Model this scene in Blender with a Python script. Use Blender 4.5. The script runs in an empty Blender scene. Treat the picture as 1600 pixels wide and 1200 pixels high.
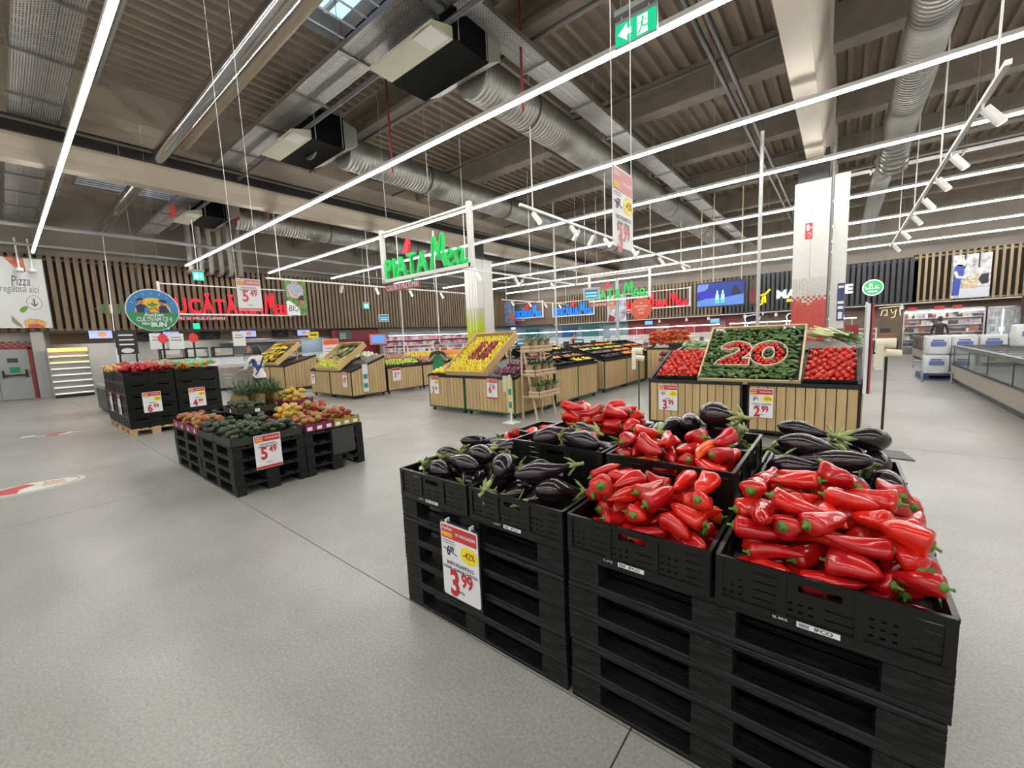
import bpy, math, random
from math import sin, cos, pi, radians, sqrt
from mathutils import Vector, Matrix, Euler
random.seed(7)
scn = bpy.context.scene
COL = scn.collection
# ---------------------------------------------------------------- camera
yaw, pit, rol = radians(38.86), radians(6.581), radians(-2.437)
FW = Vector((-sin(yaw)*cos(pit), cos(yaw)*cos(pit), -sin(pit)))
R0 = Vector((cos(yaw), sin(yaw), 0)); U0 = R0.cross(FW)
RT = cos(rol)*R0 + sin(rol)*U0; UP = -sin(rol)*R0 + cos(rol)*U0
camd = bpy.data.cameras.new('camera'); cam = bpy.data.objects.new('camera', camd); COL.objects.link(cam)
camd.sensor_width = 36; camd.lens = 640.26/1600*36; camd.clip_start = .05; camd.clip_end = 300
cam.matrix_world = Matrix(((RT.x, UP.x, -FW.x, 0), (RT.y, UP.y, -FW.y, 0), (RT.z, UP.z, -FW.z, 1.69), (0, 0, 0, 1)))
scn.camera = cam
# ---------------------------------------------------------------- world, exposure
w = bpy.data.worlds.new('world'); scn.world = w; w.use_nodes = True
bg = w.node_tree.nodes['Background']; bg.inputs[0].default_value = (.52, .72, 1, 1); bg.inputs[1].default_value = 1.3
vs = scn.view_settings; vs.view_transform = 'Standard'; vs.look = 'None'; vs.gamma = 1; vs.use_curve_mapping = False
vs.exposure = 0.7
TUBE = 36.0      # emission of the LED lines
# ---------------------------------------------------------------- materials
MATS = {}; KIDS = {}
def mat(n, c, r=.5, m=0., var=0., sc=8., bump=0., bsc=60., coat=0., em=0., alpha=1., rvar=0., objrand=0., trans=0., spec=.5, rand2=None):
    """principled material; var = colour mottling by noise, objrand = brightness change per object, rand2 = second colour mixed per object"""
    if n in MATS: return MATS[n]
    M = bpy.data.materials.new(n); M.use_nodes = True; nt = M.node_tree; N = nt.nodes; L = nt.links
    b = N['Principled BSDF']; b.inputs['Roughness'].default_value = r; b.inputs['Metallic'].default_value = m
    b.inputs['Specular IOR Level'].default_value = spec
    c4 = (*c, 1); b.inputs['Base Color'].default_value = c4
    tc = N.new('ShaderNodeTexCoord')
    out = None
    if var or rvar:
        no = N.new('ShaderNodeTexNoise'); no.inputs['Scale'].default_value = sc; no.inputs['Detail'].default_value = 4
        L.new(tc.outputs['Object'], no.inputs['Vector'])
    if rand2:
        oi = N.new('ShaderNodeObjectInfo'); mx = N.new('ShaderNodeMix'); mx.data_type = 'RGBA'
        cr = N.new('ShaderNodeMapRange'); cr.inputs[1].default_value = .35; L.new(oi.outputs['Random'], cr.inputs[0])
        L.new(cr.outputs[0], mx.inputs[0]); mx.inputs[6].default_value = c4; mx.inputs[7].default_value = (*rand2, 1); out = mx.outputs[2]
    if var:
        ra = N.new('ShaderNodeMapRange'); ra.inputs[1].default_value = .3; ra.inputs[2].default_value = .7
        ra.inputs[3].default_value = 1-var; ra.inputs[4].default_value = 1+var; L.new(no.outputs['Fac'], ra.inputs[0])
        mu = N.new('ShaderNodeMix'); mu.data_type = 'RGBA'; mu.blend_type = 'MULTIPLY'; mu.inputs[0].default_value = 1
        if out: L.new(out, mu.inputs[6])
        else: mu.inputs[6].default_value = c4
        L.new(ra.outputs[0], mu.inputs[7]); out = mu.outputs[2]
    if objrand:
        oi2 = N.new('ShaderNodeObjectInfo'); r2 = N.new('ShaderNodeMapRange'); r2.inputs[3].default_value = 1-objrand; r2.inputs[4].default_value = 1+objrand
        L.new(oi2.outputs['Random'], r2.inputs[0]); m2 = N.new('ShaderNodeMix'); m2.data_type = 'RGBA'; m2.blend_type = 'MULTIPLY'; m2.inputs[0].default_value = 1
        if out: L.new(out, m2.inputs[6])
        else: m2.inputs[6].default_value = c4
        L.new(r2.outputs[0], m2.inputs[7]); out = m2.outputs[2]
    if out: L.new(out, b.inputs['Base Color'])
    if rvar:
        rr = N.new('ShaderNodeMapRange'); rr.inputs[1].default_value = .3; rr.inputs[2].default_value = .7
        rr.inputs[3].default_value = max(.02, r-rvar); rr.inputs[4].default_value = min(1, r+rvar); L.new(no.outputs['Fac'], rr.inputs[0]); L.new(rr.outputs[0], b.inputs['Roughness'])
    if bump:
        n2 = N.new('ShaderNodeTexNoise'); n2.inputs['Scale'].default_value = bsc; L.new(tc.outputs['Object'], n2.inputs['Vector'])
        bu = N.new('ShaderNodeBump'); bu.inputs['Strength'].default_value = bump; bu.inputs['Distance'].default_value = .01
        L.new(n2.outputs['Fac'], bu.inputs['Height']); L.new(bu.outputs[0], b.inputs['Normal'])
    if coat: b.inputs['Coat Weight'].default_value = coat; b.inputs['Coat Roughness'].default_value = .06
    if em: b.inputs['Emission Color'].default_value = c4; b.inputs['Emission Strength'].default_value = em
    if trans: b.inputs['Transmission Weight'].default_value = trans
    if alpha < 1: b.inputs['Alpha'].default_value = alpha
    MATS[n] = M; return M
def wood(n, c, dark=.75, axis='Z', sc=3., rough=.5, objrand=.08):
    """wood with streaks along one axis of the object"""
    if n in MATS: return MATS[n]
    M = mat(n, c, rough); nt = M.node_tree; N = nt.nodes; L = nt.links; b = N['Principled BSDF']
    tc = N.new('ShaderNodeTexCoord'); mp = N.new('ShaderNodeMapping'); s = [sc*9]*3; s['XYZ'.index(axis)] = sc*.5; mp.inputs['Scale'].default_value = s
    oi = N.new('ShaderNodeObjectInfo'); ad = N.new('ShaderNodeVectorMath'); ad.operation = 'ADD'; mv = N.new('ShaderNodeMath'); mv.operation = 'MULTIPLY'; mv.inputs[1].default_value = 37
    L.new(oi.outputs['Random'], mv.inputs[0]); L.new(tc.outputs['Object'], ad.inputs[0]); L.new(mv.outputs[0], ad.inputs[1]); L.new(ad.outputs[0], mp.inputs[0])
    no = N.new('ShaderNodeTexNoise'); no.inputs['Scale'].default_value = 1; no.inputs['Detail'].default_value = 5; L.new(mp.outputs[0], no.inputs['Vector'])
    mx = N.new('ShaderNodeMix'); mx.data_type = 'RGBA'; mx.inputs[6].default_value = (*[v*dark for v in c], 1); mx.inputs[7].default_value = (*c, 1)
    mr = N.new('ShaderNodeMapRange'); mr.inputs[1].default_value = .35; mr.inputs[2].default_value = .62; L.new(no.outputs['Fac'], mr.inputs[0]); L.new(mr.outputs[0], mx.inputs[0])
    r2 = N.new('ShaderNodeMapRange'); r2.inputs[3].default_value = 1-objrand; r2.inputs[4].default_value = 1+objrand; L.new(oi.outputs['Random'], r2.inputs[0])
    m2 = N.new('ShaderNodeMix'); m2.data_type = 'RGBA'; m2.blend_type = 'MULTIPLY'; m2.inputs[0].default_value = 1
    L.new(mx.outputs[2], m2.inputs[6]); L.new(r2.outputs[0], m2.inputs[7]); L.new(m2.outputs[2], b.inputs['Base Color'])
    return M
def glow(n, c, e):
    if n in MATS: return MATS[n]
    M = bpy.data.materials.new(n); M.use_nodes = True; nt = M.node_tree; nt.nodes.clear()
    o = nt.nodes.new('ShaderNodeOutputMaterial'); em = nt.nodes.new('ShaderNodeEmission'); em.inputs[0].default_value = (*c, 1); em.inputs[1].default_value = e
    nt.links.new(em.outputs[0], o.inputs[0]); MATS[n] = M; return M
WHITE = mat('white_paint', (.72, .72, .70), .45)
CARD = mat('white_card', (.74, .75, .78), .4)
BLACK = mat('black_plastic', (.012, .013, .014), .38, var=.25, sc=20)
BLKMET = mat('black_metal', (.01, .01, .011), .4)
RED = mat('sign_red', (.52, .035, .035), .4)
REDD = mat('price_red', (.5, .02, .03), .45)
YEL = mat('badge_yellow', (.85, .72, .02), .45)
INK = mat('ink_black', (.02, .02, .025), .5)
ORG = mat('label_orange', (.75, .28, .05), .45)
GALV = mat('galvanised_steel', (.3, .295, .28), .45, .8, var=.12, sc=3)
STEEL = mat('brushed_steel', (.5, .5, .51), .3, .9)
CHROME = mat('polished_steel', (.55, .55, .56), .13, 1.)
DGREY = mat('dark_grey', (.05, .052, .055), .5)
GREY = mat('mid_grey', (.25, .255, .26), .5)
GREEN = mat('sign_green', (.02, .25, .09), .45)
DGREEN = mat('green_metal', (.01, .09, .05), .4)
# ---------------------------------------------------------------- mesh builder
class B:
    def __init__(s): s.v = []; s.f = []; s.mi = []; s.m = 0; s.sm = []; s.smooth = False
    def add(s, vs, fs, smooth=None):
        o = len(s.v); s.v += [tuple(p) for p in vs]
        for f in fs: s.f.append(tuple(i+o for i in f)); s.mi.append(s.m); s.sm.append(s.smooth if smooth is None else smooth)
        return s
    def box(s, x0, x1, y0, y1, z0, z1):
        return s.add([(x0,y0,z0),(x1,y0,z0),(x1,y1,z0),(x0,y1,z0),(x0,y0,z1),(x1,y0,z1),(x1,y1,z1),(x0,y1,z1)],
            [(0,3,2,1),(4,5,6,7),(0,1,5,4),(1,2,6,5),(2,3,7,6),(3,0,4,7)])
    def cbox(s, c, d): return s.box(c[0]-d[0]/2, c[0]+d[0]/2, c[1]-d[1]/2, c[1]+d[1]/2, c[2]-d[2]/2, c[2]+d[2]/2)
    def obox(s, p0, p1, w_, h_, up=(0,0,1)):
        """bar from p0 to p1, w_ wide, h_ high"""
        p0 = Vector(p0); p1 = Vector(p1); d = (p1-p0).normalized(); u = Vector(up); r = d.cross(u)
        if r.length < 1e-4: r = d.cross(Vector((1,0,0)))
        r.normalize(); u = r.cross(d); q = []
        for p in (p0, p1):
            for a, b_ in ((-1,-1),(1,-1),(1,1),(-1,1)): q.append(p+r*a*w_/2+u*b_*h_/2)
        return s.add(q, [(0,1,2,3),(7,6,5,4),(0,4,5,1),(1,5,6,2),(2,6,7,3),(3,7,4,0)])
    def tube(s, pts, r, n=10, cap=True):
        """tube along a list of points; r number or list"""
        pts = [Vector(p) for p in pts]; k = len(pts); rs = r if isinstance(r, (list, tuple)) else [r]*k
        q = []; ref = None
        for i, p in enumerate(pts):
            d = (pts[min(i+1, k-1)]-pts[max(i-1, 0)]).normalized()
            if ref is None: ref = d.orthogonal().normalized()
            else: ref = (ref-d*ref.dot(d)); ref = ref.normalized() if ref.length > 1e-5 else d.orthogonal().normalized()
            b_ = d.cross(ref)
            for j in range(n): a = 2*pi*j/n; q.append(p+(ref*cos(a)+b_*sin(a))*rs[i])
        fs = [(i*n+j, i*n+(j+1)%n, (i+1)*n+(j+1)%n, (i+1)*n+j) for i in range(k-1) for j in range(n)]
        s.add(q, fs, True)
        if cap: s.add(q[:n], [tuple(range(n-1,-1,-1))], False); s.add(q[-n:], [tuple(range(n))], False)
        return s
    def lathe(s, prof, n=16, c=(0,0,0), fn=None, smooth=True):
        """profile list (r,z) about z; closed with end points when r==0; fn deforms"""
        q = []; fs = []; rows = []
        for r, z in prof:
            if r < 1e-6: rows.append([len(q)]); q.append((0, 0, z))
            else:
                rows.append(list(range(len(q), len(q)+n)))
                q += [(r*cos(2*pi*j/n), r*sin(2*pi*j/n), z) for j in range(n)]
        for a, b_ in zip(rows, rows[1:]):
            for j in range(n):
                k = (j+1) % n
                if len(a) == 1 and len(b_) == 1: continue
                if len(a) == 1: fs.append((a[0], b_[k], b_[j]))
                elif len(b_) == 1: fs.append((a[j], a[k], b_[0]))
                else: fs.append((a[j], a[k], b_[k], b_[j]))
        if fn: q = [fn(*p) for p in q]
        return s.add([(p[0]+c[0], p[1]+c[1], p[2]+c[2]) for p in q], fs, smooth)
    def prism(s, pts, d, o=(0,0,0), ax=((1,0,0),(0,0,1))):
        """outline pts (2D) in plane spanned by ax at o, extruded by vector d"""
        a, b_ = Vector(ax[0]), Vector(ax[1]); o = Vector(o); d = Vector(d); n = len(pts)
        q = [o+a*p[0]+b_*p[1] for p in pts]; q += [p+d for p in q]
        return s.add(q, [tuple(range(n-1,-1,-1)), tuple(range(n, 2*n))]+[(i, (i+1)%n, n+(i+1)%n, n+i) for i in range(n)])
    def ball(s, c, r, n=10, m=7):
        rx, ry, rz = r if isinstance(r, (tuple, list)) else (r, r, r)
        pr = [(0,-1)]+[(sin(pi*i/m), -cos(pi*i/m)) for i in range(1, m)]+[(0,1)]
        return s.lathe(pr, n, c, fn=lambda x, y, z: (x*rx, y*ry, z*rz))
    def mesh(s, name, *mats):
        me = bpy.data.meshes.new(name); me.from_pydata(s.v, [], s.f)
        for m_ in mats: me.materials.append(m_)
        me.polygons.foreach_set('material_index', s.mi); me.polygons.foreach_set('use_smooth', s.sm); me.update()
        return me
def recalc(me):
    import bmesh
    bm = bmesh.new(); bm.from_mesh(me); bmesh.ops.recalc_face_normals(bm, faces=bm.faces); bm.to_mesh(me); bm.free(); return me
def ob(name, data, parent=None, loc=(0,0,0), rot=(0,0,0), sca=None):
    o = bpy.data.objects.new(name, data); COL.objects.link(o)
    if parent: o.parent = parent; KIDS.setdefault(parent.name, []).append(o)
    o.location = loc; o.rotation_euler = rot
    if sca: o.scale = sca if isinstance(sca, (tuple, list)) else (sca,)*3
    return o
def part(name, b, m, parent=None, **k):
    ms = m if isinstance(m, (list, tuple)) else [m]
    return ob(name, b.mesh(name, *ms), parent, **k)
def tag(o, label=None, cat=None, group=None, kind=None):
    if label: o['label'] = label
    if cat: o['category'] = cat
    if group: o['group'] = group
    if kind: o['kind'] = kind
    return o
def thing(name, label, cat, loc=(0,0,0), rz=0, group=None):
    o = ob(name, None, None, loc, (0,0,rz)); o.empty_display_size = .1; return tag(o, label, cat, group)
def dup(o, loc=None, rot=None, label=None, group=None, parent=None, sca=None):
    c = o.copy(); COL.objects.link(c); c.parent = parent
    if parent: KIDS.setdefault(parent.name, []).append(c)
    if loc is not None: c.location = loc
    if rot is not None: c.rotation_euler = rot if isinstance(rot, (tuple, list, Euler)) else (0,0,rot)
    if sca is not None: c.scale = (sca,)*3 if not isinstance(sca, (tuple, list)) else sca
    if label: c['label'] = label
    if group: c['group'] = group
    for ch in list(KIDS.get(o.name, ())): dup(ch, parent=c)
    return c
def struct(name, b, m, parent=None, **k):
    o = part(name, b, m, parent, **k)
    if not parent: o['kind'] = 'structure'
    return o
TXT = {}
def text_mesh(s, size=1., bold=0., xs=1., depth=0., align='CENTER', shear=0., res=3, space=1., va='CENTER'):
    key = (s, size, bold, xs, depth, align, shear, space, va)
    if key not in TXT:
        cu = bpy.data.curves.new('lettering', 'FONT'); cu.body = s; cu.size = size; cu.align_x = align; cu.align_y = va
        cu.offset = bold*size; cu.extrude = depth/2; cu.shear = shear; cu.resolution_u = res; cu.space_character = space
        t = bpy.data.objects.new('lettering', cu); me = bpy.data.meshes.new_from_object(t)
        bpy.data.objects.remove(t); bpy.data.curves.remove(cu)
        me.transform(Matrix.Diagonal((xs, 1, 1, 1))); me.name = 'lettering'; TXT[key] = me
    return TXT[key]
def text(name, s, parent, loc, m, size, rot=(pi/2,0,0), **k):
    """flat or raised lettering; local x right, local y up"""
    me = text_mesh(s, size, **k).copy(); me.materials.clear(); me.materials.append(m)
    return ob(name, me, parent, loc, rot)
def holed(w_, h_, t_, holes, b=None, m=0):
    """panel in XZ (x 0..w, z 0..h, thickness y 0..t) with rectangular holes (x0,x1,z0,z1)"""
    b = b or B(); xs = sorted({0, w_, *[v for h in holes for v in h[:2]]}); zs = sorted({0, h_, *[v for h in holes for v in h[2:]]})
    def hole(i, j):
        if i < 0 or j < 0 or i >= len(xs)-1 or j >= len(zs)-1: return True
        cx, cz = (xs[i]+xs[i+1])/2, (zs[j]+zs[j+1])/2
        return any(h[0] < cx < h[1] and h[2] < cz < h[3] for h in holes)
    for i in range(len(xs)-1):
        for j in range(len(zs)-1):
            if hole(i, j): continue
            x0, x1, z0, z1 = xs[i], xs[i+1], zs[j], zs[j+1]
            q = [(x0,0,z0),(x1,0,z0),(x1,t_,z0),(x0,t_,z0),(x0,0,z1),(x1,0,z1),(x1,t_,z1),(x0,t_,z1)]
            fs = [(0,1,5,4),(2,3,7,6)]
            if hole(i, j-1): fs.append((0,3,2,1))
            if hole(i, j+1): fs.append((4,5,6,7))
            if hole(i+1, j): fs.append((1,2,6,5))
            if hole(i-1, j): fs.append((3,0,4,7))
            b.add(q, fs)
    return b
# ================================================================ SETTING
def floor_mat():
    M = bpy.data.materials.new('polished_concrete'); M.use_nodes = True; nt = M.node_tree; N = nt.nodes; L = nt.links; b = N['Principled BSDF']
    g = N.new('ShaderNodeNewGeometry')
    def noise(sc, det, stretch=None):
        n = N.new('ShaderNodeTexNoise'); n.inputs['Scale'].default_value = sc; n.inputs['Detail'].default_value = det
        mp = N.new('ShaderNodeMapping'); mp.inputs['Scale'].default_value = stretch or (1, 1, 1); mp.inputs['Location'].default_value = (13.17, 27.71, .4137); L.new(g.outputs['Position'], mp.inputs[0]); L.new(mp.outputs[0], n.inputs['Vector'])
        return n.outputs['Fac']
    def rng(src, a, b_, lo, hi):
        m = N.new('ShaderNodeMapRange'); m.inputs[1].default_value = a; m.inputs[2].default_value = b_; m.inputs[3].default_value = lo; m.inputs[4].default_value = hi; m.interpolation_type = 'SMOOTHSTEP'; L.new(src, m.inputs[0]); return m.outputs[0]
    def mul(a, b_):
        m = N.new('ShaderNodeMath'); m.operation = 'MULTIPLY'; L.new(a, m.inputs[0]); L.new(b_, m.inputs[1]); return m.outputs[0]
    v = mul(mul(rng(noise(.7, 2), .0, 1., .78, 1.22), rng(noise(2.5, 3, (1, 1.4, 1)), .1, .9, .92, 1.08)), rng(noise(70, 3), .2, .8, .8, 1.2))
    cm = N.new('ShaderNodeCombineColor')
    for i, c in enumerate((.285, .283, .272)):
        k = N.new('ShaderNodeMath'); k.operation = 'MULTIPLY'; L.new(v, k.inputs[0]); k.inputs[1].default_value = c; L.new(k.outputs[0], cm.inputs[i])
    L.new(cm.outputs[0], b.inputs['Base Color'])
    L.new(rng(noise(.9, 3), .1, .9, .29, .42), b.inputs['Roughness'])
    return M
FLOORM = floor_mat()
fl = struct('floor', B().box(-29, 14, -10, 36, -.3, -.012), mat('joint_dark', (.05, .05, .048), .8))
sl = B().box(0, 5.822, 0, 5.822, -.012, 0).mesh('slab', FLOORM)
for i in range(-5, 3):
    for j in range(-2, 6):
        ob('slab', sl, fl, (-.636+5.83*i, 1.504+5.83*j, 0))
WOODS = wood('slat_wood', (.2, .145, .088), .72, 'Z', 2.5, .55, .1)
WOODP = wood('plank_wood', (.54, .385, .19), .82, 'Z', 2.2, .45, .06)
WOODT = wood('tray_wood', (.66, .45, .2), .8, 'X', 2.5, .45, .05)
PALLETW = wood('pallet_wood', (.52, .36, .2), .75, 'X', 3, .7, .12)
SLATD = mat('slat_dark', (.022, .028, .034), .5)
WALLW = mat('wall_white', (.62, .62, .6), .6, var=.04)
WALLB = mat('wall_brown', (.13, .09, .06), .6, var=.1, sc=2)
BACKD = mat('backing_black', (.018, .014, .011), .8)
CEIL = mat('deck_paint', (.235, .195, .143), .7, var=.12, sc=1.2)
BEAMW = mat('beam_paint', (.56, .51, .42), .6, var=.04, sc=1)
JOIST = mat('concrete_joist', (.16, .135, .105), .75, var=.15, sc=2)
# ---- left wall, kitchen recess
wl = B().box(-26.1, -25.75, -10, 32.2, 2.7, 8.6).box(-26.1, -25.75, 17, 32.2, 0, 2.7); wl.m = 1; wl.box(-26.1, -25.9, -10, 1.3, 0, 2.7)
struct('wall_left', wl, [mat('wall_upper', (.21, .185, .155), .7, var=.1, sc=1), mat('wall_lower', (.36, .35, .33), .6, var=.06, sc=2)])
struct('wall_kitchen', B().box(-28.8, -28.6, 1.2, 17, 0, 2.7).box(-28.8, -26.1, 1.1, 1.2, 0, 2.7).box(-28.8, -26.1, 17, 17.1, 0, 2.7).box(-28.6, -26.1, 1.2, 17, 2.7, 2.75), mat('kitchen_white', (.5, .5, .48), .5, var=.05))
struct('wall_near', B().box(-26, 14, -10.2, -10, 0, 8.6), WALLW)
struct('wall_right', B().box(14, 14.2, -10, 34, 0, 8.6), WALLW)
# ---- back wall
wb = B().box(-28, 14.2, 32.25, 32.5, 2.62, 8.6); struct('wall_back', wb, mat('wall_upper', (.2, .18, .15), .7))
wb2 = B(); wb2.box(-26, -14, 33.2, 33.4, 0, 2.62); wb2.m = 1; wb2.box(-14, -5.6, 33.2, 33.4, 0, 2.62); wb2.m = 2; wb2.box(-5.6, 14, 33.2, 33.4, 0, 2.62); wb2.m = 3; wb2.box(-28, 14, 32.5, 33.4, 2.62, 2.7)
struct('wall_counter', wb2, [mat('fish_wall', (.25, .38, .42), .4), mat('red_wall', (.3, .03, .035), .35, var=.1, sc=3), mat('butcher_brown', (.2, .135, .1), .5, var=.08, sc=2), WALLB])
struct('trim_1', B().box(-20.6, 14, 31.98, 32.2, 2.56, 2.62), WHITE)
# ---- slat screens: every slat its own piece
def slats(name, label, p0, dirv, n, pitch, wid, dep, z0, z1, m, back=None):
    t = thing(name, label, 'slat screen', p0); d = Vector(dirv)
    me = B().box(-wid/2, wid/2, -dep, 0, z0, z1).mesh('slat', m); rz = math.atan2(d.y, d.x)
    t.rotation_euler = (0, 0, rz)
    part('rail', B().box(-pitch, n*pitch, 0, .05, z0+.02, z0+.1).box(-pitch, n*pitch, 0, .05, z1-.2, z1-.1), m, t)
    part('backing', B().box(-pitch, n*pitch, .05, .08, z0+.06, z1), BACKD, t)
    for i in range(n): ob('slat', me, t, (i*pitch, 0, 0))
    return t
slats('slat_screen', 'long wooden slat screen above the kitchen counters on the left', (-25.5, -2.5, 0), (0, 1, 0), 138, .25, .15, .12, 2.72, 5.78, WOODS)
slats('slat_screen', 'wooden slat screen behind the blue and red counter signs at the back', (-20.4, 32, 0), (1, 0, 0), 56, .25, .14, .12, 2.64, 5.1, WOODS)
slats('slat_screen', 'black slat screen behind the white butcher lettering', (-6.35, 32, 0), (1, 0, 0), 38, .25, .15, .12, 2.64, 5.1, SLATD)
slats('slat_screen', 'pale wooden slat screen at far right behind the fishmonger photo', (3.2, 32, 0), (1, 0, 0), 28, .25, .1, .12, 2.64, 5.2, wood('slat_pale', (.36, .27, .16), .75, 'Z', 2.5, .55, .1))
pb = B().box(-25.7, -20.55, 31.98, 32.2, 2.7, 5.1); tag(part('wall_panel', pb, mat('panel_brown', (.16, .115, .08), .5, var=.08)), 'plain brown wall panel behind the first blue fish counter sign', 'panel')
# ---- ceiling deck (corrugated) with skylight openings
SKY = [(-9.0, -5.9, 3.3, 5.65), (-23.6, -21.6, 2.6, 5.9), (-24, -21.5, 13, 16), (7.5, 10.5, 27, 31)]
db = B()
def deck(x0, x1, y0, y1, z=8.3, p=.32, h=.11):
    x = x0
    while x < x1-1e-3:
        q = [(x, z), (x+p*.3, z), (x+p*.42, z+h), (x+p*.88, z+h), (x+p, z)]
        q = [(min(a, x1), c) for a, c in q]
        for (a, za), (b_, zb) in zip(q, q[1:]):
            if b_-a > 1e-4: db.add([(a, y0, za), (a, y1, za), (b_, y1, zb), (b_, y0, zb)], [(0, 1, 2, 3)])
        x += p
xs = sorted({-29, 14.2, *[v for s in SKY for v in s[:2]]})
for a, b_ in zip(xs, xs[1:]):
    ys = -10.0
    for s in sorted([s for s in SKY if s[0] <= a and b_ <= s[1]], key=lambda s: s[2]):
        deck(a, b_, ys, s[2]); ys = s[3]
    deck(a, b_, ys, 34)
for s in SKY: db.box(s[0], s[1], s[2]-.05, s[2], 8.3, 8.9).box(s[0], s[1], s[3], s[3]+.05, 8.3, 8.9).box(s[0]-.05, s[0], s[2], s[3], 8.3, 8.9).box(s[1], s[1]+.05, s[2], s[3], 8.3, 8.9)
# roof skin above the ribs keeps the sky out
def roof(a, b_, c, d): db.box(a, b_, c, d, 8.46, 8.5)
for a, b_ in zip(xs, xs[1:]):
    ys = -10.0
    for s in sorted([s for s in SKY if s[0] <= a and b_ <= s[1]], key=lambda s: s[2]):
        roof(a, b_, ys, s[2]); ys = s[3]
    roof(a, b_, ys, 36)
struct('ceiling', db, CEIL)
for i, s in enumerate(SKY):
    t = thing('skylight', ['barred skylight with bright panes above the ventilation units', 'distant skylight strip over the far left slat screen', 'distant skylight far back on the left', 'distant skylight at the far right'][i], 'skylight', ((s[0]+s[1])/2, (s[2]+s[3])/2, 8.3))
    W, D = (s[1]-s[0])/2, (s[3]-s[2])/2
    part('pane', B().box(-W, W, -D, D, .58, .6), mat('skylight_glass', (.85, .92, 1), .3, trans=1.), t)
    for k in range(7): x = -W+2*W*(k+.5)/7; part('bar', B().box(x-.015, x+.015, -D, D, .02, .05), WHITE, t)
    for k in range(3): y = -D+2*D*(k+.5)/3; part('mullion', B().box(-W, W, y-.04, y+.04, .5, .58), WHITE, t)
# ---- beams
def beam(x, prof, y0, y1, nm, m):
    h = [(a, z) for a, z in prof]; pts = [(x+a, z) for a, z in h]+[(x-a, z) for a, z in reversed(h)]
    return struct(nm, B().prism(pts, (0, y1-y0, 0), (0, y0, 0)), m)
PR = [(.19, 6.1), (.21, 6.35), (.36, 6.55), (.36, 7.3), (.6, 7.45), (.6, 8.3)]
beam(-.73, [(.19, 6.1), (.36, 7.0), (.36, 8.3)], -10, 34, 'trim_2', BEAMW)
beam(-14.75, PR, -10, 34, 'trim_3', mat('beam_beige', (.34, .295, .23), .65, var=.06, sc=1))
tag(part('cable_channel', B().box(-14.38, -14.3, -4, 32.2, 6.62, 6.85).tube([(-14.2, -4, 6.9), (-14.2, 32.2, 6.9)], .03, 8), BLKMET), 'black cable channel with conduit along the beige concrete beam', 'cable channel')
for i, y in enumerate([-6, -2.4, 7.2, 11.9, 15.9, 19.9, 23.9, 27.9, 31.6]):
    for x0, x1 in ((-25.7, -15.36), (-14.14, -1.1), (-.37, 14)):
        struct('trim_%d' % (i+4), B().box(x0, x1, y-.16, y+.16, 7.62, 8.3).box(x0, x1, y-.22, y+.22, 7.5, 7.66), JOIST)
# ---- columns
def column(name, label, x0, x1, y0, y1, cutz, build):
    t = thing(name, label, 'column', ((x0+x1)/2, (y0+y1)/2, 0)); a, d = (x1-x0)/2, (y1-y0)/2
    part('core', B().box(-a+.06, a-.06, -d+.06, d-.06, cutz, 6.3), BLKMET, t)
    build(t, a, d); return t
TILEW = mat('tile_white', (.6, .58, .53), .35); TILER = mat('tile_red', (.55, .05, .035), .3); CLAD = mat('cladding', (.6, .6, .57), .4, var=.03)
def col_red(t, a, d):
    part('cladding', B().box(-a, a, -d, d, 2.95, 5.5), CLAD, t); part('shaft', B().box(-a+.012, a-.012, -d+.012, d-.012, 0, 2.95), TILEW, t)
    part('seam', B().box(-.004, .004, -d-.003, -d, 2.95, 5.5), GREY, t)
    # tiles on the front face: white rows, mixed rows, red rows
    n = 13; p = 2*a/n; wh = B().box(-p/2+.004, p/2-.004, -.008, .008, -p/2+.004, p/2-.004); mw = wh.mesh('tile', TILEW); mr = wh.mesh('tile', TILER)
    rnd = random.Random(3); kz = 0; z = 2.95-p/2
    while z > .9:
        for i in range(n):
            red = kz > 10 or (kz > 7 and (i+kz) % 2 == 0) or (kz == 10 and rnd.random() < .7)
            if kz > 9 and rnd.random() < .06 and kz < 14: red = False
            ob('tile', mr if red else mw, t, (-a+p*(i+.5), -d, z))
        z -= p; kz += 1
YC = 14.2
cr = column('column', 'square column with white cladding above red mosaic tiles', -1.15, -.36, YC, YC+.75, 5.5, col_red)
part('sign_plate', B().box(-.13, .03, -.385, -.376, 4.0, 4.42), RED, cr)
part('sign_symbol', B().box(-.1, -.04, -.389, -.385, 4.22, 4.38).box(-.02, .01, -.389, -.385, 4.27, 4.32).tube([(-.08, -.387, 4.14), (-.02, -.387, 4.17), (0, -.387, 4.1), (-.05, -.387, 4.04), (-.08, -.387, 4.07)], .008, 6), CARD, cr)
cb = thing('column_casing', 'white square casing beside the red tiled column carrying blue posters', 'casing', (-.13, YC+.2, 0))
part('casing_body', B().box(-.16, .16, 0, .5, 0, 5.6), CLAD, cb); part('pipe', B().tube([(-.2, -.02, 1.6), (-.2, -.02, 6.4)], .035, 10), GREY, cb)
pm = mat('poster_navy', (.03, .04, .14), .4)
po = part('poster', B().box(.0, .155, -.02, -.012, 1.75, 2.75), pm, cb)
part('poster_print', B().box(.01, .145, -.024, -.02, 2.2, 2.27).box(.03, .12, -.024, -.02, 1.8, 1.98).box(.02, .135, -.024, -.02, 2.06, 2.14).box(.02, .135, -.024, -.02, 2.62, 2.68), CARD, po)
part('pipe_stub', B().tube([(-.2, -.05, 1.52), (.35, -.05, 1.52)], .03, 8), GREY, cb)
part('tile_panel', B().box(-.15, .15, -.012, 0, .9, 1.45), TILEW, cb)
hp = B()
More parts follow.
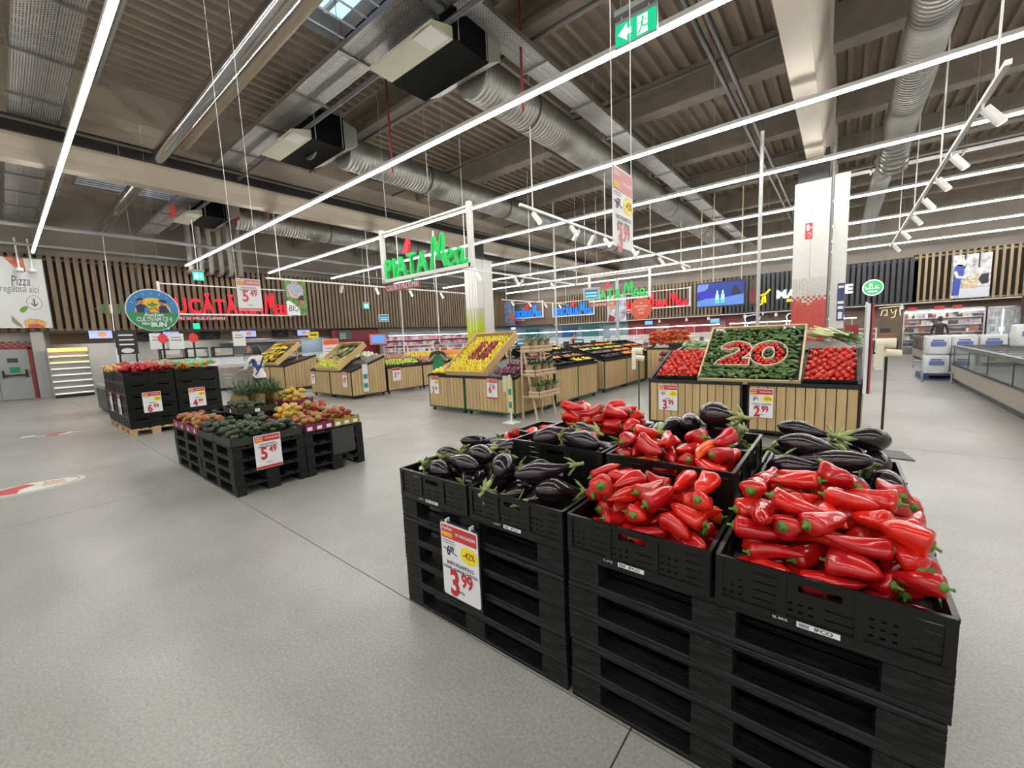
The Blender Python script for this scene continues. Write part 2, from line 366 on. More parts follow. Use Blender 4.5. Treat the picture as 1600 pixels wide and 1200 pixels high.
for i in range(2):
    for k in range(6): hp.box(-.1+i*.12, -.03+i*.12, -.016, -.012, 1.0+k*.07, 1.05+k*.07)
part('tile_stripe', hp, TILER, cb)
hy = thing('fire_hydrant_post', 'dark red hydrant post with white plate reading HI 30', 'hydrant', (.2, YC-.35, 0))
part('post', B().box(-.14, .14, 0, .25, 0, 1.62), mat('hydrant_red', (.28, .015, .02), .4), hy); part('plate', B().box(-.13, .04, -.012, 0, .75, 1.45), CARD, hy)
for i, ch in enumerate('HI30'): text('letter', ch, hy, (-.045, -.014, 1.36-.155*i), INK, .19, bold=.02)
# green column at mid-left
def col_green(t, a, d):
    part('cladding', B().box(-a, a, -d, d, 3.15, 5.5), CLAD, t)
    g = bpy.data.materials.new('green_fade'); g.use_nodes = True; N = g.node_tree.nodes; L = g.node_tree.links
    tc = N.new('ShaderNodeTexCoord'); sx = N.new('ShaderNodeSeparateXYZ'); r = N.new('ShaderNodeMapRange'); r.inputs[1].default_value = 2.35; r.inputs[2].default_value = 3.15
    mx = N.new('ShaderNodeMix'); mx.data_type = 'RGBA'; mx.inputs[6].default_value = (.42, .5, .01, 1); mx.inputs[7].default_value = (.45, .45, .36, 1)
    L.new(tc.outputs['Object'], sx.inputs[0]); L.new(sx.outputs[2], r.inputs[0]); L.new(r.outputs[0], mx.inputs[0]); L.new(mx.outputs[2], N['Principled BSDF'].inputs['Base Color'])
    part('printed_wrap', B().box(-a-.005, a+.005, -d-.005, d+.005, .0, 3.15), g, t)
    for x in (-a*.3, .1, a*.7): part('conduit', B().tube([(x, -d-.03, 2.0), (x, -d-.03, 6.2)], .02, 8), WHITE, t)
    part('casing', B().box(a-.3, a+.02, d-.3, d+.4, 0, 5.5), CLAD, t)
column('column', 'column with white top fading to lime green behind the lemon stand', -14.7, -13.9, 14.85, 15.6, 5.5, col_green)
# ---- LED lines
DIFF = glow('led_diffuser', (1, .97, .92), TUBE); HOUS = mat('led_housing', (.55, .55, .53), .4)
LEDY = [(-7.2, 'behind'), (-3, 'behind'), (1.29, 0), (6.05, 1), (9.68, 2), (13.22, 3), (17.75, 4), (22.27, 5), (26.3, 6), (30.0, 7)]
LN = ['nearest bright light line at far left running along the perforated tray', 'light line passing under the green exit sign and the black ventilation unit', 'light line crossing behind the hanging price banner', 'light line just in front of the red tiled column', 'first light line behind the red tiled column', 'second light line behind the red tiled column', 'third light line behind the red tiled column', 'last light line close to the black slat screen']
for y, k in LEDY:
    t = thing('light_line', ('%s ceiling light line behind the viewer' % ('farther' if y < -5 else 'nearer')) if k == 'behind' else LN[k], 'ceiling light', (0, y, 5.68))
    x0, x1 = -24.4, 12.0
    part('housing', B().box(x0, x1, -.036, .036, .02, .09), HOUS, t)
    d = B(); n = 14; s_ = (x1-x0)/n
    for i in range(n): d.box(x0+i*s_, x0+(i+1)*s_-.01, -.032, .032, -.022, .02)
    part('diffuser', d, DIFF, t)
    for i in range(9):
        x = x0+1.2+i*4.2; part('wire', B().tube([(x, 0, .09), (x, 0, 2.0)], .006, 5, False), GREY, t)
# ---- cable trays
def perf():
    M = mat('perforated_steel', (.4, .4, .39), .5, .5, var=.1, sc=2); nt = M.node_tree; N = nt.nodes; L = nt.links; b = N['Principled BSDF']
    tc = N.new('ShaderNodeTexCoord'); br = N.new('ShaderNodeTexBrick'); br.inputs['Scale'].default_value = 1; br.inputs['Brick Width'].default_value = .07; br.inputs['Row Height'].default_value = .035
    br.inputs['Mortar Size'].default_value = .011; br.inputs['Color1'].default_value = br.inputs['Color2'].default_value = (0, 0, 0, 1); br.inputs['Mortar'].default_value = (1, 1, 1, 1)
    L.new(tc.outputs['Object'], br.inputs['Vector']); L.new(br.outputs['Color'], b.inputs['Alpha']); return M
PERF = perf()
def tray(label, w_, ln, loc, rz, z, rods=True):
    t = thing('cable_tray', label, 'cable tray', (loc[0], loc[1], z), rz)
    part('pan', B().box(0, ln, -w_/2, w_/2, 0, .004), PERF, t)
    part('side_rail', B().box(0, ln, -w_/2-.01, -w_/2, 0, .1), GALV, t); part('side_rail', B().box(0, ln, w_/2, w_/2+.01, 0, .1), GALV, t)
    part('cables', B().tube([(0, .1, .03), (ln, .1, .03)], .025, 6).tube([(0, -.05, .03), (ln, -.05, .03)], .03, 6).tube([(0, -.2, .025), (ln, -.2, .025)], .02, 6), BLKMET, t)
    st = B().box(-.02, .02, -w_/2-.06, w_/2+.06, -.05, -.01).mesh('strut', GALV); ro = B().tube([(0, 0, -.03), (0, 0, 1.35)], .006, 5, False).mesh('hanger_rod', GREY)
    x = .8
    while x < ln: ob('strut', st, t, (x, 0, 0)); ob('hanger_rod', ro, t, (x, -w_/2-.04, 0)); ob('hanger_rod', ro, t, (x, w_/2+.04, 0)); x += 1.9
tray('wide perforated cable tray along the far left edge beside the bright light line', .75, 24, (-25.4, 1.12), 0, 7.0)
tray('perforated cable tray running left from behind the black ventilation units', .65, 30, (-25.2, 4.85), 0, 7.0)
tray('perforated cable tray running away towards the back above the round ducts', .5, 28, (-4.95, 4.6), pi/2, 7.0)
tray('narrow cable tray near the far right corner of the ceiling', .35, 14, (-.3, 16.9), 0, 6.15)
# ---- pipes
def pipe(label, pts, r, m, name='pipe', cat='pipe', n=14): return tag(part(name, B().tube(pts, r, n), m), label, cat)
pipe('thick polished steel pipe running diagonally across the upper left ceiling', [(-24.6, 3.25, 6.8), (12, 3.25, 6.8)], .17, CHROME, n=24)
pipe('slim beige pipe beside the polished steel pipe', [(-14.2, 3.83, 7.2), (12, 3.83, 7.2)], .085, mat('pipe_beige', (.34, .28, .2), .5))
pipe('dark grey conduit running under the ventilation unit intakes', [(-22, 5.1, 6.72), (-13, 5.1, 6.72), (10, 5.1, 6.72)], .045, DGREY)
pipe('thin grey pipe fixed under the corrugated ceiling at upper left', [(-25, 2.2, 8.1), (5, 2.2, 8.1)], .03, GREY)
pipe('black pipe, left of the pair running to the back beside the white beam', [(-2.3, 3, 7.2), (-2.3, 31, 7.2)], .05, BLKMET)
pipe('black pipe, right of the pair running to the back beside the white beam', [(-2.08, 3, 7.2), (-2.08, 31, 7.2)], .05, BLKMET)
for i, (x, y) in enumerate([(-6.3, 6.3), (-10.4, 6.3), (-18, 6.3)]):
    pipe(['dark red drop pipe in front of the nearer black ventilation unit', 'dark red drop pipe in front of the middle ventilation unit', 'dark red drop pipe beside the farthest ventilation unit'][i], [(x+1.45, y+.4, 8.3), (x+1.45, y+.4, 5.9)], .025, mat('pipe_red', (.2, .02, .025), .5))
for i, y in enumerate([7.1, 10.3, 13.9, 17.2]):
    pipe('%s dark conduit below the corrugated ceiling counted from the exit sign' % ('first', 'second', 'third', 'fourth')[i], [(-13.9, y, 7.35), (-1.15, y, 7.35)], .03, DGREY)
pipe('grey pipe low under the beam above the kitchen counters', [(-22, .4, 6.2), (-22, 30, 6.2)], .07, GREY)
pipe('grey pipe along the top of the left slat screen', [(-24.9, -2, 6.05), (-24.9, 31, 6.05)], .06, GREY)
for i in range(6):
    y = 6.3+i*.42; pipe('short bent grey pipe of the cluster above the red kitchen sign', [(-24.6, y, 8.32), (-24.6, y, 5.75), (-24.6, y, 5.6), (-24.75, y, 5.5), (-25.3, y, 5.5)], .11, mat('duct_grey', (.3, .28, .25), .5), n=10)['group'] = 'bent pipes above the kitchen sign'
# ---- spiral ducts
def duct(label, pts, r, rib=.11, n=20):
    P = []; R_ = []
    for a, b_ in zip(pts, pts[1:]):
        a = Vector(a); b_ = Vector(b_); k = max(1, int((b_-a).length/rib))
        for i in range(k):
            for u, dr in ((0, 0), (.78, 0), (.82, .018), (.96, .018)): P.append(a.lerp(b_, (i+u)/k)); R_.append(r+dr)
    P.append(Vector(pts[-1])); R_.append(r)
    t = thing('air_duct', label, 'air duct', pts[0]); part('duct_body', B().tube([p-Vector(pts[0]) for p in P], R_, n), GALV, t); return t
def vents(t, r, ys, ang=-2.5):
    for y in ys:
        g = B().box(-.16, .16, 0, 1.1, r+.0, r+.03); part('vent_grille', g, BLKMET, t, loc=(0, y, 0), rot=(0, -ang, 0))
        part('clamp_band', B().tube([(0, y-1.2, 0), (0, y-1.16, 0)], r+.025, 20), DGREY, t)
d1 = duct('round spiral duct running back from the nearest black ventilation unit', [(-5.9, 6.45, 6.85), (-5.9, 31, 6.85)], .42); vents(d1, .42, [3, 8, 13, 18], 2.2)
d2 = duct('round spiral duct running back from the middle black ventilation unit', [(-10.75, 6.45, 6.85), (-10.75, 31, 6.85)], .42); vents(d2, .42, [.3, 4, 8, 13, 18], 2.2)
d3 = duct('round spiral duct from the farthest ventilation unit at left', [(-19, 6.45, 6.85), (-19, 31, 6.85)], .42); vents(d3, .42, [1, 5, 10, 15], 2.2)
duct('round spiral duct at upper right beside the white beam, bending down at its end', [(.95, 3, 6.6), (.95, 14.8, 6.5), (.95, 15.4, 6.42), (.95, 15.9, 6.2), (.95, 16.2, 5.9)], .3)
d4 = duct('narrower round duct farther back behind the red tiled column', [(.8, 16.6, 6.3), (.8, 31, 6.3)], .24)
# ---- ventilation units
def unit(label, x0, x1, red=False):
    t = thing('ventilation_unit', label, 'ventilation unit', ((x0+x1)/2, 5.6, 6.5)); a = (x1-x0)/2
    part('box_body', B().box(-a, a, -.42, .4, 0, .75), mat('unit_black', (.002, .002, .0022), .9, spec=.1), t)
    cm = mat('unit_cream', (.34, .335, .25), .6)
    part('intake', B().prism([(-.42, .0), (-.88, .02), (-.88, .07), (-.42, .2)], (2*a-.06, 0, 0), (-a+.03, 0, 0), ((0,1,0),(0,0,1))), cm, t)
    part('intake_label', B().box(a-.5, a-.06, -.86, -.5, -.006, .012), mat('unit_label', (.42, .42, .38), .6), t)
    ol = B().prism([(.4, .02), (.78, .22), (.78, .62), (.4, .72)], (2*a-.06, 0, 0), (-a+.03, 0, 0), ((0,1,0),(0,0,1))); part('outlet', ol, mat('plenum_steel', (.4, .4, .36), .4, .6), t)
    if red: part('red_flap', B().box(-a+.1, -a+.8, -.97, -.955, .1, .5).box(a-.7, a-.1, .78, .79, .1, .5), mat('flap_red', (.6, .05, .06), .5), t)
    for sx in (-a-.03, a+.03):
        for y in (-.35, .33): part('hanger_rod', B().tube([(sx, y, 0), (sx, y, 1.75)], .01, 5, False), GREY, t)
unit('nearest black ventilation unit with cream intake hood under the ceiling', -6.78, -5.06)
unit('middle black ventilation unit with cream intake hood', -11.66, -9.86)
unit('farthest ventilation unit with red flaps at upper left', -19.9, -18.1, True)
# ================================================================ PALLETS, CRATES, PRODUCE PROTOTYPES
def blackwood():
    M = mat('black_stained_wood', (.022, .023, .024), .6, spec=.3); nt = M.node_tree; N = nt.nodes; L = nt.links; b = N['Principled BSDF']
    tc = N.new('ShaderNodeTexCoord'); mp = N.new('ShaderNodeMapping'); mp.inputs['Scale'].default_value = (6, 60, 60); L.new(tc.outputs['Object'], mp.inputs[0])
    no = N.new('ShaderNodeTexNoise'); no.inputs['Scale'].default_value = 1; no.inputs['Detail'].default_value = 6; L.new(mp.outputs[0], no.inputs['Vector'])
    cr = N.new('ShaderNodeMapRange'); cr.inputs[1].default_value = .42; cr.inputs[2].default_value = .8; L.new(no.outputs['Fac'], cr.inputs[0])
    mx = N.new('ShaderNodeMix'); mx.data_type = 'RGBA'; mx.inputs[6].default_value = (.0035, .0038, .004, 1); mx.inputs[7].default_value = (.024, .026, .028, 1)
    L.new(cr.outputs[0], mx.inputs[0]); L.new(mx.outputs[2], b.inputs['Base Color'])
    bu = N.new('ShaderNodeBump'); bu.inputs['Strength'].default_value = .25; bu.inputs['Distance'].default_value = .004; L.new(no.outputs['Fac'], bu.inputs['Height']); L.new(bu.outputs[0], b.inputs['Normal'])
    return M
BLKW = blackwood()
def bevbox(x0, x1, y0, y1, z0, z1, c=.004):
    """box with chamfered long edges (x direction)"""
    pts = [(y0+c, z0), (y1-c, z0), (y1, z0+c), (y1, z1-c), (y1-c, z1), (y0+c, z1), (y0, z1-c), (y0, z0+c)]
    return B().prism(pts, (x1-x0, 0, 0), (x0, 0, 0), ((0,1,0),(0,0,1)))
def make_pallet(m, name='pallet'):
    """1.2 x 0.8 x 0.144, origin at centre of the underside, long side on x"""
    t = thing(name, 'pallet', 'pallet')
    for y, w_ in ((-.3275, .145), (-.18, .1), (0, .145), (.18, .1), (.3275, .145)):
        ob('deck_board', PM.setdefault((m.name, 'd', w_), bevbox(-.6, .6, -w_/2, w_/2, .122, .144).mesh('deck_board', m)), t, (0, y, 0))
    for x in (-.5275, 0, .5275):
        ob('stringer', PM.setdefault((m.name, 's'), bevbox(-.4, .4, -.0725, .0725, .1, .122, .003).mesh('stringer', m)), t, (x, 0, 0), (0, 0, pi/2))
        for y, w_ in ((-.35, .1), (0, .145), (.35, .1)):
            ob('block', PM.setdefault((m.name, 'b', w_), bevbox(-.0725, .0725, -w_/2, w_/2, .022, .1, .005).mesh('block', m)), t, (x, y, 0))
    for y, w_ in ((-.35, .1), (0, .145), (.35, .1)):
        ob('bottom_board', PM.setdefault((m.name, 'o', w_), bevbox(-.6, .6, -w_/2, w_/2, 0, .022).mesh('bottom_board', m)), t, (0, y, 0))
    return t
PM = {}
pal = make_pallet(BLKW); palw = make_pallet(PALLETW)
USED = set()
def use(proto, loc, rot, label, group=None, sca=None):
    """first use moves the prototype itself, later uses copy it"""
    if proto.name in USED: return dup(proto, loc, rot, label, group, sca=sca)
    USED.add(proto.name); proto.location = loc; proto.rotation_euler = rot if isinstance(rot, (tuple, list, Euler)) else (0, 0, rot)
    if sca is not None: proto.scale = (sca,)*3 if not isinstance(sca, (tuple, list)) else sca
    tag(proto, label, None, group); return proto
rp = random.Random(11)
ORD = ['bottom', 'second', 'third', 'fourth', 'top']
def stack(x, y, n, where, proto=pal):
    for k in range(n):
        lv = ORD[k] if k < n-1 else 'top'
        use(proto, (x+rp.uniform(-.006, .006), y+rp.uniform(-.006, .006), k*.1445), rp.uniform(-.006, .006), '%s black wooden pallet of the stack %s' % (lv, where), 'stacked black pallets')
for x, nx in ((-1.555, 'under the eggplants nearest the viewer'), (-.325, 'under the red peppers nearest the viewer')):
    stack(x, 1.905, 5, nx)
for x, nx in ((-1.555, 'behind the nearest eggplant stack'), (-.325, 'behind the nearest pepper stack')):
    stack(x, 2.715, 5, nx)
for x, y, nx in ((-5.89, 1.91, 'under the near avocado trays'), (-7.12, 1.91, 'at the left back under the mangoes'), (-5.89, 2.72, 'with the grey board under the mangoes'), (-7.12, 2.72, 'at the back of the mango display')):
    stack(x, y, 4, nx)
# ---- black folding crate 0.6 x 0.4 x 0.173
CRATEM = mat('crate_black', (.0038, .0041, .0043), .32, var=.2, sc=30, spec=.4)
def crate_wall(w_, h_, side):
    holes = []
    n = 6 if w_ > .5 else 4
    for g in range(n):
        cx = w_*(g+.5)/n
        if g % 2 == 0:
            for r in range(3):
                for c in range(3): x = cx-.03+c*.026; holes.append((x, x+.012, .045+r*.026, .052+r*.026))
        else:
            for r in range(4): holes.append((cx-.035, cx+.035, .05+r*.03, .0535+r*.03))
    hx = w_/2; holes = [h for h in holes if not (h[1] > hx-.07 and h[0] < hx+.07 and h[3] > .1)]
    holes.append((hx-.055, hx+.055, .118, .142))
    b = holed(w_, h_, .008, holes)
    b.box(0, w_, -.007, .0, h_-.014, h_).box(0, w_, -.007, 0, 0, .026)
    for i in range(n//2+1):
        x = min(max(w_*i*2/n, .012), w_-.012); b.box(x-.012, x+.012, -.006, 0, .026, h_-.014)
    return b
def make_crate():
    t = thing('produce_crate', 'crate', 'crate')
    part('crate_base', B().box(-.295, .295, -.195, .195, 0, .012), CRATEM, t)
    lw = crate_wall(.59, .173, 0).mesh('long_wall', CRATEM); sw = crate_wall(.378, .173, 1).mesh('short_wall', CRATEM)
    ob('long_wall', lw, t, (-.295, -.192, 0)); ob('long_wall', lw, t, (.295, .192, 0), (0, 0, pi))
    ob('short_wall', sw, t, (.292, -.189, 0), (0, 0, pi/2)); ob('short_wall', sw, t, (-.292, .189, 0), (0, 0, -pi/2))
    lb = part('label_strip', B().box(-.055, .055, -.2005, -.1995, .004, .022), CARD, t)
    text('label_text', 'IFCO', lb, (.014, -.201, .0128), INK, .017, bold=.03, xs=1.25)
    part('label_mark', B().box(-.05, -.022, -.2008, -.2005, .007, .019), GREY, lb)
    text('label_code', 'LL 6416', t, (-.1, -.2, .0128), CARD, .0125, bold=.02)
    part('liner', B().box(-.283, .283, -.183, .183, .055, .059), BLACK, t)
    return t
crate = make_crate()
# ---- produce meshes
def bend(fn): return fn
PL = (.185, .165, .2, .15, .19, .175); PW = (.044, .047, .038, .049, .041, .045)
PE = (2.3, 3., 2., 3.4, 2.2, 2.7)
def pepper_mesh(v):
    rn = random.Random(40+v); L_ = PL[v]; W = PW[v]
    bx, by = rn.uniform(-1.3, 1.3), rn.uniform(-1.2, 1.2); ph = rn.uniform(0, 6); lob = rn.choice((3, 3, 4)); am = rn.uniform(.1, .19); tw = rn.uniform(-4, 4)
    prof = []
    for i in range(15):
        u = i/14
        if u < .09: r = W*sqrt(max(0, 1-((.09-u)/.09)**2))*.95
        else: r = W*((1-((u-.09)/.91)**PE[v])**.74)*(1+.07*sin(u*8+ph))*.97
        prof.append((max(r, 0), u))
    prof[0] = (W*.28, .02); prof = [(0, .03)]+prof[:-1]+[(W*.06, .996), (0, 1)]
    def fn(x, y, z):
        a = math.atan2(y, x); r = sqrt(x*x+y*y); k = 1+am*cos(lob*a+ph+tw*z)*(1-z*.5)+.05*sin(5*a+z*11+ph)*(.4+.6*sin(z*7+ph))
        X = (z-.5)*L_; return (X, x*k+by*X*X*2.2, y*k*.92+bx*X*X*1.4)
    return B().lathe(prof, 18, fn=fn)
def pepper_stem(v):
    rn = random.Random(60+v); L_ = PL[v]; W = PW[v]; X0 = -L_/2
    rx, ry = random.Random(40+v).uniform(-1.3, 1.3), 0
    b = B().lathe([(0, .004), (W*.46, .0045), (W*.4, -.003), (.0065, -.006), (.005, -.02), (.0065, -.023), (0, -.023)], 9, fn=lambda x, y, z: (X0+z+.004, x+(max(0, -z))*rn.uniform(.25, .3), y))
    r0 = random.Random(40+v); bx, by = r0.uniform(-1.3, 1.3), r0.uniform(-1.2, 1.2)
    b.v = [(x, y+by*X0*X0*2.2, z+bx*X0*X0*1.4) for x, y, z in b.v]; return b
PEPM = mat('pepper_red', (.44, .005, .008), .18, coat=.3, var=.18, sc=14, rand2=(.66, .016, .006))
PEPO = mat('pepper_orange', (.72, .09, .005), .24, coat=.5, var=.3, sc=9)
STEMG = mat('stem_green', (.09, .2, .02), .5, var=.25, sc=60)
PEP = []; PEP_S = []
for v in range(6):
    o = ob('red_pepper', recalc(pepper_mesh(v).mesh('red_pepper', PEPM))); tag(o, 'red pepper', 'pepper'); part('stem', pepper_stem(v), STEMG, o); PEP.append(o)
    L_ = PL[v]; W = PW[v]
    PEP_S.append([(-.32*L_, W*.92), (-.1*L_, W*.94), (.13*L_, W*.84), (.33*L_, W*.58)])
o = ob('orange_pepper', recalc(pepper_mesh(2).mesh('orange_pepper', PEPO))); tag(o, 'orange pepper', 'pepper'); part('stem', pepper_stem(2), STEMG, o); PEP.append(o); PEP_S.append(PEP_S[2])
def egg_mesh(v):
    rn = random.Random(80+v); L_ = (.21, .235, .19, .28)[v]; W = (.053, .05, .058, .044)[v]; c = rn.uniform(-1, 1); d = rn.uniform(-.6, .6)
    prof = [(0, 0)]
    for i in range(1, 15):
        u = i/15; r = W*(sin(pi*u**1.25)**.62)*(.62+.38*min(1, u*1.7)); prof.append((r, u))
    prof.append((0, 1))
    return B().lathe(prof, 18, fn=lambda x, y, z: ((z-.5)*L_, x+c*((z-.5)*L_)**2, y+d*((z-.5)*L_)**2)), L_, W, c, d
EGGM = mat('eggplant_skin', (.007, .0045, .008), .17, coat=.3, var=.3, sc=10, rand2=(.02, .008, .016))
CALY = mat('calyx_green', (.24, .3, .1), .55, var=.35, sc=40)
EGG = []; EGG_S = []
for v in range(4):
    b, L_, W, c, d = egg_mesh(v); o = ob('eggplant', recalc(b.mesh('eggplant', EGGM))); tag(o, 'eggplant', 'eggplant')
    cb_ = B(); X0 = -L_/2; yo, zo = c*X0*X0, d*X0*X0; r0 = W*.62
    cb_.lathe([(0, .005), (r0*.55, .004), (r0*.62, -.006), (.009, -.014), (.0075, -.04), (.009, -.046), (0, -.047)], 8, fn=lambda x, y, z: (X0+z+.006, x+yo+max(0, -z)*.25, y+zo))
    rn = random.Random(v)
    for k in range(6):
        a = 2*pi*k/6+rn.uniform(-.2, .2); l = rn.uniform(.024, .04); q = []
        for u, wd, lift in ((0, .010, .45), (.45, .011, .86), (1, .001, 1.02+rn.uniform(0, .3))):
            rad = r0*lift*(1.0+.25*u)+.002; xx = X0+.002+l*u
            for s_ in (-1, 1): q.append((xx, yo+rad*cos(a)-s_*wd*sin(a), zo+rad*sin(a)+s_*wd*cos(a)))
        cb_.add(q+[(p[0]-.001, p[1]*1.0+.0025*cos(a), p[2]+.0025*sin(a)) for p in q], [(0,1,3,2),(2,3,5,4),(6,8,9,7),(8,10,11,9),(0,2,8,6),(2,4,10,8),(1,7,9,3),(3,9,11,5)], True)
    part('calyx', cb_, CALY, o); EGG.append(o); EGG_S.append([(-.36*L_, W*.62), (-.15*L_, W*.86), (.1*L_, W*.98), (.33*L_, W*.85)])
def round_mesh(name, rx, ry, rz, m, n=12, k=8, fn=None):
    b = B().ball((0, 0, 0), (rx, ry, rz), n, k)
    if fn: b.v = [fn(*p) for p in b.v]
    return b.mesh(name, m)
# ---- packing: every item is a few spheres dropped onto what lies below
class Heap:
    def __init__(s, x0, x1, y0, y1, z, seed=1, plane=None): s.b = (x0, x1, y0, y1); s.z = z; s.s = []; s.r = random.Random(seed); s.plane = plane
    def floor(s, x, y): return s.z if s.plane is None else s.plane(x, y)
    def drop(s, sph, tries=14, pit=.3, yaw=None, bias=None, spread=0., k=1., sink=.93):
        best = None; x0, x1, y0, y1 = s.b; sph = [(o*k, r*k) for o, r in sph]
        for _ in range(tries):
            ya = s.r.uniform(0, 2*pi) if yaw is None else yaw+s.r.uniform(-spread, spread); pi_ = s.r.uniform(-pit, pit)
            dx, dy, dz = cos(ya)*cos(pi_), sin(ya)*cos(pi_), -sin(pi_)
            mx = max(abs(o*dx)+r*.85 for o, r in sph); my = max(abs(o*dy)+r*.85 for o, r in sph)
            if x1-x0 < 2*mx or y1-y0 < 2*my: mx = min(mx, (x1-x0)/2); my = min(my, (y1-y0)/2)
            x = s.r.uniform(x0+mx, x1-mx); y = s.r.uniform(y0+my, y1-my); z = -9
            for o, r in sph:
                px, py, pz = x+o*dx, y+o*dy, o*dz; z = max(z, s.floor(px, py)+r-pz)
                for qx, qy, qz, qr in s.s:
                    d2 = (px-qx)**2+(py-qy)**2; R_ = r+qr
                    if d2 < R_*R_: z = max(z, qz+sqrt(R_*R_-d2)-pz)
            c = z+abs(pi_)*.02+(bias(x, y) if bias else 0)
            if best is None or c < best[0]: best = (c, x, y, z, ya, pi_)
        _, x, y, z, ya, pi_ = best
        dx, dy, dz = cos(ya)*cos(pi_), sin(ya)*cos(pi_), -sin(pi_)
        for o, r in sph: s.s.append((x+o*dx, y+o*dy, z+o*dz, r*sink))
        m = Matrix.Rotation(ya, 3, 'Z') @ Matrix.Rotation(pi_, 3, 'Y') @ Matrix.Rotation(s.r.uniform(0, 2*pi), 3, 'X')
        return (x, y, z), m.to_euler()
# ---- nearest display: 4 x 4 crates
CX = [-1.86, -1.25, -.63, -.02]; RY = [1.7, 2.1, 2.5, 2.9]
WH = {}   # crate descriptions
CN = ['far left', 'middle left', 'middle right', 'far right']; RN = ['front row', 'second row', 'third row', 'back row']
def put(kind, c, r, n, seed, raised=0, orange=0, bias=None, pit=.35, mix=0):
    z = .7225+.1735*raised; x, y = CX[c]+rp.uniform(-.003, .003), RY[r]
    where = ('raised ' if raised else '')+RN[r]+' '+CN[c]+' crate'
    use(crate, (x, y, z), 0, 'black plastic '+where+' of the nearest display holding '+('eggplants' if kind == 'e' else 'peppers'), 'black crates of the nearest display')
    h = Heap(x-.28, x+.28, y-.18, y+.18, z+.06, seed)
    for i in range(n):
        e = kind == 'e'
        if mix and h.r.random() < mix: e = not e
        if e:
            k = h.r.uniform(1.12, 1.3); v = h.r.choice((0, 0, 1, 1, 2, 3)); l, ro = h.drop(EGG_S[v], 24, pit*.5, bias=bias, k=k, sink=.86); use(EGG[v], l, ro, 'glossy dark eggplant with green cap in the nearest '+where, 'eggplants in the '+where, k)
        else:
            v = 6 if (orange and h.r.random() < orange) else h.r.randrange(6); k = h.r.uniform(.8, .98); l, ro = h.drop(PEP_S[v], 26, pit, bias=bias, k=k, sink=.74)
            use(PEP[v], l, ro, ('orange pointed pepper in the nearest ' if v == 6 else 'red pointed pepper in the nearest ')+where, ('orange' if v == 6 else 'red')+' peppers in the '+where, k)
# support crates under the raised ones
for c in (1, 2):
    for r in (1, 2): use(crate, (CX[c], RY[r], .7225), 0, 'black plastic lower %s %s crate carrying a raised crate' % (RN[r], CN[c]), 'black crates of the nearest display')
put('e', 0, 0, 7, 1); put('e', 1, 0, 7, 2); put('p', 2, 0, 46, 3, orange=.07, bias=lambda x, y: -(y-1.7)*.15); put('p', 3, 0, 47, 4, bias=lambda x, y: -(y-1.7)*.2+(x+.02)*.05)
put('e', 0, 1, 7, 5); put('e', 1, 1, 8, 6, 1, mix=.12); put('p', 2, 1, 33, 7, 1, orange=.08); put('p', 3, 1, 44, 8, bias=lambda x, y: .15*(y-2.1))
put('p', 0, 2, 22, 9, orange=.15); put('p', 1, 2, 44, 10, 1); put('e', 2, 2, 8, 11, 1); put('e', 3, 2, 9, 12)
put('p', 0, 3, 14, 13); put('e', 3, 3, 9, 14)
for c in (1, 2): use(crate, (CX[c], RY[3], .7225), 0, 'black plastic %s crate hidden behind the raised crates' % CN[c], 'black crates of the nearest display')
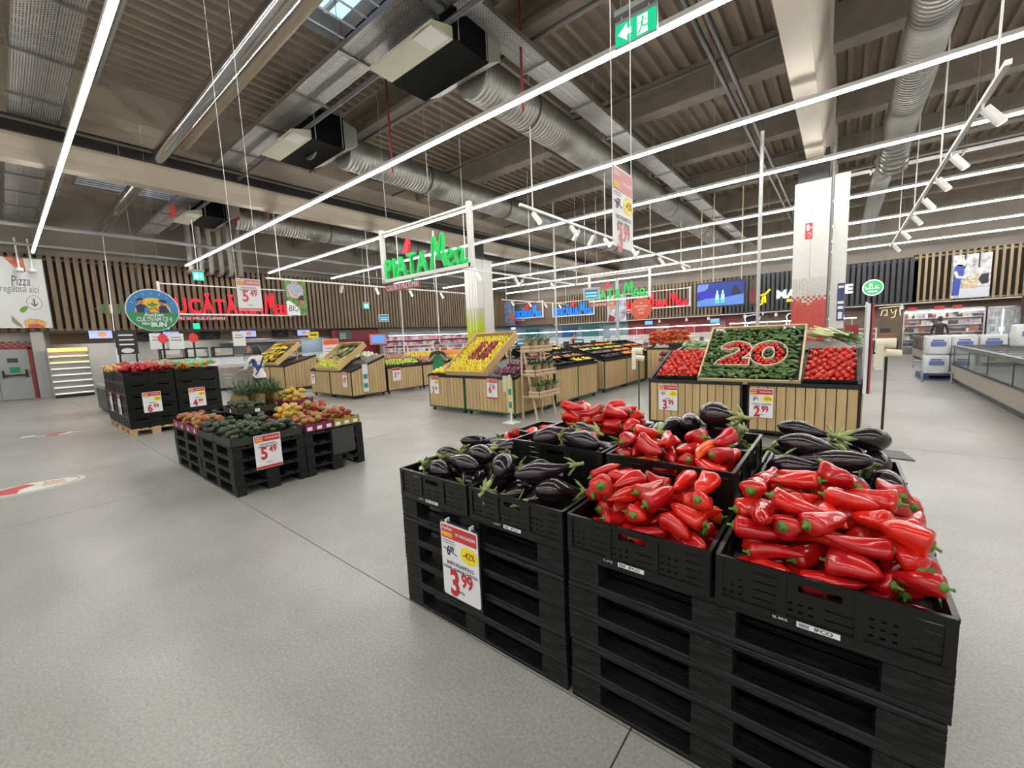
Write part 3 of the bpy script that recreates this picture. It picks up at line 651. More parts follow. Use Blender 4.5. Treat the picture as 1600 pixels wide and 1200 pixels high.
# ================================================================ PRICE SIGNS
def rrect(w_, h_, r, n=4):
    p = []
    for cx, cz, a0 in ((w_/2-r, r, -pi/2), (w_/2-r, h_-r, 0), (-w_/2+r, h_-r, pi/2), (-w_/2+r, r, pi)):
        for i in range(n+1): a = a0+pi/2*i/n; p.append((cx+r*cos(a), cz+r*sin(a)))
    return p
def price_sign(label, loc, rz, big, cents, w_=.29, h_=.41, disc=None, old=None, prod=None, org=None, unit='lei/kg', frame=False, footer=False, faded=False, tall=0, name='price_sign', back=False, detail=True, rx=0):
    t = thing(name, label, 'price sign', loc, rz)
    if rx: t.rotation_euler = (rx, 0, rz)
    y = -.004
    if frame: part('frame', B().prism(rrect(w_+.018, h_+.022, .018), (0, .006, 0), (0, -.003, -.011)), mat('frame_dark_green', (.012, .02, .018), .35), t)
    part('card', B().prism(rrect(w_, h_, .01 if not frame else .016), (0, .003, 0), (0, y-.001 if frame else -.0015, 0)), CARD, t)
    y = -.006 if frame else -.003
    hb = .075*h_/.41+tall; f = mat('faded_red', (.6, .2, .2), .45) if faded else RED; pr = mat('faded_price', (.58, .1, .12), .45) if faded else REDD
    part('header_band', B().box(-w_/2+.008, w_/2-.008, y, y+.001, h_-hb-.008, h_-.01), f, t)
    if detail:
        text('header_name', 'Auchan', t, (-w_/2+.055, y-.0006, h_-.028-tall*.3), CARD, .027, bold=.02)
        part('header_tab', B().box(-w_/2+.012, -w_/2+.095, y-.0005, y, h_-hb, h_-hb+.03+tall*.4), ORG, t)
        text('header_text', 'OFERTA', t, (-w_/2+.053, y-.0012, h_-hb+.016+tall*.2), YEL, .022, bold=.02)
        text('header_text', 'IN MAGAZIN', t, (w_*.18, y-.0006, h_-hb+.03+tall*.4), CARD, .026, bold=.02)
    k = h_/.41
    zt = h_-hb-.02
    if disc:
        st = []
        for i in range(28): a = 2*pi*i/28; r = (.062 if i % 2 else .054)*k; st.append((r*1.12*cos(a), r*.8*sin(a)))
        part('discount_badge', B().prism(st, (0, .001, 0), (w_*.26, y-.0003, zt-.048*k)), YEL, t)
        text('discount_text', disc, t, (w_*.26, y-.0012, zt-.048*k), mat('badge_brown', (.3, .07, .01), .5), .052*k, bold=.02, xs=.82)
        if detail: part('small_print', B().box(-w_*.45, -w_*.12, y-.0003, y, zt-.004, zt).box(-w_*.45, -w_*.1, y-.0003, y, zt-.017, zt-.014), INK, t)
        if old:
            text('old_price', old[0], t, (-w_*.3, y-.0006, zt-.058*k), INK, .075*k, bold=.03, xs=.75); text('old_price', old[1], t, (-w_*.2, y-.0006, zt-.045*k), INK, .04*k, bold=.03, xs=.75)
            part('strike_line', B().obox((-w_*.44, y-.0012, zt-.045*k), (-w_*.06, y-.0012, zt-.07*k), .001, .005), INK, t)
        zt -= .105*k
    if prod: text('product_text', prod, t, (0, y-.0006, zt-.02*k), INK, .028*k, bold=.02, xs=.7)
    if org: text('product_text', org, t, (0, y-.0006, zt-.048*k), INK, .024*k, bold=.02, xs=.7)
    zp = zt-.135*k
    text('price', big, t, (-w_*.17, y-.0006, zp), pr, .2*k, bold=.035, xs=.78, align='CENTER')
    text('price_cents', cents, t, (w_*.17, y-.0006, zp+.04*k), pr, .105*k, bold=.035, xs=.8)
    if unit: text('unit_text', unit, t, (0, y-.0006, .045*k+(.03 if footer else 0)), INK, .022*k, bold=.01)
    if footer: part('footer_band', B().box(-w_/2+.004, w_/2-.004, y, y+.001, .004, .035), f, t)
    return t
H = pi/2
s1 = price_sign('framed 3.99 price sign with yellow minus 42 percent badge on the nearest eggplant pallets', (-1.61, 1.474, .225), 0, '3', '99', .29, .435, '-42%', ('6', '89'), 'VINETE PROASPETE KG', 'ORIGINE - ROMANIA CALITATEA I', frame=True)
part('clip', B().box(-.1, -.09, -.01, .02, .435, .46).box(.09, .1, -.01, .02, .435, .46), CARD, s1)
price_sign('5.49 avocado price sign with red footer on the mango and avocado pallets', (-5.272, 1.875, .262), H, '5', '49', .29, .405, None, None, 'AVOCADO BUCATA', 'ORIGINE - PERU CALITATEA I', 'lei/buc', footer=True)
tag(part('grey_board', B().box(-5.278, -5.27, 2.66, 2.98, .21, .56), mat('board_grey', (.035, .036, .038), .5)), 'blank dark grey board hung on the mango pallets', 'board')
# ---- fruit cartons
MAG = mat('carton_magenta', (.16, .012, .05), .5, var=.15); MAGI = mat('carton_olive', (.3, .26, .04), .6); CARTB = mat('carton_dark', (.022, .023, .018), .6)
def carton(label, x, y, z, w_, d_, h_, m, stick=0, rz=0, face=1):
    t = thing('fruit_carton', label, 'carton', (x, y, z), rz)
    part('carton_base', B().box(-w_/2, w_/2, -d_/2, d_/2, 0, .006), m, t)
    for a, b_, c, d in ((-w_/2, w_/2, -d_/2, -d_/2+.006), (-w_/2, w_/2, d_/2-.006, d_/2), (-w_/2, -w_/2+.006, -d_/2, d_/2), (w_/2-.006, w_/2, -d_/2, d_/2)):
        lx = b_-a > d-c; e = B()
        if lx: e.prism([(a, .0), (b_, 0), (b_, h_*1.12), (b_-.06, h_*1.12), (b_-.08, h_), (a+.08, h_), (a+.06, h_*1.12), (a, h_*1.12)], (0, d-c, 0), (0, c, 0))
        else: e.prism([(c, .0), (d, 0), (d, h_*1.12), (d-.06, h_*1.12), (d-.08, h_), (c+.08, h_), (c+.06, h_*1.12), (c, h_*1.12)], (b_-a, 0, 0), (a, 0, 0), ((0,1,0),(0,0,1)))
        part('carton_wall', e, m, t)
    for i in range(stick):
        u = -d_/2+d_*(i+.5)/stick; part('sticker', B().box(w_/2, w_/2+.002, u-.035, u+.03, .02, .065), CARD, t)
        u = -w_/2+w_*(i+.5)/stick; part('sticker', B().box(u-.02, u+.02, -d_/2-.002, -d_/2, .02, .07), CARD, t)
    return t
def fruit_mat(n, c1, c2, c3, r=.4, sc=9.):
    M = mat(n, c1, r); nt = M.node_tree; N = nt.nodes; L = nt.links; tc = N.new('ShaderNodeTexCoord'); oi = N.new('ShaderNodeObjectInfo')
    no = N.new('ShaderNodeTexNoise'); no.noise_dimensions = '4D'; no.inputs['Scale'].default_value = sc; no.inputs['Detail'].default_value = 1
    mm = N.new('ShaderNodeMath'); mm.operation = 'MULTIPLY'; mm.inputs[1].default_value = 50; L.new(oi.outputs['Random'], mm.inputs[0]); L.new(mm.outputs[0], no.inputs['W']); L.new(tc.outputs['Object'], no.inputs['Vector'])
    cr = N.new('ShaderNodeValToRGB'); e = cr.color_ramp.elements; e[0].position = .36; e[0].color = (*c1, 1); e[1].position = .64; e[1].color = (*c3, 1); k = e.new(.5); k.color = (*c2, 1)
    L.new(no.outputs['Fac'], cr.inputs[0]); L.new(cr.outputs[0], N['Principled BSDF'].inputs['Base Color']); return M
MANG = fruit_mat('mango_red', (.34, .02, .03), (.36, .12, .03), (.2, .24, .05)); MANY = fruit_mat('mango_yellow', (.55, .25, .03), (.6, .36, .04), (.3, .3, .05))
def ovoid(x, y, z): k = 1+.12*x/.06*.5; return (x, y*k, z*k)
mango = tag(ob('mango', round_mesh('mango', .062, .043, .04, MANG, 12, 8, ovoid)), 'mango', 'mango'); mangoy = tag(ob('mango', round_mesh('mango', .066, .042, .04, MANY, 12, 8, ovoid)), 'mango', 'mango')
AVOM = mat('avocado_skin', (.028, .045, .02), .45, var=.35, sc=40, bump=.3, bsc=120, objrand=.3)
avo = tag(ob('avocado', round_mesh('avocado', .05, .036, .036, AVOM, 12, 8, lambda x, y, z: (x, y*(1+.28*x/.05*.5), z*(1+.28*x/.05*.5)))), 'avocado', 'avocado')
def fill(proto, sph, n, x0, x1, y0, y1, z, label, group, seed, pit=.3, sca=(.9, 1.1), plane=None, bias=None, tries=10, yaw=None, spread=0.):
    h = Heap(x0, x1, y0, y1, z, seed, plane)
    for i in range(n):
        p = proto; sp = sph
        if isinstance(proto, list): k = h.r.randrange(len(proto)); p = proto[k]; sp = sph[k]
        l, ro = h.drop(sp, tries, pit, bias=bias, yaw=yaw, spread=spread); use(p, l, ro, label, group, h.r.uniform(*sca))
    return h
SM = [(-.025, .037), (.025, .04)]; SA = [(-.018, .031), (.016, .036)]
zt = .578
for i, (cx, cy) in enumerate(((-5.59, 1.7), (-6.19, 1.7), (-5.59, 2.1), (-6.19, 2.1))):
    nm = ['nearest corner', 'front left', 'right-hand middle', 'middle'][i]
    carton('low dark carton of avocados at the %s of the mango display' % nm, cx, cy, zt, .59, .39, .09, CARTB)
    fill(avo, SA, 44 if i < 2 else 38, cx-.27, cx+.27, cy-.18, cy+.18, zt+.012, 'dark green avocado in the %s carton of the mango display' % nm, 'avocados in the %s carton' % nm, 100+i, bias=lambda x, y: -.1*(x+5.9)**2)
cz = zt+.105
use(crate, (-6.85, 2.45, zt), .0, 'black crate propping up the raised avocado carton', 'props of the mango display')
use(crate, (-6.85, 2.05, zt), .0, 'black crate propping up the raised avocado carton from the front', 'props of the mango display')
carton('raised dark carton of avocados in the middle of the mango display', -6.85, 2.25, zt+.175, .6, .5, .09, CARTB, 1)
fill(avo, SA, 42, -7.12, -6.58, 2.03, 2.47, zt+.187, 'dark green avocado in the raised carton of the mango display', 'avocados in the raised carton', 110)
for i, (cx, cy) in enumerate(((-6.79, 1.7), (-7.39, 1.7))):
    carton('magenta mango carton on the left front edge, %s' % ('nearer' if i == 0 else 'farther'), cx, cy, zt, .59, .39, .1, MAG, 2)
    fill(mango, SM, 24, cx-.27, cx+.27, cy-.17, cy+.17, zt+.012, 'red and green mango in the %s left magenta carton' % ('nearer' if i == 0 else 'farther'), 'mangoes in the left cartons', 120+i)
for i, (cx, cy) in enumerate(((-5.59, 2.52), (-5.59, 2.9), (-6.19, 2.52), (-6.19, 2.9))):
    nm = ['right front', 'far right', 'middle back', 'far back'][i]
    carton('magenta mango carton at the %s of the mango display' % nm, cx, cy, zt, .59, .38, .1, MAGI if i == 1 else MAG, 3)
    fill(mango if i != 2 else mangoy, SM, 24 if i < 2 else 28, cx-.27, cx+.27, cy-.17, cy+.17, zt+.012, 'blushed mango in the %s magenta carton' % nm, 'mangoes in the %s carton' % nm, 130+i)
use(crate, (-6.85, 2.87, zt), 0, 'black crate propping up the yellow mango carton', 'props of the mango display')
carton('raised magenta carton of yellow mangoes behind the avocados', -6.85, 2.87, zt+.175, .59, .38, .1, MAG, 2)
fill(mangoy, SM, 24, -7.1, -6.6, 2.72, 3.03, zt+.19, 'yellow orange mango in the raised back carton', 'mangoes in the raised back carton', 140)
# ---- pineapples
PINM = mat('pineapple_skin', (.2, .13, .03), .6, var=.4, sc=45, bump=.8, bsc=50); LEAF = mat('pineapple_leaf', (.07, .12, .05), .5, var=.3, sc=10)
def leafblade(b, p, d, ln, w_, droop, up=(0,0,1), n=4):
    """tapered blade strip from p in direction d, bending down"""
    p = Vector(p); d = Vector(d).normalized(); s_ = d.cross(Vector(up)); s_ = s_.normalized() if s_.length > 1e-3 else Vector((1,0,0)); q = []
    for i in range(n+1):
        u = i/n; c = p+d*ln*u+Vector((0,0,-droop*ln*u*u)); wd = w_*(1-u)**.6*(.6+.8*u if u < .5 else 1); q += [c-s_*wd, c+Vector((0,0,-wd*.35)), c+s_*wd]
    b.add(q, [f for i in range(n) for f in ((i*3, i*3+1, i*3+4, i*3+3), (i*3+1, i*3+2, i*3+5, i*3+4))], True)
def pineapple():
    o = ob('pineapple', B().lathe([(0, -.09), (.045, -.085), (.06, -.04), (.062, .0), (.056, .06), (.035, .088), (0, .09)], 14).mesh('pineapple', PINM)); tag(o, 'pineapple', 'pineapple')
    rn = random.Random(5)
    for k in range(34):
        a = k*2.4; el = 1.45-k*.033; b = B(); leafblade(b, (.02*cos(a), .02*sin(a), .085), (cos(a)*cos(el), sin(a)*cos(el), sin(el)), .33-.004*k, .0095, .35)
        part('leaf', b, LEAF, o)
    return o
pin = pineapple(); rn = random.Random(8)
for i in range(9):
    x, y = -7.42+(i % 3)*.17, 2.25+(i//3)*.24
    use(pin, (x+rn.uniform(-.02, .02), y, zt+.29), (rn.uniform(-.25, .25), rn.uniform(-.25, .25), rn.uniform(0, 6)), 'pineapple with spiky grey green crown behind the avocados', 'pineapples of the mango display', 1.2)
for i in range(3): use(crate, (-7.42, 2.2+i*.4, zt), 0, 'black crate under the pineapples', 'props of the mango display')
# ================================================================ ONION DISPLAY
def make_tub():
    t = thing('stacking_crate', 'crate', 'crate')
    b = B(); w_, d_, h_ = .59, .39, .228
    fw = holed(d_, h_, .008, [(.1, .29, .165, .19)]); fw.box(.02, .37, -.006, 0, .04, .05).box(0, d_, -.01, 0, h_-.02, h_).prism([(.05, .12), (.12, .1), (.27, .1), (.34, .12), (.33, .135), (.26, .118), (.13, .118), (.06, .135)], (0, .008, 0), (0, -.008, 0))
    fm = fw.mesh('end_wall', CRATEM); sm = crate_wall(w_-.016, h_, 0).mesh('side_wall', CRATEM)
    ob('end_wall', fm, t, (w_/2, -d_/2, 0), (0, 0, H)); ob('end_wall', fm, t, (-w_/2, d_/2, 0), (0, 0, -H))
    ob('side_wall', sm, t, (-w_/2+.008, -d_/2, 0)); ob('side_wall', sm, t, (w_/2-.008, d_/2, 0), (0, 0, pi))
    part('crate_base', B().box(-w_/2+.01, w_/2-.01, -d_/2+.01, d_/2-.01, 0, .01), CRATEM, t); return t
tub = make_tub()
for (x, y, nm) in ((-11.75, 1.9, 'front left under the red net bags'), (-11.75, 2.72, 'front right under the mint green bags'), (-12.98, 1.9, 'left back of the onion display'), (-12.98, 2.72, 'hidden back of the onion display')):
    use(palw, (x, y, 0), 0, 'pale wooden pallet at the '+nm, 'wooden pallets of the onion display')
LV = ['bottom', 'second', 'third', 'fourth', 'top']
for ix, x in enumerate((-11.45, -12.05, -12.68, -13.28)):
    for iy, y in enumerate((1.7, 2.1, 2.52, 2.92)):
        for k in range(5):
            if ix > 0 and iy > 0 and k < 4: continue
            if ix > 0 and k < 4 and iy > 0: continue
            use(tub, (x, y, .145+k*.232), 0, 'black stacking crate of the onion display, %s layer, %s row, %s from left' % (LV[k], ['front', 'second', 'third', 'back'][ix], ['first', 'second', 'third', 'fourth'][iy]), 'stacking crates of the onion display')
for ix, x in enumerate((-12.05, -12.68, -13.28)):      # inner columns carry the top crates
    for iy, y in enumerate((2.1, 2.52, 2.92)):
        for k in range(4): use(tub, (x, y, .145+k*.232), 0, 'inner black stacking crate inside the onion display', 'inner stacking crates of the onion display')
NETR = mat('net_red', (.42, .025, .035), .5, var=.5, sc=60); NETO = mat('net_orange', (.65, .27, .04), .5, var=.4, sc=50); NETY = mat('net_yellow', (.6, .36, .12), .55, var=.35, sc=50)
LABP = mat('label_coral', (.62, .2, .17), .4); LABM = mat('label_mint', (.2, .55, .4), .4); LABG = mat('label_green', (.16, .24, .05), .5, var=.4, sc=30)
def bag(name, net, lab):
    rn = random.Random(len(name)); b = B()
    for i in range(14): b.ball((rn.uniform(-.07, .07), rn.uniform(-.1, .1), rn.uniform(-.035, .05)), .037, 8, 6)
    o = part(name, b, net); tag(o, name, 'bag')
    if lab:
        part('label_card', B().box(.085, .089, -.06, .06, -.04, .09), lab, o, rot=(0, -.35, 0)); part('label_print', B().box(.089, .091, -.06, .06, -.03, .04), LABG, o, rot=(0, -.35, 0))
    return o
bags = [bag('onion_net_bag', NETR, None), bag('onion_bag', NETR, LABP), bag('carrot_bag', NETO, LABM), bag('potato_bag', NETY, None)]
rn = random.Random(21); BL = ['red net bag of onions at the left of the onion display', 'red bag with coral label card in the middle of the onion display', 'orange bag with mint green label card at the right of the onion display', 'yellow net bag at the far left edge of the onion display']
for ix in range(4):
    for j in range(9):
        y = 1.62+j*.172; x = -11.42-ix*.6+rn.uniform(-.05, .05)
        k = (3 if j == 0 and ix else 0) if j < 3 else 1 if j < 5 else 2
        for dx in (0, -.27):
            use(bags[k], (x+dx, y+rn.uniform(-.02, .02), 1.33+rn.uniform(0, .06)), (rn.uniform(-.35, .35), rn.uniform(-.45, .3), rn.uniform(-.5, .5)), BL[k], 'bags of the onion display')
price_sign('6.99 price sign with yellow badge on the front of the onion crates', (-11.135, 1.89, .45), H, '6', '99', .3, .42, '-40%', None, 'CEAPA ROSIE', None, None)
price_sign('price sign with yellow badge on the right front of the onion crates', (-11.135, 2.66, .45), H, '4', '99', .3, .42, '-40%', None, 'MORCOVI', None, None)
price_sign('nearer price sign on the left side of the onion crates seen edge on', (-11.9, 1.485, .4), 0, '6', '99', .3, .42, '-40%', None, None, None, None, detail=False)
price_sign('farther price sign on the left side of the onion crates seen edge on', (-12.9, 1.485, .4), 0, '6', '99', .3, .42, '-40%', None, None, None, None, detail=False)
# ================================================================ WOODEN PRODUCE STANDS
CASTM = mat('caster_rubber', (.04, .04, .04), .6)
def stand(label, x, y, rz, w_, d_, h0, h1, sides='', frame=BLKMET, z0=.12, pitch=.1, group='wooden produce stands', front=True):
    """origin at front left floor corner; front faces local -y; sloping black top from h0 (front) to h1 (back)"""
    t = thing('produce_stand', label, 'produce stand', (x, y, 0), rz, group); e = .03
    f = B().box(0, e, 0, e, z0, h0).box(w_-e, w_, 0, e, z0, h0).box(0, e, d_-e, d_, z0, h1).box(w_-e, w_, d_-e, d_, z0, h1)
    f.box(0, w_, 0, e, z0-.03, z0).box(0, w_, d_-e, d_, z0-.03, z0).box(0, e, e, d_-e, z0-.03, z0).box(w_-e, w_, e, d_-e, z0-.03, z0)
    part('frame', f, frame, t)
    part('rim', B().box(0, w_, -.015, e, h0-.035, h0+.025).obox((e/2, e, h0-.0), (e/2, d_, h1), e+.02, .06).obox((w_-e/2, e, h0), (w_-e/2, d_, h1), e+.02, .06), BLKMET, t)
    part('top_board', B().prism([(e, h0-.06), (d_, h1-.06), (d_, h1-.03), (e, h0-.03)], (w_, 0, 0), (0, 0, 0), ((0,1,0),(0,0,1))), BLACK, t)
    part('inner_panel', B().box(e, w_-e, .012, .018, z0, h0-.03).box(.012, .018, e, d_-e, z0, h0-.03).box(w_-.018, w_-.012, e, d_-e, z0, h0-.03), BLACK, t)
    if front:
        n = max(1, round((w_-2*e)/pitch)); p = (w_-2*e)/n; pm = PM.setdefault(('pl', round(p, 3), round(h0, 2), z0), B().box(.006, p-.006, -.006, .011, z0+.005, h0-.04).mesh('plank', WOODP))
        for i in range(n): ob('plank', pm, t, (e+i*p, 0, 0))
    for s_ in sides:
        n = max(1, round((d_-e)/pitch)); p = (d_-e)/n
        for i in range(n):
            a, b_ = e*.5+i*p+.006, e*.5+(i+1)*p-.006; za, zb = h0+(h1-h0)*a/d_-.05, h0+(h1-h0)*b_/d_-.05; xx = w_ if s_ == 'r' else -.012
            part('side_plank', B().prism([(a, z0), (b_, z0), (b_, zb), (a, za)], (.012, 0, 0), (xx, 0, 0), ((0,1,0),(0,0,1))), WOODP, t)
    cm = PM.setdefault('caster', B().tube([(-.015, 0, .04), (.015, 0, .04)], .04, 10).box(-.02, .02, -.015, .015, .05, .1).mesh('caster', CASTM))
    for cx, cy in ((.08, .08), (w_-.08, .08), (.08, d_-.08), (w_-.08, d_-.08)): ob('caster', cm, t, (cx, cy, 0))
    return t
def slope(x0, x1, y0, y1, z0, z1):
    """returns a function u(across m), v(along slope m), h(above) -> world point, with axes; slope rises along +y"""
    ln = sqrt((y1-y0)**2+(z1-z0)**2); vy, vz = (y1-y0)/ln, (z1-z0)/ln
    f = lambda u, v, h=0: (x0+u, y0+vy*v-vz*h, z0+vz*v+vy*h)
    return f, x1-x0, ln, math.atan2(z1-z0, y1-y0)
def slopex(y0, y1, x0, x1, z0, z1):
    """slope rising along -x from the front edge x0; across = +y"""
    ln = sqrt((x1-x0)**2+(z1-z0)**2); vx, vz = (x1-x0)/ln, (z1-z0)/ln
    f = lambda u, v, h=0: (x0+vx*v+vz*h, y0+u, z0+vz*v-vx*h)
    return f, y1-y0, ln, math.atan2(z1-z0, -(x1-x0))
STUFF = {}
def grid(S, proto, r, label, group, seed, u0=0, u1=None, v0=0, v1=None, du=None, dv=None, cond=None, jit=.12, h=None, long=False, sca=(.92, 1.08), stuff=False):
    f, W, Ln, ang = S; u1 = W if u1 is None else u1; v1 = Ln if v1 is None else v1; rn = random.Random(seed); du = du or 2*r*1.03; dv = dv or 2*r*.93; h = r if h is None else h; n = 0
    j = 0; v = v0+r
    while v < v1-r*.6:
        u = u0+r+(du/2 if j % 2 else 0)
        while u < u1-r*.8:
            if cond is None or cond(u, v):
                p = proto[rn.randrange(len(proto))] if isinstance(proto, list) else proto
                pt = f(u+rn.uniform(-jit, jit)*r*2, v+rn.uniform(-jit, jit)*r*2, h+rn.uniform(0, .3)*r)
                ro = (rn.uniform(0, 6), rn.uniform(0, 6), rn.uniform(0, 6)) if not long else (ang*0+rn.uniform(-.15, .15), rn.uniform(-.5, .1), rn.uniform(0, 6))
                if stuff: STUFF.setdefault(p.name, (p, []))[1].append((pt, ro, rn.uniform(*sca)))
                else: use(p, pt, ro, label, group, rn.uniform(*sca))
                n += 1
            u += du
        v += dv; j += 1
    return n
def sph(name, r, c, cat, rough=.4, var=.12, sq=1., c2=None, coat=0., k=(10, 7)):
    M = mat(name+'_skin', c, rough, var=var, sc=12, objrand=.08, rand2=c2, coat=coat)
    return tag(ob(name, round_mesh(name, r, r, r*sq, M, *k)), name, cat)
lemon = tag(ob('lemon', round_mesh('lemon', .043, .032, .032, mat('lemon_skin', (.75, .56, .02), .4, var=.08, sc=30, rand2=(.62, .58, .05)), 10, 7, lambda x, y, z: (x*(1+.12*(abs(x)/.043)**6), y, z))), 'lemon', 'lemon')
apple = sph('apple', .036, (.3, .02, .04), 'apple', .3, .3, .9, (.42, .1, .09)); tomato = sph('tomato', .038, (.6, .02, .012), 'tomato', .25, .1, .84, (.68, .05, .012), .4)
gapple = sph('green_apple', .037, (.45, .55, .06), 'apple', .3, .1, .9); orange = sph('orange', .04, (.75, .24, .02), 'orange', .45); potato = sph('potato', .045, (.36, .23, .1), 'potato', .7, .2, .75, (.3, .16, .08))
pinkp = sph('sweet_potato', .05, (.42, .2, .17), 'sweet potato', .6, .2, .7, (.5, .3, .26)); onion = sph('onion', .04, (.1, .02, .05), 'onion', .3, .3, .9, (.2, .05, .1)); plum = sph('plum', .03, (.03, .012, .05), 'plum', .3)
CUCM = mat('cucumber_skin', (.05, .11, .025), .4, var=.35, sc=30, rand2=(.13, .2, .06))
def cucb(L_, r, c): return B().lathe([(0, -1), (.55, -.95), (.92, -.7), (1, 0), (.92, .7), (.55, .95), (0, 1)], 9, fn=lambda x, y, z: (z*L_, x*r+c*z*z, y*r)).mesh('cucumber', CUCM)
cuc = [tag(ob('cucumber', cucb(.062, .023, .004)), 'cucumber', 'cucumber'), tag(ob('cucumber', cucb(.068, .021, -.01)), 'cucumber', 'cucumber'), tag(ob('cucumber', cucb(.055, .024, 0)), 'cucumber', 'cucumber')]
STUFF_P = [lemon, apple, tomato, gapple, orange, potato, pinkp, onion, plum]
# tilted wooden display tray
def tilt_tray(label, S, depth=.11, m=None, t=.025, drop=.05):
    f, W, Ln, ang = S; m = m or WOODT; o = thing('display_tray', label, 'display tray')
    def slab(u0, u1, v0, v1, h0, h1, nm, mm=m):
        q = [f(u, v, h) for h in (h0, h1) for u, v in ((u0, v0), (u1, v0), (u1, v1), (u0, v1))]
        part(nm, B().add(q, [(0,3,2,1),(4,5,6,7),(0,1,5,4),(1,2,6,5),(2,3,7,6),(3,0,4,7)]), mm, o)
    slab(-t, W+t, -t, Ln+t, -drop-.01, -.01, 'tray_base'); slab(0, W, 0, Ln, -.01, 0, 'liner', BLACK)
    slab(-t, 0, -t, Ln+t, -.01, depth, 'side_board'); slab(W, W+t, -t, Ln+t, -.01, depth, 'side_board'); slab(0, W, -t, 0, -.01, depth*.55, 'front_board'); slab(0, W, Ln, Ln+t, -.01, depth, 'back_board')
    x, y, z = f(W*.15, Ln*.93, -.06); part('prop_leg', B().box(x-.02, x+.02, y-.02, y+.02, .9, z), m, o)
    x, y, z = f(W*.85, Ln*.93, -.06); part('prop_leg', B().box(x-.02, x+.02, y-.02, y+.02, .9, z), m, o)
    return o
# ---------------- cucumber and tomato island
stand('stand under the left tomatoes with black frame and 3.99 sign', -2.62, 7.1, 0, 1.46, 1.15, .83, 1.26, 'l', pitch=.118)
stand('stand under the right tomatoes with black frame and 2.99 sign', -1.09, 7.1, 0, 1.33, 1.15, .83, 1.26, 'r', pitch=.118)
SC = slope(-1.78, -.45, 7.1, 8.05, .87, 1.63); tilt_tray('wide tilted wooden tray of cucumbers with tomato number 20', SC, .07, wood('tray_pine', (.62, .5, .27), .85, 'X', 2.5, .5))
# number 20: outline strips with tomatoes inside
def ell(cx, cy, a, b_, a0, a1, n): return [(cx+a*cos(a0+(a1-a0)*i/n), cy+b_*sin(a0+(a1-a0)*i/n)) for i in range(n+1)]
two = ell(.43, .66, .15, .13, 2.7, -.55, 12)+[(.42, .46), (.29, .37)]; two_b = [(.26, .36), (.62, .36)]
zero = ell(.9, .56, .165, .2, 0, 2*pi, 24)
def dist(p, path):
    d = 9
    for (ax, ay), (bx, by) in zip(path, path[1:]):
        vx, vy = bx-ax, by-ay; l2 = vx*vx+vy*vy or 1e-9; s_ = max(0, min(1, ((p[0]-ax)*vx+(p[1]-ay)*vy)/l2)); d = min(d, sqrt((p[0]-ax-s_*vx)**2+(p[1]-ay-s_*vy)**2))
    return d
HW = .085; nd = lambda u, v: min(dist((u, v), two), dist((u, v), two_b), dist((u, v), zero))
ot = thing('number_outline', 'cream strip outline of the number 20 in the cucumbers', 'number', SC[0](.65, .5, 0)); o0 = Vector(ot.location)
def strip(loop, nm):
    b = B()
    for (a0, a1), (b0, b1) in zip(loop, loop[1:]+loop[:1]):
        if abs(a0-b0)+abs(a1-b1) < 1e-4: continue
        q = [Vector(SC[0](u, v, h))-o0 for u, v, h in ((a0, a1, 0), (b0, b1, 0), (b0, b1, .075), (a0, a1, .075))]; n_ = (q[1]-q[0]).cross(q[3]-q[0]).normalized()*.006
        b.add([p-n_ for p in q]+[p+n_ for p in q], [(0,1,2,3),(7,6,5,4),(3,2,6,7),(0,4,5,1),(1,5,6,2),(0,3,7,4)])
    part(nm, b, mat('outline_cream', (.75, .62, .5), .5), ot)
strip(ell(.9, .56, .165+HW, .2+HW, 0, 2*pi, 28)[:-1], 'outer_strip'); strip(ell(.9, .56, .165-HW, .2-HW*.8, 0, 2*pi, 20)[:-1], 'inner_strip')
tw_o = ell(.43, .64, .15+HW, .13+HW, 3.0, -.6, 14)+[(.55, .44), (.66, .44), (.66, .28), (.17, .28), (.2, .38)]; tw_i = [(.2, .38), (.4, .54)]+ell(.43, .64, .06, .05, -.6, 3.0, 8)
strip(tw_o+tw_i[1:], 'outer_strip')
grid(SC, tomato, .033, 'red tomato inside the number 20 in the cucumber tray', 'tomatoes of the number', 31, 0, None, 0, None, cond=lambda u, v: nd(u, v) < HW-.03, sca=(.82, .92))
grid(SC, cuc, .05, 'small green cucumber in the tilted tray around the number 20', 'cucumbers in the tilted tray', 32, .0, None, 0, None, du=.083, dv=.049, cond=lambda u, v: nd(u, v) > HW+.02, h=.025, long=True, jit=.25)
grid(SC, cuc, .05, 'small green cucumber in the tilted tray around the number 20', 'cucumbers in the tilted tray', 36, .0, None, 0, .3, du=.14, dv=.1, h=.055, long=True, jit=.3)
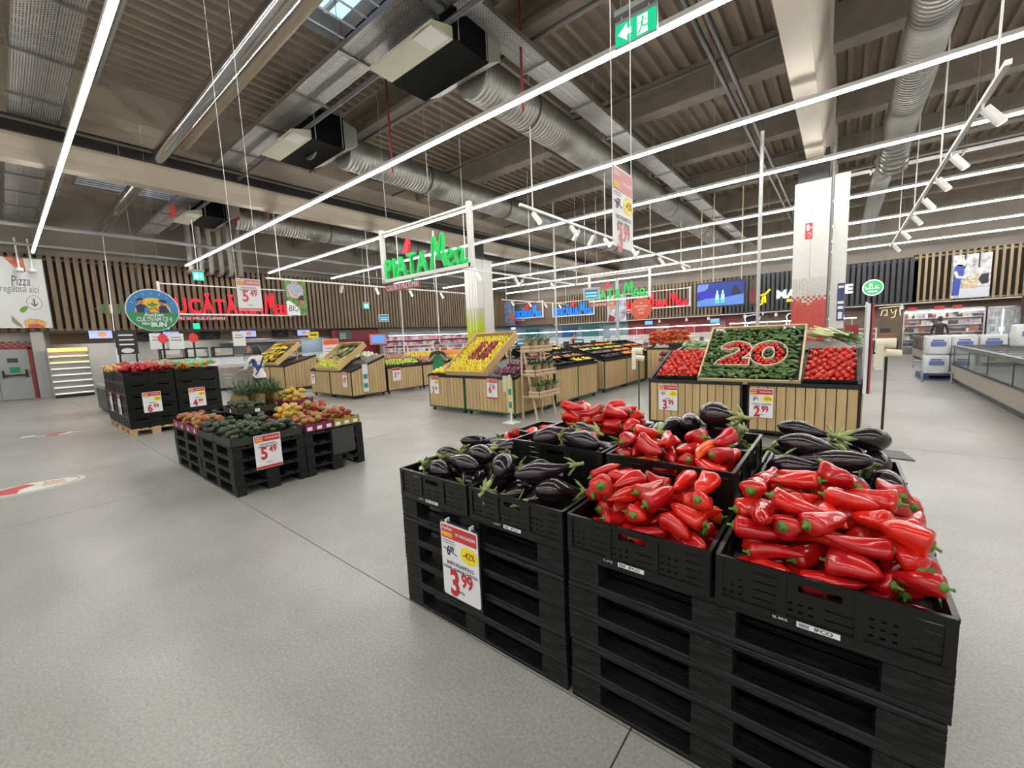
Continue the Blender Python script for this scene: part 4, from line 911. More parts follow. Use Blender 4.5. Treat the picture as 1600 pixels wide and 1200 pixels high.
for i, (a, b_) in enumerate(((-2.5, -1.83), (-.41, .2))):
    S_ = slope(a, b_, 7.12, 8.12, .85, 1.24); nm = 'left' if i == 0 else 'right'
    for k in range(2):
        w2 = (b_-a)/2; f = S_[0]; c = thing('tomato_crate', 'black sloping crate of tomatoes, %s half, %s of the cucumber tray' % (('left', 'right')[k], nm), 'crate', f(k*w2, 0, 0)); o0 = Vector(c.location)
        def sl_(u0, u1, v0, v1, h0, h1, n_):
            q = [Vector(f(u, v, h))-o0 for h in (h0, h1) for u, v in ((u0, v0), (u1, v0), (u1, v1), (u0, v1))]; part(n_, B().add(q, [(0,3,2,1),(4,5,6,7),(0,1,5,4),(1,2,6,5),(2,3,7,6),(3,0,4,7)]), CRATEM, c)
        u0, u1 = k*w2+.005, (k+1)*w2-.005; sl_(u0, u1, 0, 1.07, -.015, 0, 'crate_base'); sl_(u0, u0+.012, 0, 1.07, 0, .07, 'side_wall'); sl_(u1-.012, u1, 0, 1.07, 0, .07, 'side_wall'); sl_(u0, u1, 0, .012, 0, .07, 'end_wall'); sl_(u0, u1, 1.058, 1.07, 0, .07, 'end_wall')
    grid(S_, tomato, .037, 'round red tomato in the crates %s of the cucumber tray' % nm, 'tomatoes in the %s crates' % nm, 33+i, .01, None, .01, 1.06, h=.045)
    grid(S_, tomato, .037, 'round red tomato in the crates %s of the cucumber tray' % nm, 'tomatoes in the %s crates' % nm, 35+i, .03, None, .03, 1.04, h=.1, du=.11, dv=.1, jit=.3)
price_sign('3.99 tomato price sign with minus 33 percent badge on the cucumber stand', (-2.28, 7.07, .325), 0, '3', '99', .31, .44, '-33%', ('5', '99'), 'ROSII KG', 'ORIGINE - ROMANIA')
price_sign('2.99 cucumber price sign with minus 25 percent badge on the cucumber stand', (-.905, 7.07, .32), 0, '2', '99', .31, .44, '-25%', ('3', '99'), 'CASTRAVETI CORNICHON', 'ORIGINE - ROMANIA')
for i, x in enumerate((-1.7, -.56)):
    z = 1.66; price_sign(['small red and white tag on the top left corner of the cucumber tray', 'small red and white tag on the top right corner of the cucumber tray'][i], (x+(.04 if i == 0 else -.1), 7.98, 1.58), 0, '2', '99', .16, .12, detail=False, unit=None, rx=-.3)
# spring onions behind the right tomatoes
GL = mat('leek_green', (.12, .3, .03), .5, var=.3, sc=20); WL = mat('leek_white', (.62, .65, .36), .5)
def leek(): 
    o = part('leek', B().tube([(-.3, 0, 0), (-.1, 0, 0), (.02, 0, .002)], [.012, .016, .018], 8), WL); tag(o, 'leek', 'leek')
    b = B(); rn = random.Random(4)
    for k in range(6): a = rn.uniform(-.25, .25); leafblade(b, (0, 0, 0), (cos(a), sin(a), rn.uniform(0, .25)), rn.uniform(.28, .4), .018, .15)
    part('leaf_fan', b, GL, o); return o
lk = leek(); rn = random.Random(15)
for i in range(26):
    u, k = rn.random(), i // 13
    use(lk, (-.35+.55*u*.8, 8.35+.35*rn.random(), 1.42+.05*k+rn.random()*.1), (rn.uniform(-.1, .1), rn.uniform(.15, .45), rn.uniform(-.5, .35)), 'spring onion with white stem and long green leaves behind the right tomatoes', 'spring onions behind the tomatoes')
stand('stand behind the cucumber tray carrying spring onions', -1.1, 8.3, 0, 1.34, 1.0, 1.25, 1.4, 'r', pitch=.12)
stand('stand behind the left tomatoes with squashes', -3.15, 10.4, 0, 1.1, 1.0, 1.16, 1.3, 'lr', pitch=.1)
squash = tag(ob('squash', B().lathe([(0, -1), (.6, -.9), (1, -.4), (.95, .3), (.5, .9), (0, 1)], 10, fn=lambda x, y, z: (z*.12, x*.045, y*.045)).mesh('squash', mat('squash_skin', (.16, .3, .12), .4, var=.5, sc=20, rand2=(.5, .55, .3)))), 'squash', 'squash')
fill(squash, [(-.06, .042), (0, .045), (.06, .042)], 34, -3.1, -2.1, 10.45, 11.2, 1.14, 'pale green squash heaped behind the left tomatoes', 'squashes behind the tomatoes', 60, plane=lambda x, y: 1.15+(y-10.4)*.14)
# ---------------- lemon island
stand('left half of the lemon stand with 3.99 sign', -7.8, 6.45, 0, 1.22, 1.45, .85, 1.22, 'l', DGREEN, pitch=.105)
stand('right half of the lemon stand with 6.99 sign', -6.56, 6.45, 0, 1.42, 1.45, .85, 1.22, 'r', DGREEN, pitch=.105)
SL = slope(-7.1, -5.89, 6.43, 7.55, .93, 1.7); tilt_tray('tilted orange wooden tray of lemons with red apples in the middle', SL, .12)
inred = lambda u, v: .36 < u < .95 and .42 < v < 1.12 and not (.60 < u < .68 and v > .5)
n = grid(SL, lemon, .037, 'yellow lemon in the tilted tray of the lemon stand', 'lemons in the tilted tray', 41, 0, None, 0, None, cond=lambda u, v: not inred(u, v), jit=.2, h=.045)
grid(SL, apple, .037, 'red apple in the middle of the tilted lemon tray', 'red apples in the lemon tray', 42, .36, .95, .42, 1.12, cond=lambda u, v: inred(u, v), h=.05)
SX = slope(-7.75, -7.13, 6.5, 7.6, .86, 1.14); grid(SX, lemon, .038, 'yellow lemon lying left of the tilted lemon tray', 'lemons left of the tray', 43, 0, .6, 0, None, h=.05); 
SX = slope(-5.86, -5.2, 6.5, 7.7, .86, 1.16); grid(SX, onion, .042, 'pink red onion lying right of the tilted lemon tray', 'onions right of the lemon tray', 44, 0, None, 0, None, h=.05, cond=lambda u, v: (v % .45) > .1)
price_sign('3.99 price sign at the left end of the lemon stand', (-7.55, 6.42, .42), 0, '3', '99', .3, .42, '-20%', None, 'LAMAI', None, None)
price_sign('6.99 price sign with red footer on the right of the lemon stand', (-5.72, 6.42, .4), 0, '6', '99', .3, .43, None, None, 'MERE ROSII KG', 'ORIGINE - POLONIA', footer=True)
for i, (y0, y1) in enumerate(((7.95, 9.0), (9.0, 10.05), (10.5, 12.0), (12.0, 13.5), (13.6, 15.0))):
    nm = ['first', 'second', 'third', 'fourth', 'fifth'][i]
    stand('%s stand along the aisle behind the wooden herb rack' % nm, -5.12, y0, H, y1-y0, 1.3, .92, 1.3, 'l' if i == 2 else '', DGREEN, pitch=.085)
    S_ = slopex(y0+.03, y1-.03, -5.16, -6.4, .92, 1.28)
    for k in range(4):
        v0 = .03+k*.32; pr = [[lemon, orange, potato, onion], [lemon, potato, plum, lemon], [plum, onion, gapple, potato], [orange, orange, gapple, orange], [orange, potato, orange, potato]][i][k]
        f, W, Ln, ang = S_
        for q in range(2):
            c = thing('display_crate', 'black display crate on the %s aisle stand, row %s from the front, %s half' % (nm, ['one', 'two', 'three', 'four'][k], ['near', 'far'][q]), 'crate', f(W*q/2, v0, 0), 0, 'display crates behind the herb rack'); o0 = Vector(c.location)
            b = B()
            for (u0, u1, a, b2, h0, h1) in ((0, W/2-.01, 0, .3, -.01, 0), (0, .01, 0, .3, 0, .1), (W/2-.02, W/2-.01, 0, .3, 0, .1), (0, W/2-.01, 0, .01, 0, .1), (0, W/2-.01, .29, .3, 0, .12)):
                qv = [Vector(f(W*q/2+u, v0+v, h))-o0 for h in (h0, h1) for u, v in ((u0, a), (u1, a), (u1, b2), (u0, b2))]; b = B().add(qv, [(0,3,2,1),(4,5,6,7),(0,1,5,4),(1,2,6,5),(2,3,7,6),(3,0,4,7)]); part('crate_panel', b, CRATEM, c)
        rn = random.Random(70+i*5+k)
        if rn.random() < .85: grid(S_, pr, .04, '%s in the black crates of the %s stand behind the herb rack, row %s' % (pr['category'], nm, ['one', 'two', 'three', 'four'][k]), 'produce of the aisle stands', 80+i*5+k, .03, W-.03, v0+.02, v0+.28, du=.1, h=.05, jit=.3, stuff=True)
# ---------------- leek island
stand('left half of the leek stand', -13.92, 6.5, 0, 1.26, 1.2, .86, 1.25, 'l', pitch=.1); stand('right half of the leek stand with white and green label strip', -12.65, 6.5, 0, 1.25, 1.2, .86, 1.25, 'r', pitch=.1)
SK = slope(-13.45, -12.05, 6.47, 7.45, .92, 1.62); tilt_tray('tilted orange wooden tray of leeks and yellow peppers', SK, .12)
ypep = tag(ob('yellow_pepper', PEP[1].data.copy()), 'yellow pepper', 'pepper'); ypep.data.materials.clear(); ypep.data.materials.append(mat('pepper_yellow', (.55, .5, .05), .3, rand2=(.4, .5, .08)))
grid(SK, ypep, .05, 'pale yellow pepper at the lower edge of the leek tray', 'yellow peppers in the leek tray', 51, 0, None, 0, .5, du=.1, dv=.07, h=.05, long=True, sca=(.7, .85))
rn = random.Random(52)
for i in range(48):
    p = SK[0](.1+rn.random()*1.2, .45+rn.random()*.55, .04+.05*rn.random()); use(lk, p, (rn.uniform(-.2, .2), -.55+rn.uniform(-.2, .2), rn.uniform(.4, 1.3)), 'leek with white stem lying in the tilted leek tray', 'leeks in the tilted tray', .8)
for i in range(30):
    p = SK[0](.35+rn.random()*.8, .3+rn.random()*.7, .06+.05*rn.random()); use(pinkp, p, (rn.random()*6, rn.random(), rn.random()*6), 'pink root vegetable in the tilted leek tray', 'roots in the leek tray', (.5, .9, .6))
for i, (y0, y1) in enumerate(((7.75, 9.2), (9.2, 10.7), (10.7, 12.2), (12.2, 13.7))):
    nm = ['first', 'second', 'third', 'fourth'][i]
    stand('%s stand of the aisle running back from the leek stand' % nm, -11.4, y0, H, y1-y0, 1.2, .86, 1.2, '', pitch=.1)
    S_ = slopex(y0+.03, y1-.03, -11.44, -12.55, .88, 1.2); f, W, Ln, ang = S_
    for k in range(2):
        pr = [[gapple, pinkp], [pinkp, lemon], [lemon, orange], [onion, orange]][i][k]
        grid(S_, pr, .045, '%s in the %s row of the %s stand behind the leek stand' % (pr['category'], ['front', 'back'][k], nm), 'produce behind the leek stand', 90+i*3+k, .02, W-.02, .02+k*.58, .55+k*.58, du=.1, dv=.085, h=.06, jit=.25, stuff=True)
price_sign('5.99 price sign with coloured corners on the stand behind the leeks', (-11.37, 8.1, .42), H, '5', '99', .32, .42, None, None, None, None, None, detail=False)
price_sign('pale price sign at the left end of the leek stand', (-13.72, 6.47, .4), 0, '7', '99', .26, .42, faded=True, unit=None, detail=False)
price_sign('pale price sign at the right of the leek stand front', (-11.72, 6.47, .38), 0, '10', '99', .27, .46, faded=True, unit=None, detail=False)
# ---------------- banana island
stand('left half of the banana stand', -18.7, 6.57, 0, 1.26, 1.25, .95, 1.3, '', pitch=.12); stand('right half of the banana stand with sloping plank side', -17.42, 6.57, 0, 1.27, 1.25, .95, 1.3, 'r', pitch=.12)
SB = slope(-18.5, -16.5, 6.5, 7.4, 1.05, 1.75); tilt_tray('tilted wooden tray heaped with bananas', SB, .12)
BANM = mat('banana_skin', (.75, .58, .03), .45, var=.15, sc=10)
def banana_hand():
    o = ob('banana_hand', None); tag(o, 'banana hand', 'bananas')
    for k in range(5):
        a = (k-2)*.24; P = [(0, 0, .05)]+[(.04+.17*sin(u)*1.0, 0, .05-.02-.1*(1-cos(u))) for u in (.3, .6, .9, 1.2)]
        b = B().tube([(x*cos(a), x*sin(a), z) for x, y, z in P], [.008, .018, .021, .019, .007], 7); part('banana', b, BANM, o)
    return o
bh = banana_hand(); rn = random.Random(66)
for i in range(44):
    p = SB[0](.15+rn.random()*1.75, .05+rn.random()*1.0, .06+.08*rn.random()); use(bh, p, (rn.uniform(-.4, .4), rn.uniform(-.4, .4), rn.uniform(0, 6)), 'hand of yellow bananas heaped on the tilted banana tray', 'hands of bananas')
stand('stand behind the banana stand', -16.15, 7.85, H, 1.5, 1.2, .9, 1.2, '', pitch=.1); stand('farther stand behind the banana stand', -16.15, 9.4, H, 1.5, 1.2, .9, 1.2, '', pitch=.1)
SV = slopex(7.9, 10.8, -16.2, -17.2, .95, 1.2); cab = sph('cabbage', .09, (.4, .5, .28), 'cabbage', .5, .3, .85, (.55, .6, .45))
grid(SV, cab, .09, 'pale green cabbage on the stands behind the bananas', 'cabbages behind the bananas', 67, 0, None, 0, .9, h=.09)
# produce of the far stands, too small to pick apart: one heap object for each kind
for nm, (p, lst) in STUFF.items():
    src = p.data; vv = [v.co.copy() for v in src.vertices]; ff = [tuple(q.vertices) for q in src.polygons]; b = B(); b.smooth = True
    for pt, ro, sc_ in lst:
        m = Matrix.Translation(pt) @ Euler(ro).to_matrix().to_4x4() @ Matrix.Scale(sc_, 4); b.add([m @ v for v in vv], ff)
    o = part(nm.split('.')[0]+'_heap', b, src.materials[0]); tag(o, '%s heaped in the crates of the far aisle stands' % {'apple': 'green apples', 'lemon': 'yellow lemons', 'orange': 'oranges', 'potato': 'potatoes', 'onion': 'red onions', 'plum': 'dark plums', 'sweet potato': 'pink sweet potatoes'}.get(p['category'], p['category']), p['category'], None, 'stuff')
# ================================================================ SIGNS
def lit(n, c, e=.6, r=.4): return mat(n, c, r, em=e)
LGREEN = lit('letter_green', (.0, .42, .07), .35); LRED = lit('letter_red', (.85, .0, .02), .7); LBLUE = lit('letter_blue', (.0, .16, .85), .8); LWHITE = lit('letter_white', (.9, .9, .9), .7); LYEL = lit('letter_yellow', (.9, .62, .0), .6)
def fit(name, s, parent, x0, x1, z0, z1, m, y=0., depth=.06, bold=.02, **k):
    """lettering stretched to fill x0..x1, z0..z1 on the local XZ plane"""
    me = text_mesh(s, 1., bold=bold, depth=1., align='LEFT', va='BOTTOM_BASELINE', **k).copy(); vs = [v.co for v in me.vertices]
    a, b_ = min(v.x for v in vs), max(v.x for v in vs); c, d = -bold, max(v.co.y for v in text_mesh('H', 1., bold=bold, depth=1., align='LEFT', va='BOTTOM_BASELINE').vertices)
    for v in me.vertices: v.co = ((v.co.x-a)/(b_-a)*(x1-x0)+x0, y-v.co.z*depth, (v.co.y-c)/(d-c)*(z1-z0)+z0)
    me.materials.clear(); me.materials.append(m); me.update(); return ob(name, me, parent)
MEA = {'M': [(0, 0), (.06, .5), (.1, .98), (.17, .75), (.22, .3), (.27, .6), (.33, 1.0), (.38, .9), (.36, .3), (.4, .03)], 'e': [(.47, .25), (.58, .3), (.6, .42), (.53, .48), (.46, .32), (.48, .08), (.57, .02), (.66, .14)], 'a': [(.86, .4), (.76, .45), (.69, .25), (.73, .03), (.82, .12), (.88, .42), (.86, .12), (.91, .01), (1.0, .12)]}
def script(parent, x0, x1, z0, h_, m, r, y=0.):
    for ch, p in MEA.items():
        P = [Vector((x0+(x1-x0)*u, y, z0+h_*v)) for u, v in p]; Q = []
        for i in range(len(P)-1):
            a, b_, c, d = P[max(i-1, 0)], P[i], P[i+1], P[min(i+2, len(P)-1)]
            for k in range(4): t = k/4; Q.append(.5*((2*b_)+(c-a)*t+(2*a-5*b_+4*c-d)*t*t+(3*b_-a-3*c+d)*t**3))
        Q.append(P[-1]); part('script_letter', B().tube(Q, r, 8), m, parent)
def bird(parent, x, z, s, m):
    part('bird', B().prism([(x-.5*s, z+.15*s), (x-.25*s, z+.3*s), (x-.1*s, z+.7*s), (x+.05*s, z+.95*s), (x+.3*s, z+s), (x+.38*s, z+.6*s), (x+.2*s, z+.2*s), (x+.05*s, z), (x-.2*s, z+.1*s)], (0, .06, 0), (0, -.03, 0)), m, parent)
def brand(label, loc, rz, w_, h_, word, xw, m, rm=RED, sub=None, top=True, zb=.0, ch=.48, birdx=None, mea=True, subm=None, scale=1., post=True):
    t = thing('counter_sign', label, 'sign', loc, rz); e = .05*scale
    fr = B().box(0, w_, -e, e, -e*.8, e*.8)
    part('bottom_bar', fr, WHITE, t)
    if top: part('top_bar', B().box(0, w_, -e*.6, e*.6, h_-e, h_), WHITE, t)
    for x in (0, w_): part('post', B().box(x-e, x+e, -e, e, -e, h_+(.06 if post else 0)), WHITE, t)
    fit('letters', word, t, xw[0], xw[1], .04*scale, .04*scale+ch, m, depth=.08*scale, bold=.012, space=1.14)
    if mea: script(t, xw[1]+.12*scale, w_-.1*scale, .06*scale, ch*1.5, m, .04*scale)
    if birdx is not None: bird(t, birdx, .04*scale+ch*1.05, ch*.75, lit('bird_red', (.75, .01, .03), .4))
    if sub: part('slogan_plate', B().box(.02, w_*.45, -.01, .01, -.28*scale, -.1*scale), mat('slogan_back', (.3, .05, .06), .5), t); fit('slogan', sub, t, .06, w_*.43, -.25*scale, -.13*scale, subm or CARD, y=-.012, depth=.004, bold=.0)
    return t
s_ = brand('green market hall sign with red bird hanging over the lemon stand', (-9.33, 6.5, 3.25), 0, 3.14, 1.22, 'PIAȚA', (.1, 1.72), LGREEN, sub='CULORI SI MULTUMIRI', birdx=.98)
for x in (.25, 1.9): part('hanger', B().tube([(x, 0, 1.2), (x, 0, 5.05)], .006, 5, False), GREY, s_)
s_ = brand('second green market hall sign hanging farther back before the butcher wall', (-10.45, 19.8, 3.34), 0, 3.2, 1.27, 'PIAȚA', (.1, 1.75), LGREEN, sub='CULORI SI MULTUMIRI', birdx=1.0)
for x in (.25, 1.9): part('hanger', B().tube([(x, 0, 1.2), (x, 0, 5.0)], .006, 5, False), GREY, s_)
s_ = brand('red illuminated kitchen sign in front of the left slat screen', (-24.6, 4.95, 3.42), H, 5.75, 1.42, 'BUCĂTĂRIA', (.1, 4.3), LRED, sub='FELURI SI MULTUMIRI', ch=.72)
for x in (.3, 5.4): part('bracket', B().box(x-.02, x+.02, 0, .8, -.02, .02), WHITE, s_)
brand('first blue illuminated fish counter sign on the brown panel', (-25.3, 31.8, 3.4), 0, 3.7, 1.45, 'PESCĂRIA', (.1, 2.4), LBLUE, sub='PESTE SI MULTUMIRI', ch=.68, birdx=1.9)
brand('second blue illuminated fish counter sign on the wooden slats', (-20.5, 31.8, 3.3), 0, 4.1, 1.25, 'PESCĂRIA', (.1, 2.6), LBLUE, ch=.68, birdx=2.1)
brand('red illuminated butcher counter sign on the wooden slats at the back', (-14.4, 31.8, 3.4), 0, 5.7, 1.3, 'CARMANGERIA', (.05, 4.1), LRED, sub='CARNE SI MULTUMIRI', ch=.6, birdx=2.9)
t = thing('wall_lettering', 'white butcher lettering on the black slats partly behind the red tiled column', 'sign', (-3.38, 31.86, 3.35)); fit('letters', 'MACELARIE', t, 0, 3.8, .05, .58, LWHITE, depth=.08, bold=.04); fit('yellow_word', 'SPECIALA', t, .55, 2.0, -.2, -.02, LYEL, depth=.05, bold=.03)
t = thing('bull_logo', 'yellow bull shaped logo on the black slats left of the column', 'logo', (-4.8, 31.86, 3.1))
for P in ([(0, .1), (.05, .45), (.25, .5), (.28, .25), (.12, .12), (.25, .1), (.32, .5)], [(.42, .52), (.44, .25), (.6, .22), (.66, .5), (.62, .05), (.45, -.02)], [(.8, .1), (.78, .55)], [(.1, .62), (.5, .6), (.8, .66), (1.06, .95)]): part('logo_stroke', B().tube([(x, 0, z) for x, z in P], .06, 7), LYEL, t)
t = thing('halal_logo', 'green oval halal logo with white rim on the black slats right of the column', 'logo', (1.31, 31.86, 3.62))
def elp(a, b_, n=28): return [(a*cos(2*pi*i/n), b_*sin(2*pi*i/n)) for i in range(n)]
part('rim', B().prism(elp(.47, .46), (0, .05, 0), (0, 0, 0)), LWHITE, t); part('face', B().prism(elp(.42, .41), (0, .02, 0), (0, -.015, 0)), lit('logo_green', (.02, .3, .1), .4), t)
for P in ([(.28, -.05), (.12, -.02), (.1, .08), (.22, .1)], [(.1, -.05), (-.02, -.05), (-.05, .22)], [(-.02, -.05), (-.15, -.03), (-.12, .26)], [(-.15, -.03), (-.3, -.08), (-.32, .05)]): part('logo_stroke', B().tube([(x, -.02, z) for x, z in P], .022, 6), LWHITE, t)
text('logo_text', 'HALAL', t, (0, -.022, -.22), LWHITE, .14, bold=.02)
t = thing('neon_logo', 'cream outlined bull logo on the brown wall behind the counters', 'logo', (1.8, 33.15, 1.9))
for P in ([(0, .1), (.05, .4), (.25, .45), (.28, .2), (.12, .1), (.3, .1)], [(.42, .45), (.5, .2), (.66, .45), (.6, .0), (.45, -.05)], [(.85, .05), (.8, .5)], [(-.1, .55), (.5, .6), (.8, .6), (1.1, .8)]): part('logo_stroke', B().tube([(x, 0, z) for x, z in P], .02, 6), lit('neon_cream', (.85, .75, .5), .8), t)
# animal silhouettes on the brown wall
SHEEP = [(0, .05), (.06, .3), (.0, .5), (.12, .66), (.6, .72), (.78, .82), (.98, .84), (1.06, .72), (.98, .62), (.9, .6), (.84, .4), (.8, .0), (.72, 0), (.7, .3), (.3, .28), (.26, 0), (.18, 0), (.16, .3), (.1, .05)]
for i, x in enumerate((-5.35, -2.9)):
    t = thing('animal_silhouette', ['black sheep silhouette with white outline on the brown wall', 'black cow silhouette with white outline beside the red tiled column'][i], 'wall decal', (x, 33.18, 1.75))
    part('white_outline', B().prism([((u-.5)*1.12+.5, (v-.4)*1.16+.4) for u, v in SHEEP], (0, .01, 0)), LWHITE, t); part('silhouette', B().prism(SHEEP, (0, .01, 0), (0, -.012, 0)), INK, t)
# ---- round campaign sign
t = thing('campaign_disc', 'round campaign sign with two drawn growers hanging over the onion display', 'sign', (-12, 2.27, 2.615), H); r = .465
def disc(nm, pts, y, m, th=.004): return part(nm, B().prism(pts, (0, th, 0), (0, y, 0)), m, t)
part('rim', B().prism(elp(r, r, 40), (0, .02, 0), (0, -.01, 0)), mat('rim_white', (.75, .75, .68), .4), t)
disc('sky', elp(r*.96, r*.96, 40), -.014, mat('print_blue', (.035, .21, .5), .45)); disc('sun', [(.31*cos(a*pi/20), -.05+.32*sin(a*pi/20)) for a in range(21)], -.018, mat('print_yellow', (.75, .47, .05), .45))
lo = [(r*.96*cos(a), r*.96*sin(a)) for a in [pi+.12+(pi-.24)*i/24 for i in range(25)]]; disc('green_half', lo, -.022, mat('print_green', (.03, .25, .1), .45))
for a in (.5, .85, 1.2, 1.57, 1.94, 2.3, 2.65): part('sun_ray', B().obox((.36*cos(a), -.018, -.03+.37*sin(a)), (.41*cos(a), -.018, -.03+.42*sin(a)), .006, .02, (0, 1, 0)), CARD, t)
NAVY = mat('print_navy', (.02, .03, .09), .5); SKIN = mat('print_skin', (.42, .2, .1), .5)
def fig(pts, m, nm, y=-.026): part(nm, B().prism(pts, (0, .003, 0), (0, y, 0)), m, t)
fig([(-.27, -.06), (-.29, .08), (-.22, .13), (-.15, .12), (-.09, .06), (-.06, -.06)], NAVY, 'drawn_torso'); fig([(-.2+.05*cos(i*.52), .18+.06*sin(i*.52)) for i in range(12)], SKIN, 'drawn_head'); fig([(-.26, .19), (-.25, .25), (-.17, .265), (-.14, .22)], NAVY, 'drawn_hair', -.029)
fig([(-.16, -.06), (-.14, .06), (-.08, .05), (-.07, -.06)], mat('print_blue', (.035, .21, .5)), 'drawn_apron', -.029)
fig([(.1, -.06), (.1, .06), (.15, .11), (.23, .1), (.29, -.06)], NAVY, 'drawn_torso'); fig([(.16+.045*cos(i*.52), .16+.055*sin(i*.52)) for i in range(12)], SKIN, 'drawn_head'); fig([(.1, .2), (.14, .24), (.24, .22), (.26, .14), (.2, .16)], NAVY, 'drawn_hair', -.029)
part('drawn_arm', B().tube([(-.09, -.027, -.02), (-.02, -.027, .05), (.03, -.027, .06), (.1, -.027, -.02)], .014, 6), SKIN, t)
for P in ([(0, .08), (-.03, .14), (.0, .2), (.03, .14)], [(0, .08), (-.07, .1), (-.09, .14), (-.03, .13)], [(0, .08), (.07, .1), (.09, .14), (.03, .13)]): fig(P, GREEN, 'drawn_leaf')
fit('campaign_text', 'Auchan', t, -.17, .17, -.14, -.06, CARD, y=-.024, depth=.002, bold=.02); fit('campaign_text', 'CULTIVĂM CE E', t, -.3, .31, -.25, -.155, CARD, y=-.024, depth=.002, bold=.015); fit('campaign_text', 'MAI', t, -.22, -.09, -.325, -.27, CARD, y=-.024, depth=.002); fit('campaign_text', 'BUN', t, -.07, .2, -.37, -.265, CARD, y=-.024, depth=.002, bold=.04)
for x in (-.2, .2): part('wire', B().tube([(x, 0, .4), (x, 0, 5.76)], .002, 5, False), GREY, t)
# ---- hanging price banners
t = price_sign('hanging 3.99 price banner above the nearest eggplants', (-1.05, 2.43, 2.19), H, '3', '99', .29, .45, '-42%', ('6', '89'), 'VINETE PROASPETE KG', 'ORIGINE - ROMANIA', faded=True, tall=.04, name='price_banner')
for x in (-.14, .13): part('wire', B().tube([(x, 0, .45), (x, 0, 6.12)], .003, 5, False), CARD, t)
t = price_sign('hanging 5.49 price banner above the avocados', (-6.4, 2.26, 2.2), H, '5', '49', .3, .43, None, None, 'AVOCADO BUCATA', 'ORIGINE - PERU CALITATEA I', 'lei/buc', footer=True, faded=True, name='price_banner')
for x in (-.14, .14): part('wire', B().tube([(x, 0, .43), (x, 0, 6.12)], .003, 5, False), CARD, t)
# ---- exit sign
t = thing('exit_sign', 'green hanging exit sign with arrow and running figure', 'exit sign', (-1.98, 5, 5.03)); EG = lit('exit_green', (.0, .42, .2), .45); EW = lit('exit_white', (.8, .85, .85), .5)
part('housing', B().box(-.24, .22, -.06, .06, .31, .37), GREY, t); part('frame', B().box(-.25, .25, -.012, .012, -.01, .275), STEEL, t); part('panel', B().box(-.24, .24, -.016, -.011, .0, .235), EG, t)
for x in (-.17, .15): part('stem', B().box(x-.01, x+.01, -.008, .008, .27, .32), GREY, t)
part('arrow', B().prism([(-.21, .12), (-.1, .21), (-.1, .15), (-.05, .15), (-.05, .09), (-.1, .09), (-.1, .03)], (0, .002, 0), (0, -.018, 0)), EW, t); part('door', B().box(.02, .14, -.018, -.016, .02, .215), EW, t)
rf = part('running_figure', B().ball((.085, -.019, .185), (.016, .003, .016), 8, 5).tube([(.09, -.019, .165), (.075, -.019, .11), (.06, -.019, .07), (.035, -.019, .03)], .009, 5).tube([(.075, -.019, .11), (.105, -.019, .085), (.15, -.019, .09)], .009, 5).tube([(.088, -.019, .155), (.06, -.019, .135), (.03, -.019, .14)], .006, 5).tube([(.088, -.019, .155), (.115, -.019, .16), (.125, -.019, .135)], .006, 5), EG, t)
for x in (-.18, .17): part('wire', B().tube([(x, 0, .37), (x, 0, 3.2)], .004, 5, False), GREY, t)
for i, (p, rz) in enumerate((((-19.0, 5.05, 4.3), H), ((-22, 13.9, 3.7), H), ((-25.45, -.7, 2.42), H))):
    t = thing('exit_sign', ['small teal exit sign at the end of a light line above the red kitchen sign', 'tiny exit sign before the slat screen near the middle', 'lit exit sign above the grey double door at far left'][i], 'exit sign', p, rz)
    part('housing', B().box(-.2, .2, -.03, .03, .32, .4), GREY, t); part('panel', B().box(-.17, .17, -.014, .014, 0, .3), lit('exit_teal', (.03, .5, .4), .7), t); part('figure', B().box(-.11, -.02, -.018, -.014, .06, .24).prism([(.03, .15), (.09, .23), (.09, .07)], (0, .004, 0), (0, -.018, 0)), EW, t)
    if i < 2: part('rod', B().tube([(0, 0, .4), (0, 0, 4.62)], .012, 6, False), WHITE, t)
# ---- posters
t = thing('pizza_poster', 'white pizza poster with arrow on the slats at far left', 'poster', (-25.2, .45, 2.84), H); W2 = 1.08
part('board', B().box(-W2, W2, -.02, .03, 0, 2.72), mat('poster_white', (.6, .62, .63), .5), t); INKG = mat('print_ink', (.08, .08, .09), .5)
fit('poster_text', 'Pizza', t, .2, .68, 1.66, 2.02, INKG, y=-.022, depth=.003, bold=0., shear=.2); fit('poster_text', 'pregătită aici', t, -.22, .88, 1.4, 1.66, INKG, y=-.022, depth=.003, bold=-.005, shear=.2)
part('arrow_ring', B().tube([(.7+.2*cos(i*pi/12), -.022, 1.0+.28*sin(i*pi/12)) for i in range(25)], .006, 5), INKG, t); part('arrow', B().tube([(.7, -.023, 1.15), (.7, -.023, .87)], .018, 6).tube([(.61, -.023, .97), (.7, -.023, .86), (.79, -.023, .97)], .017, 6), INKG, t)
part('leaf_print', B().prism([(.28, .68), (.34, .8), (.44, .86), (.52, .84), (.49, .72), (.4, .62), (.32, .6)], (0, .003, 0), (0, -.024, 0)), mat('print_leaf', (.12, .3, .03)), t)
part('pizza_slice_print', B().prism([(.36, .0), (.34, .28), (.48, .38), (.72, .36), (.94, .25), (.92, .16), (.88, 0)], (0, .003, 0), (0, -.024, 0)), mat('print_crust', (.62, .36, .12), var=.2), t); part('topping_print', B().prism([(.42, .0), (.44, .12), (.56, .18), (.7, .16), (.84, .1), (.84, 0)], (0, .003, 0), (0, -.027, 0)), mat('print_salami', (.5, .12, .09), var=.3), t)
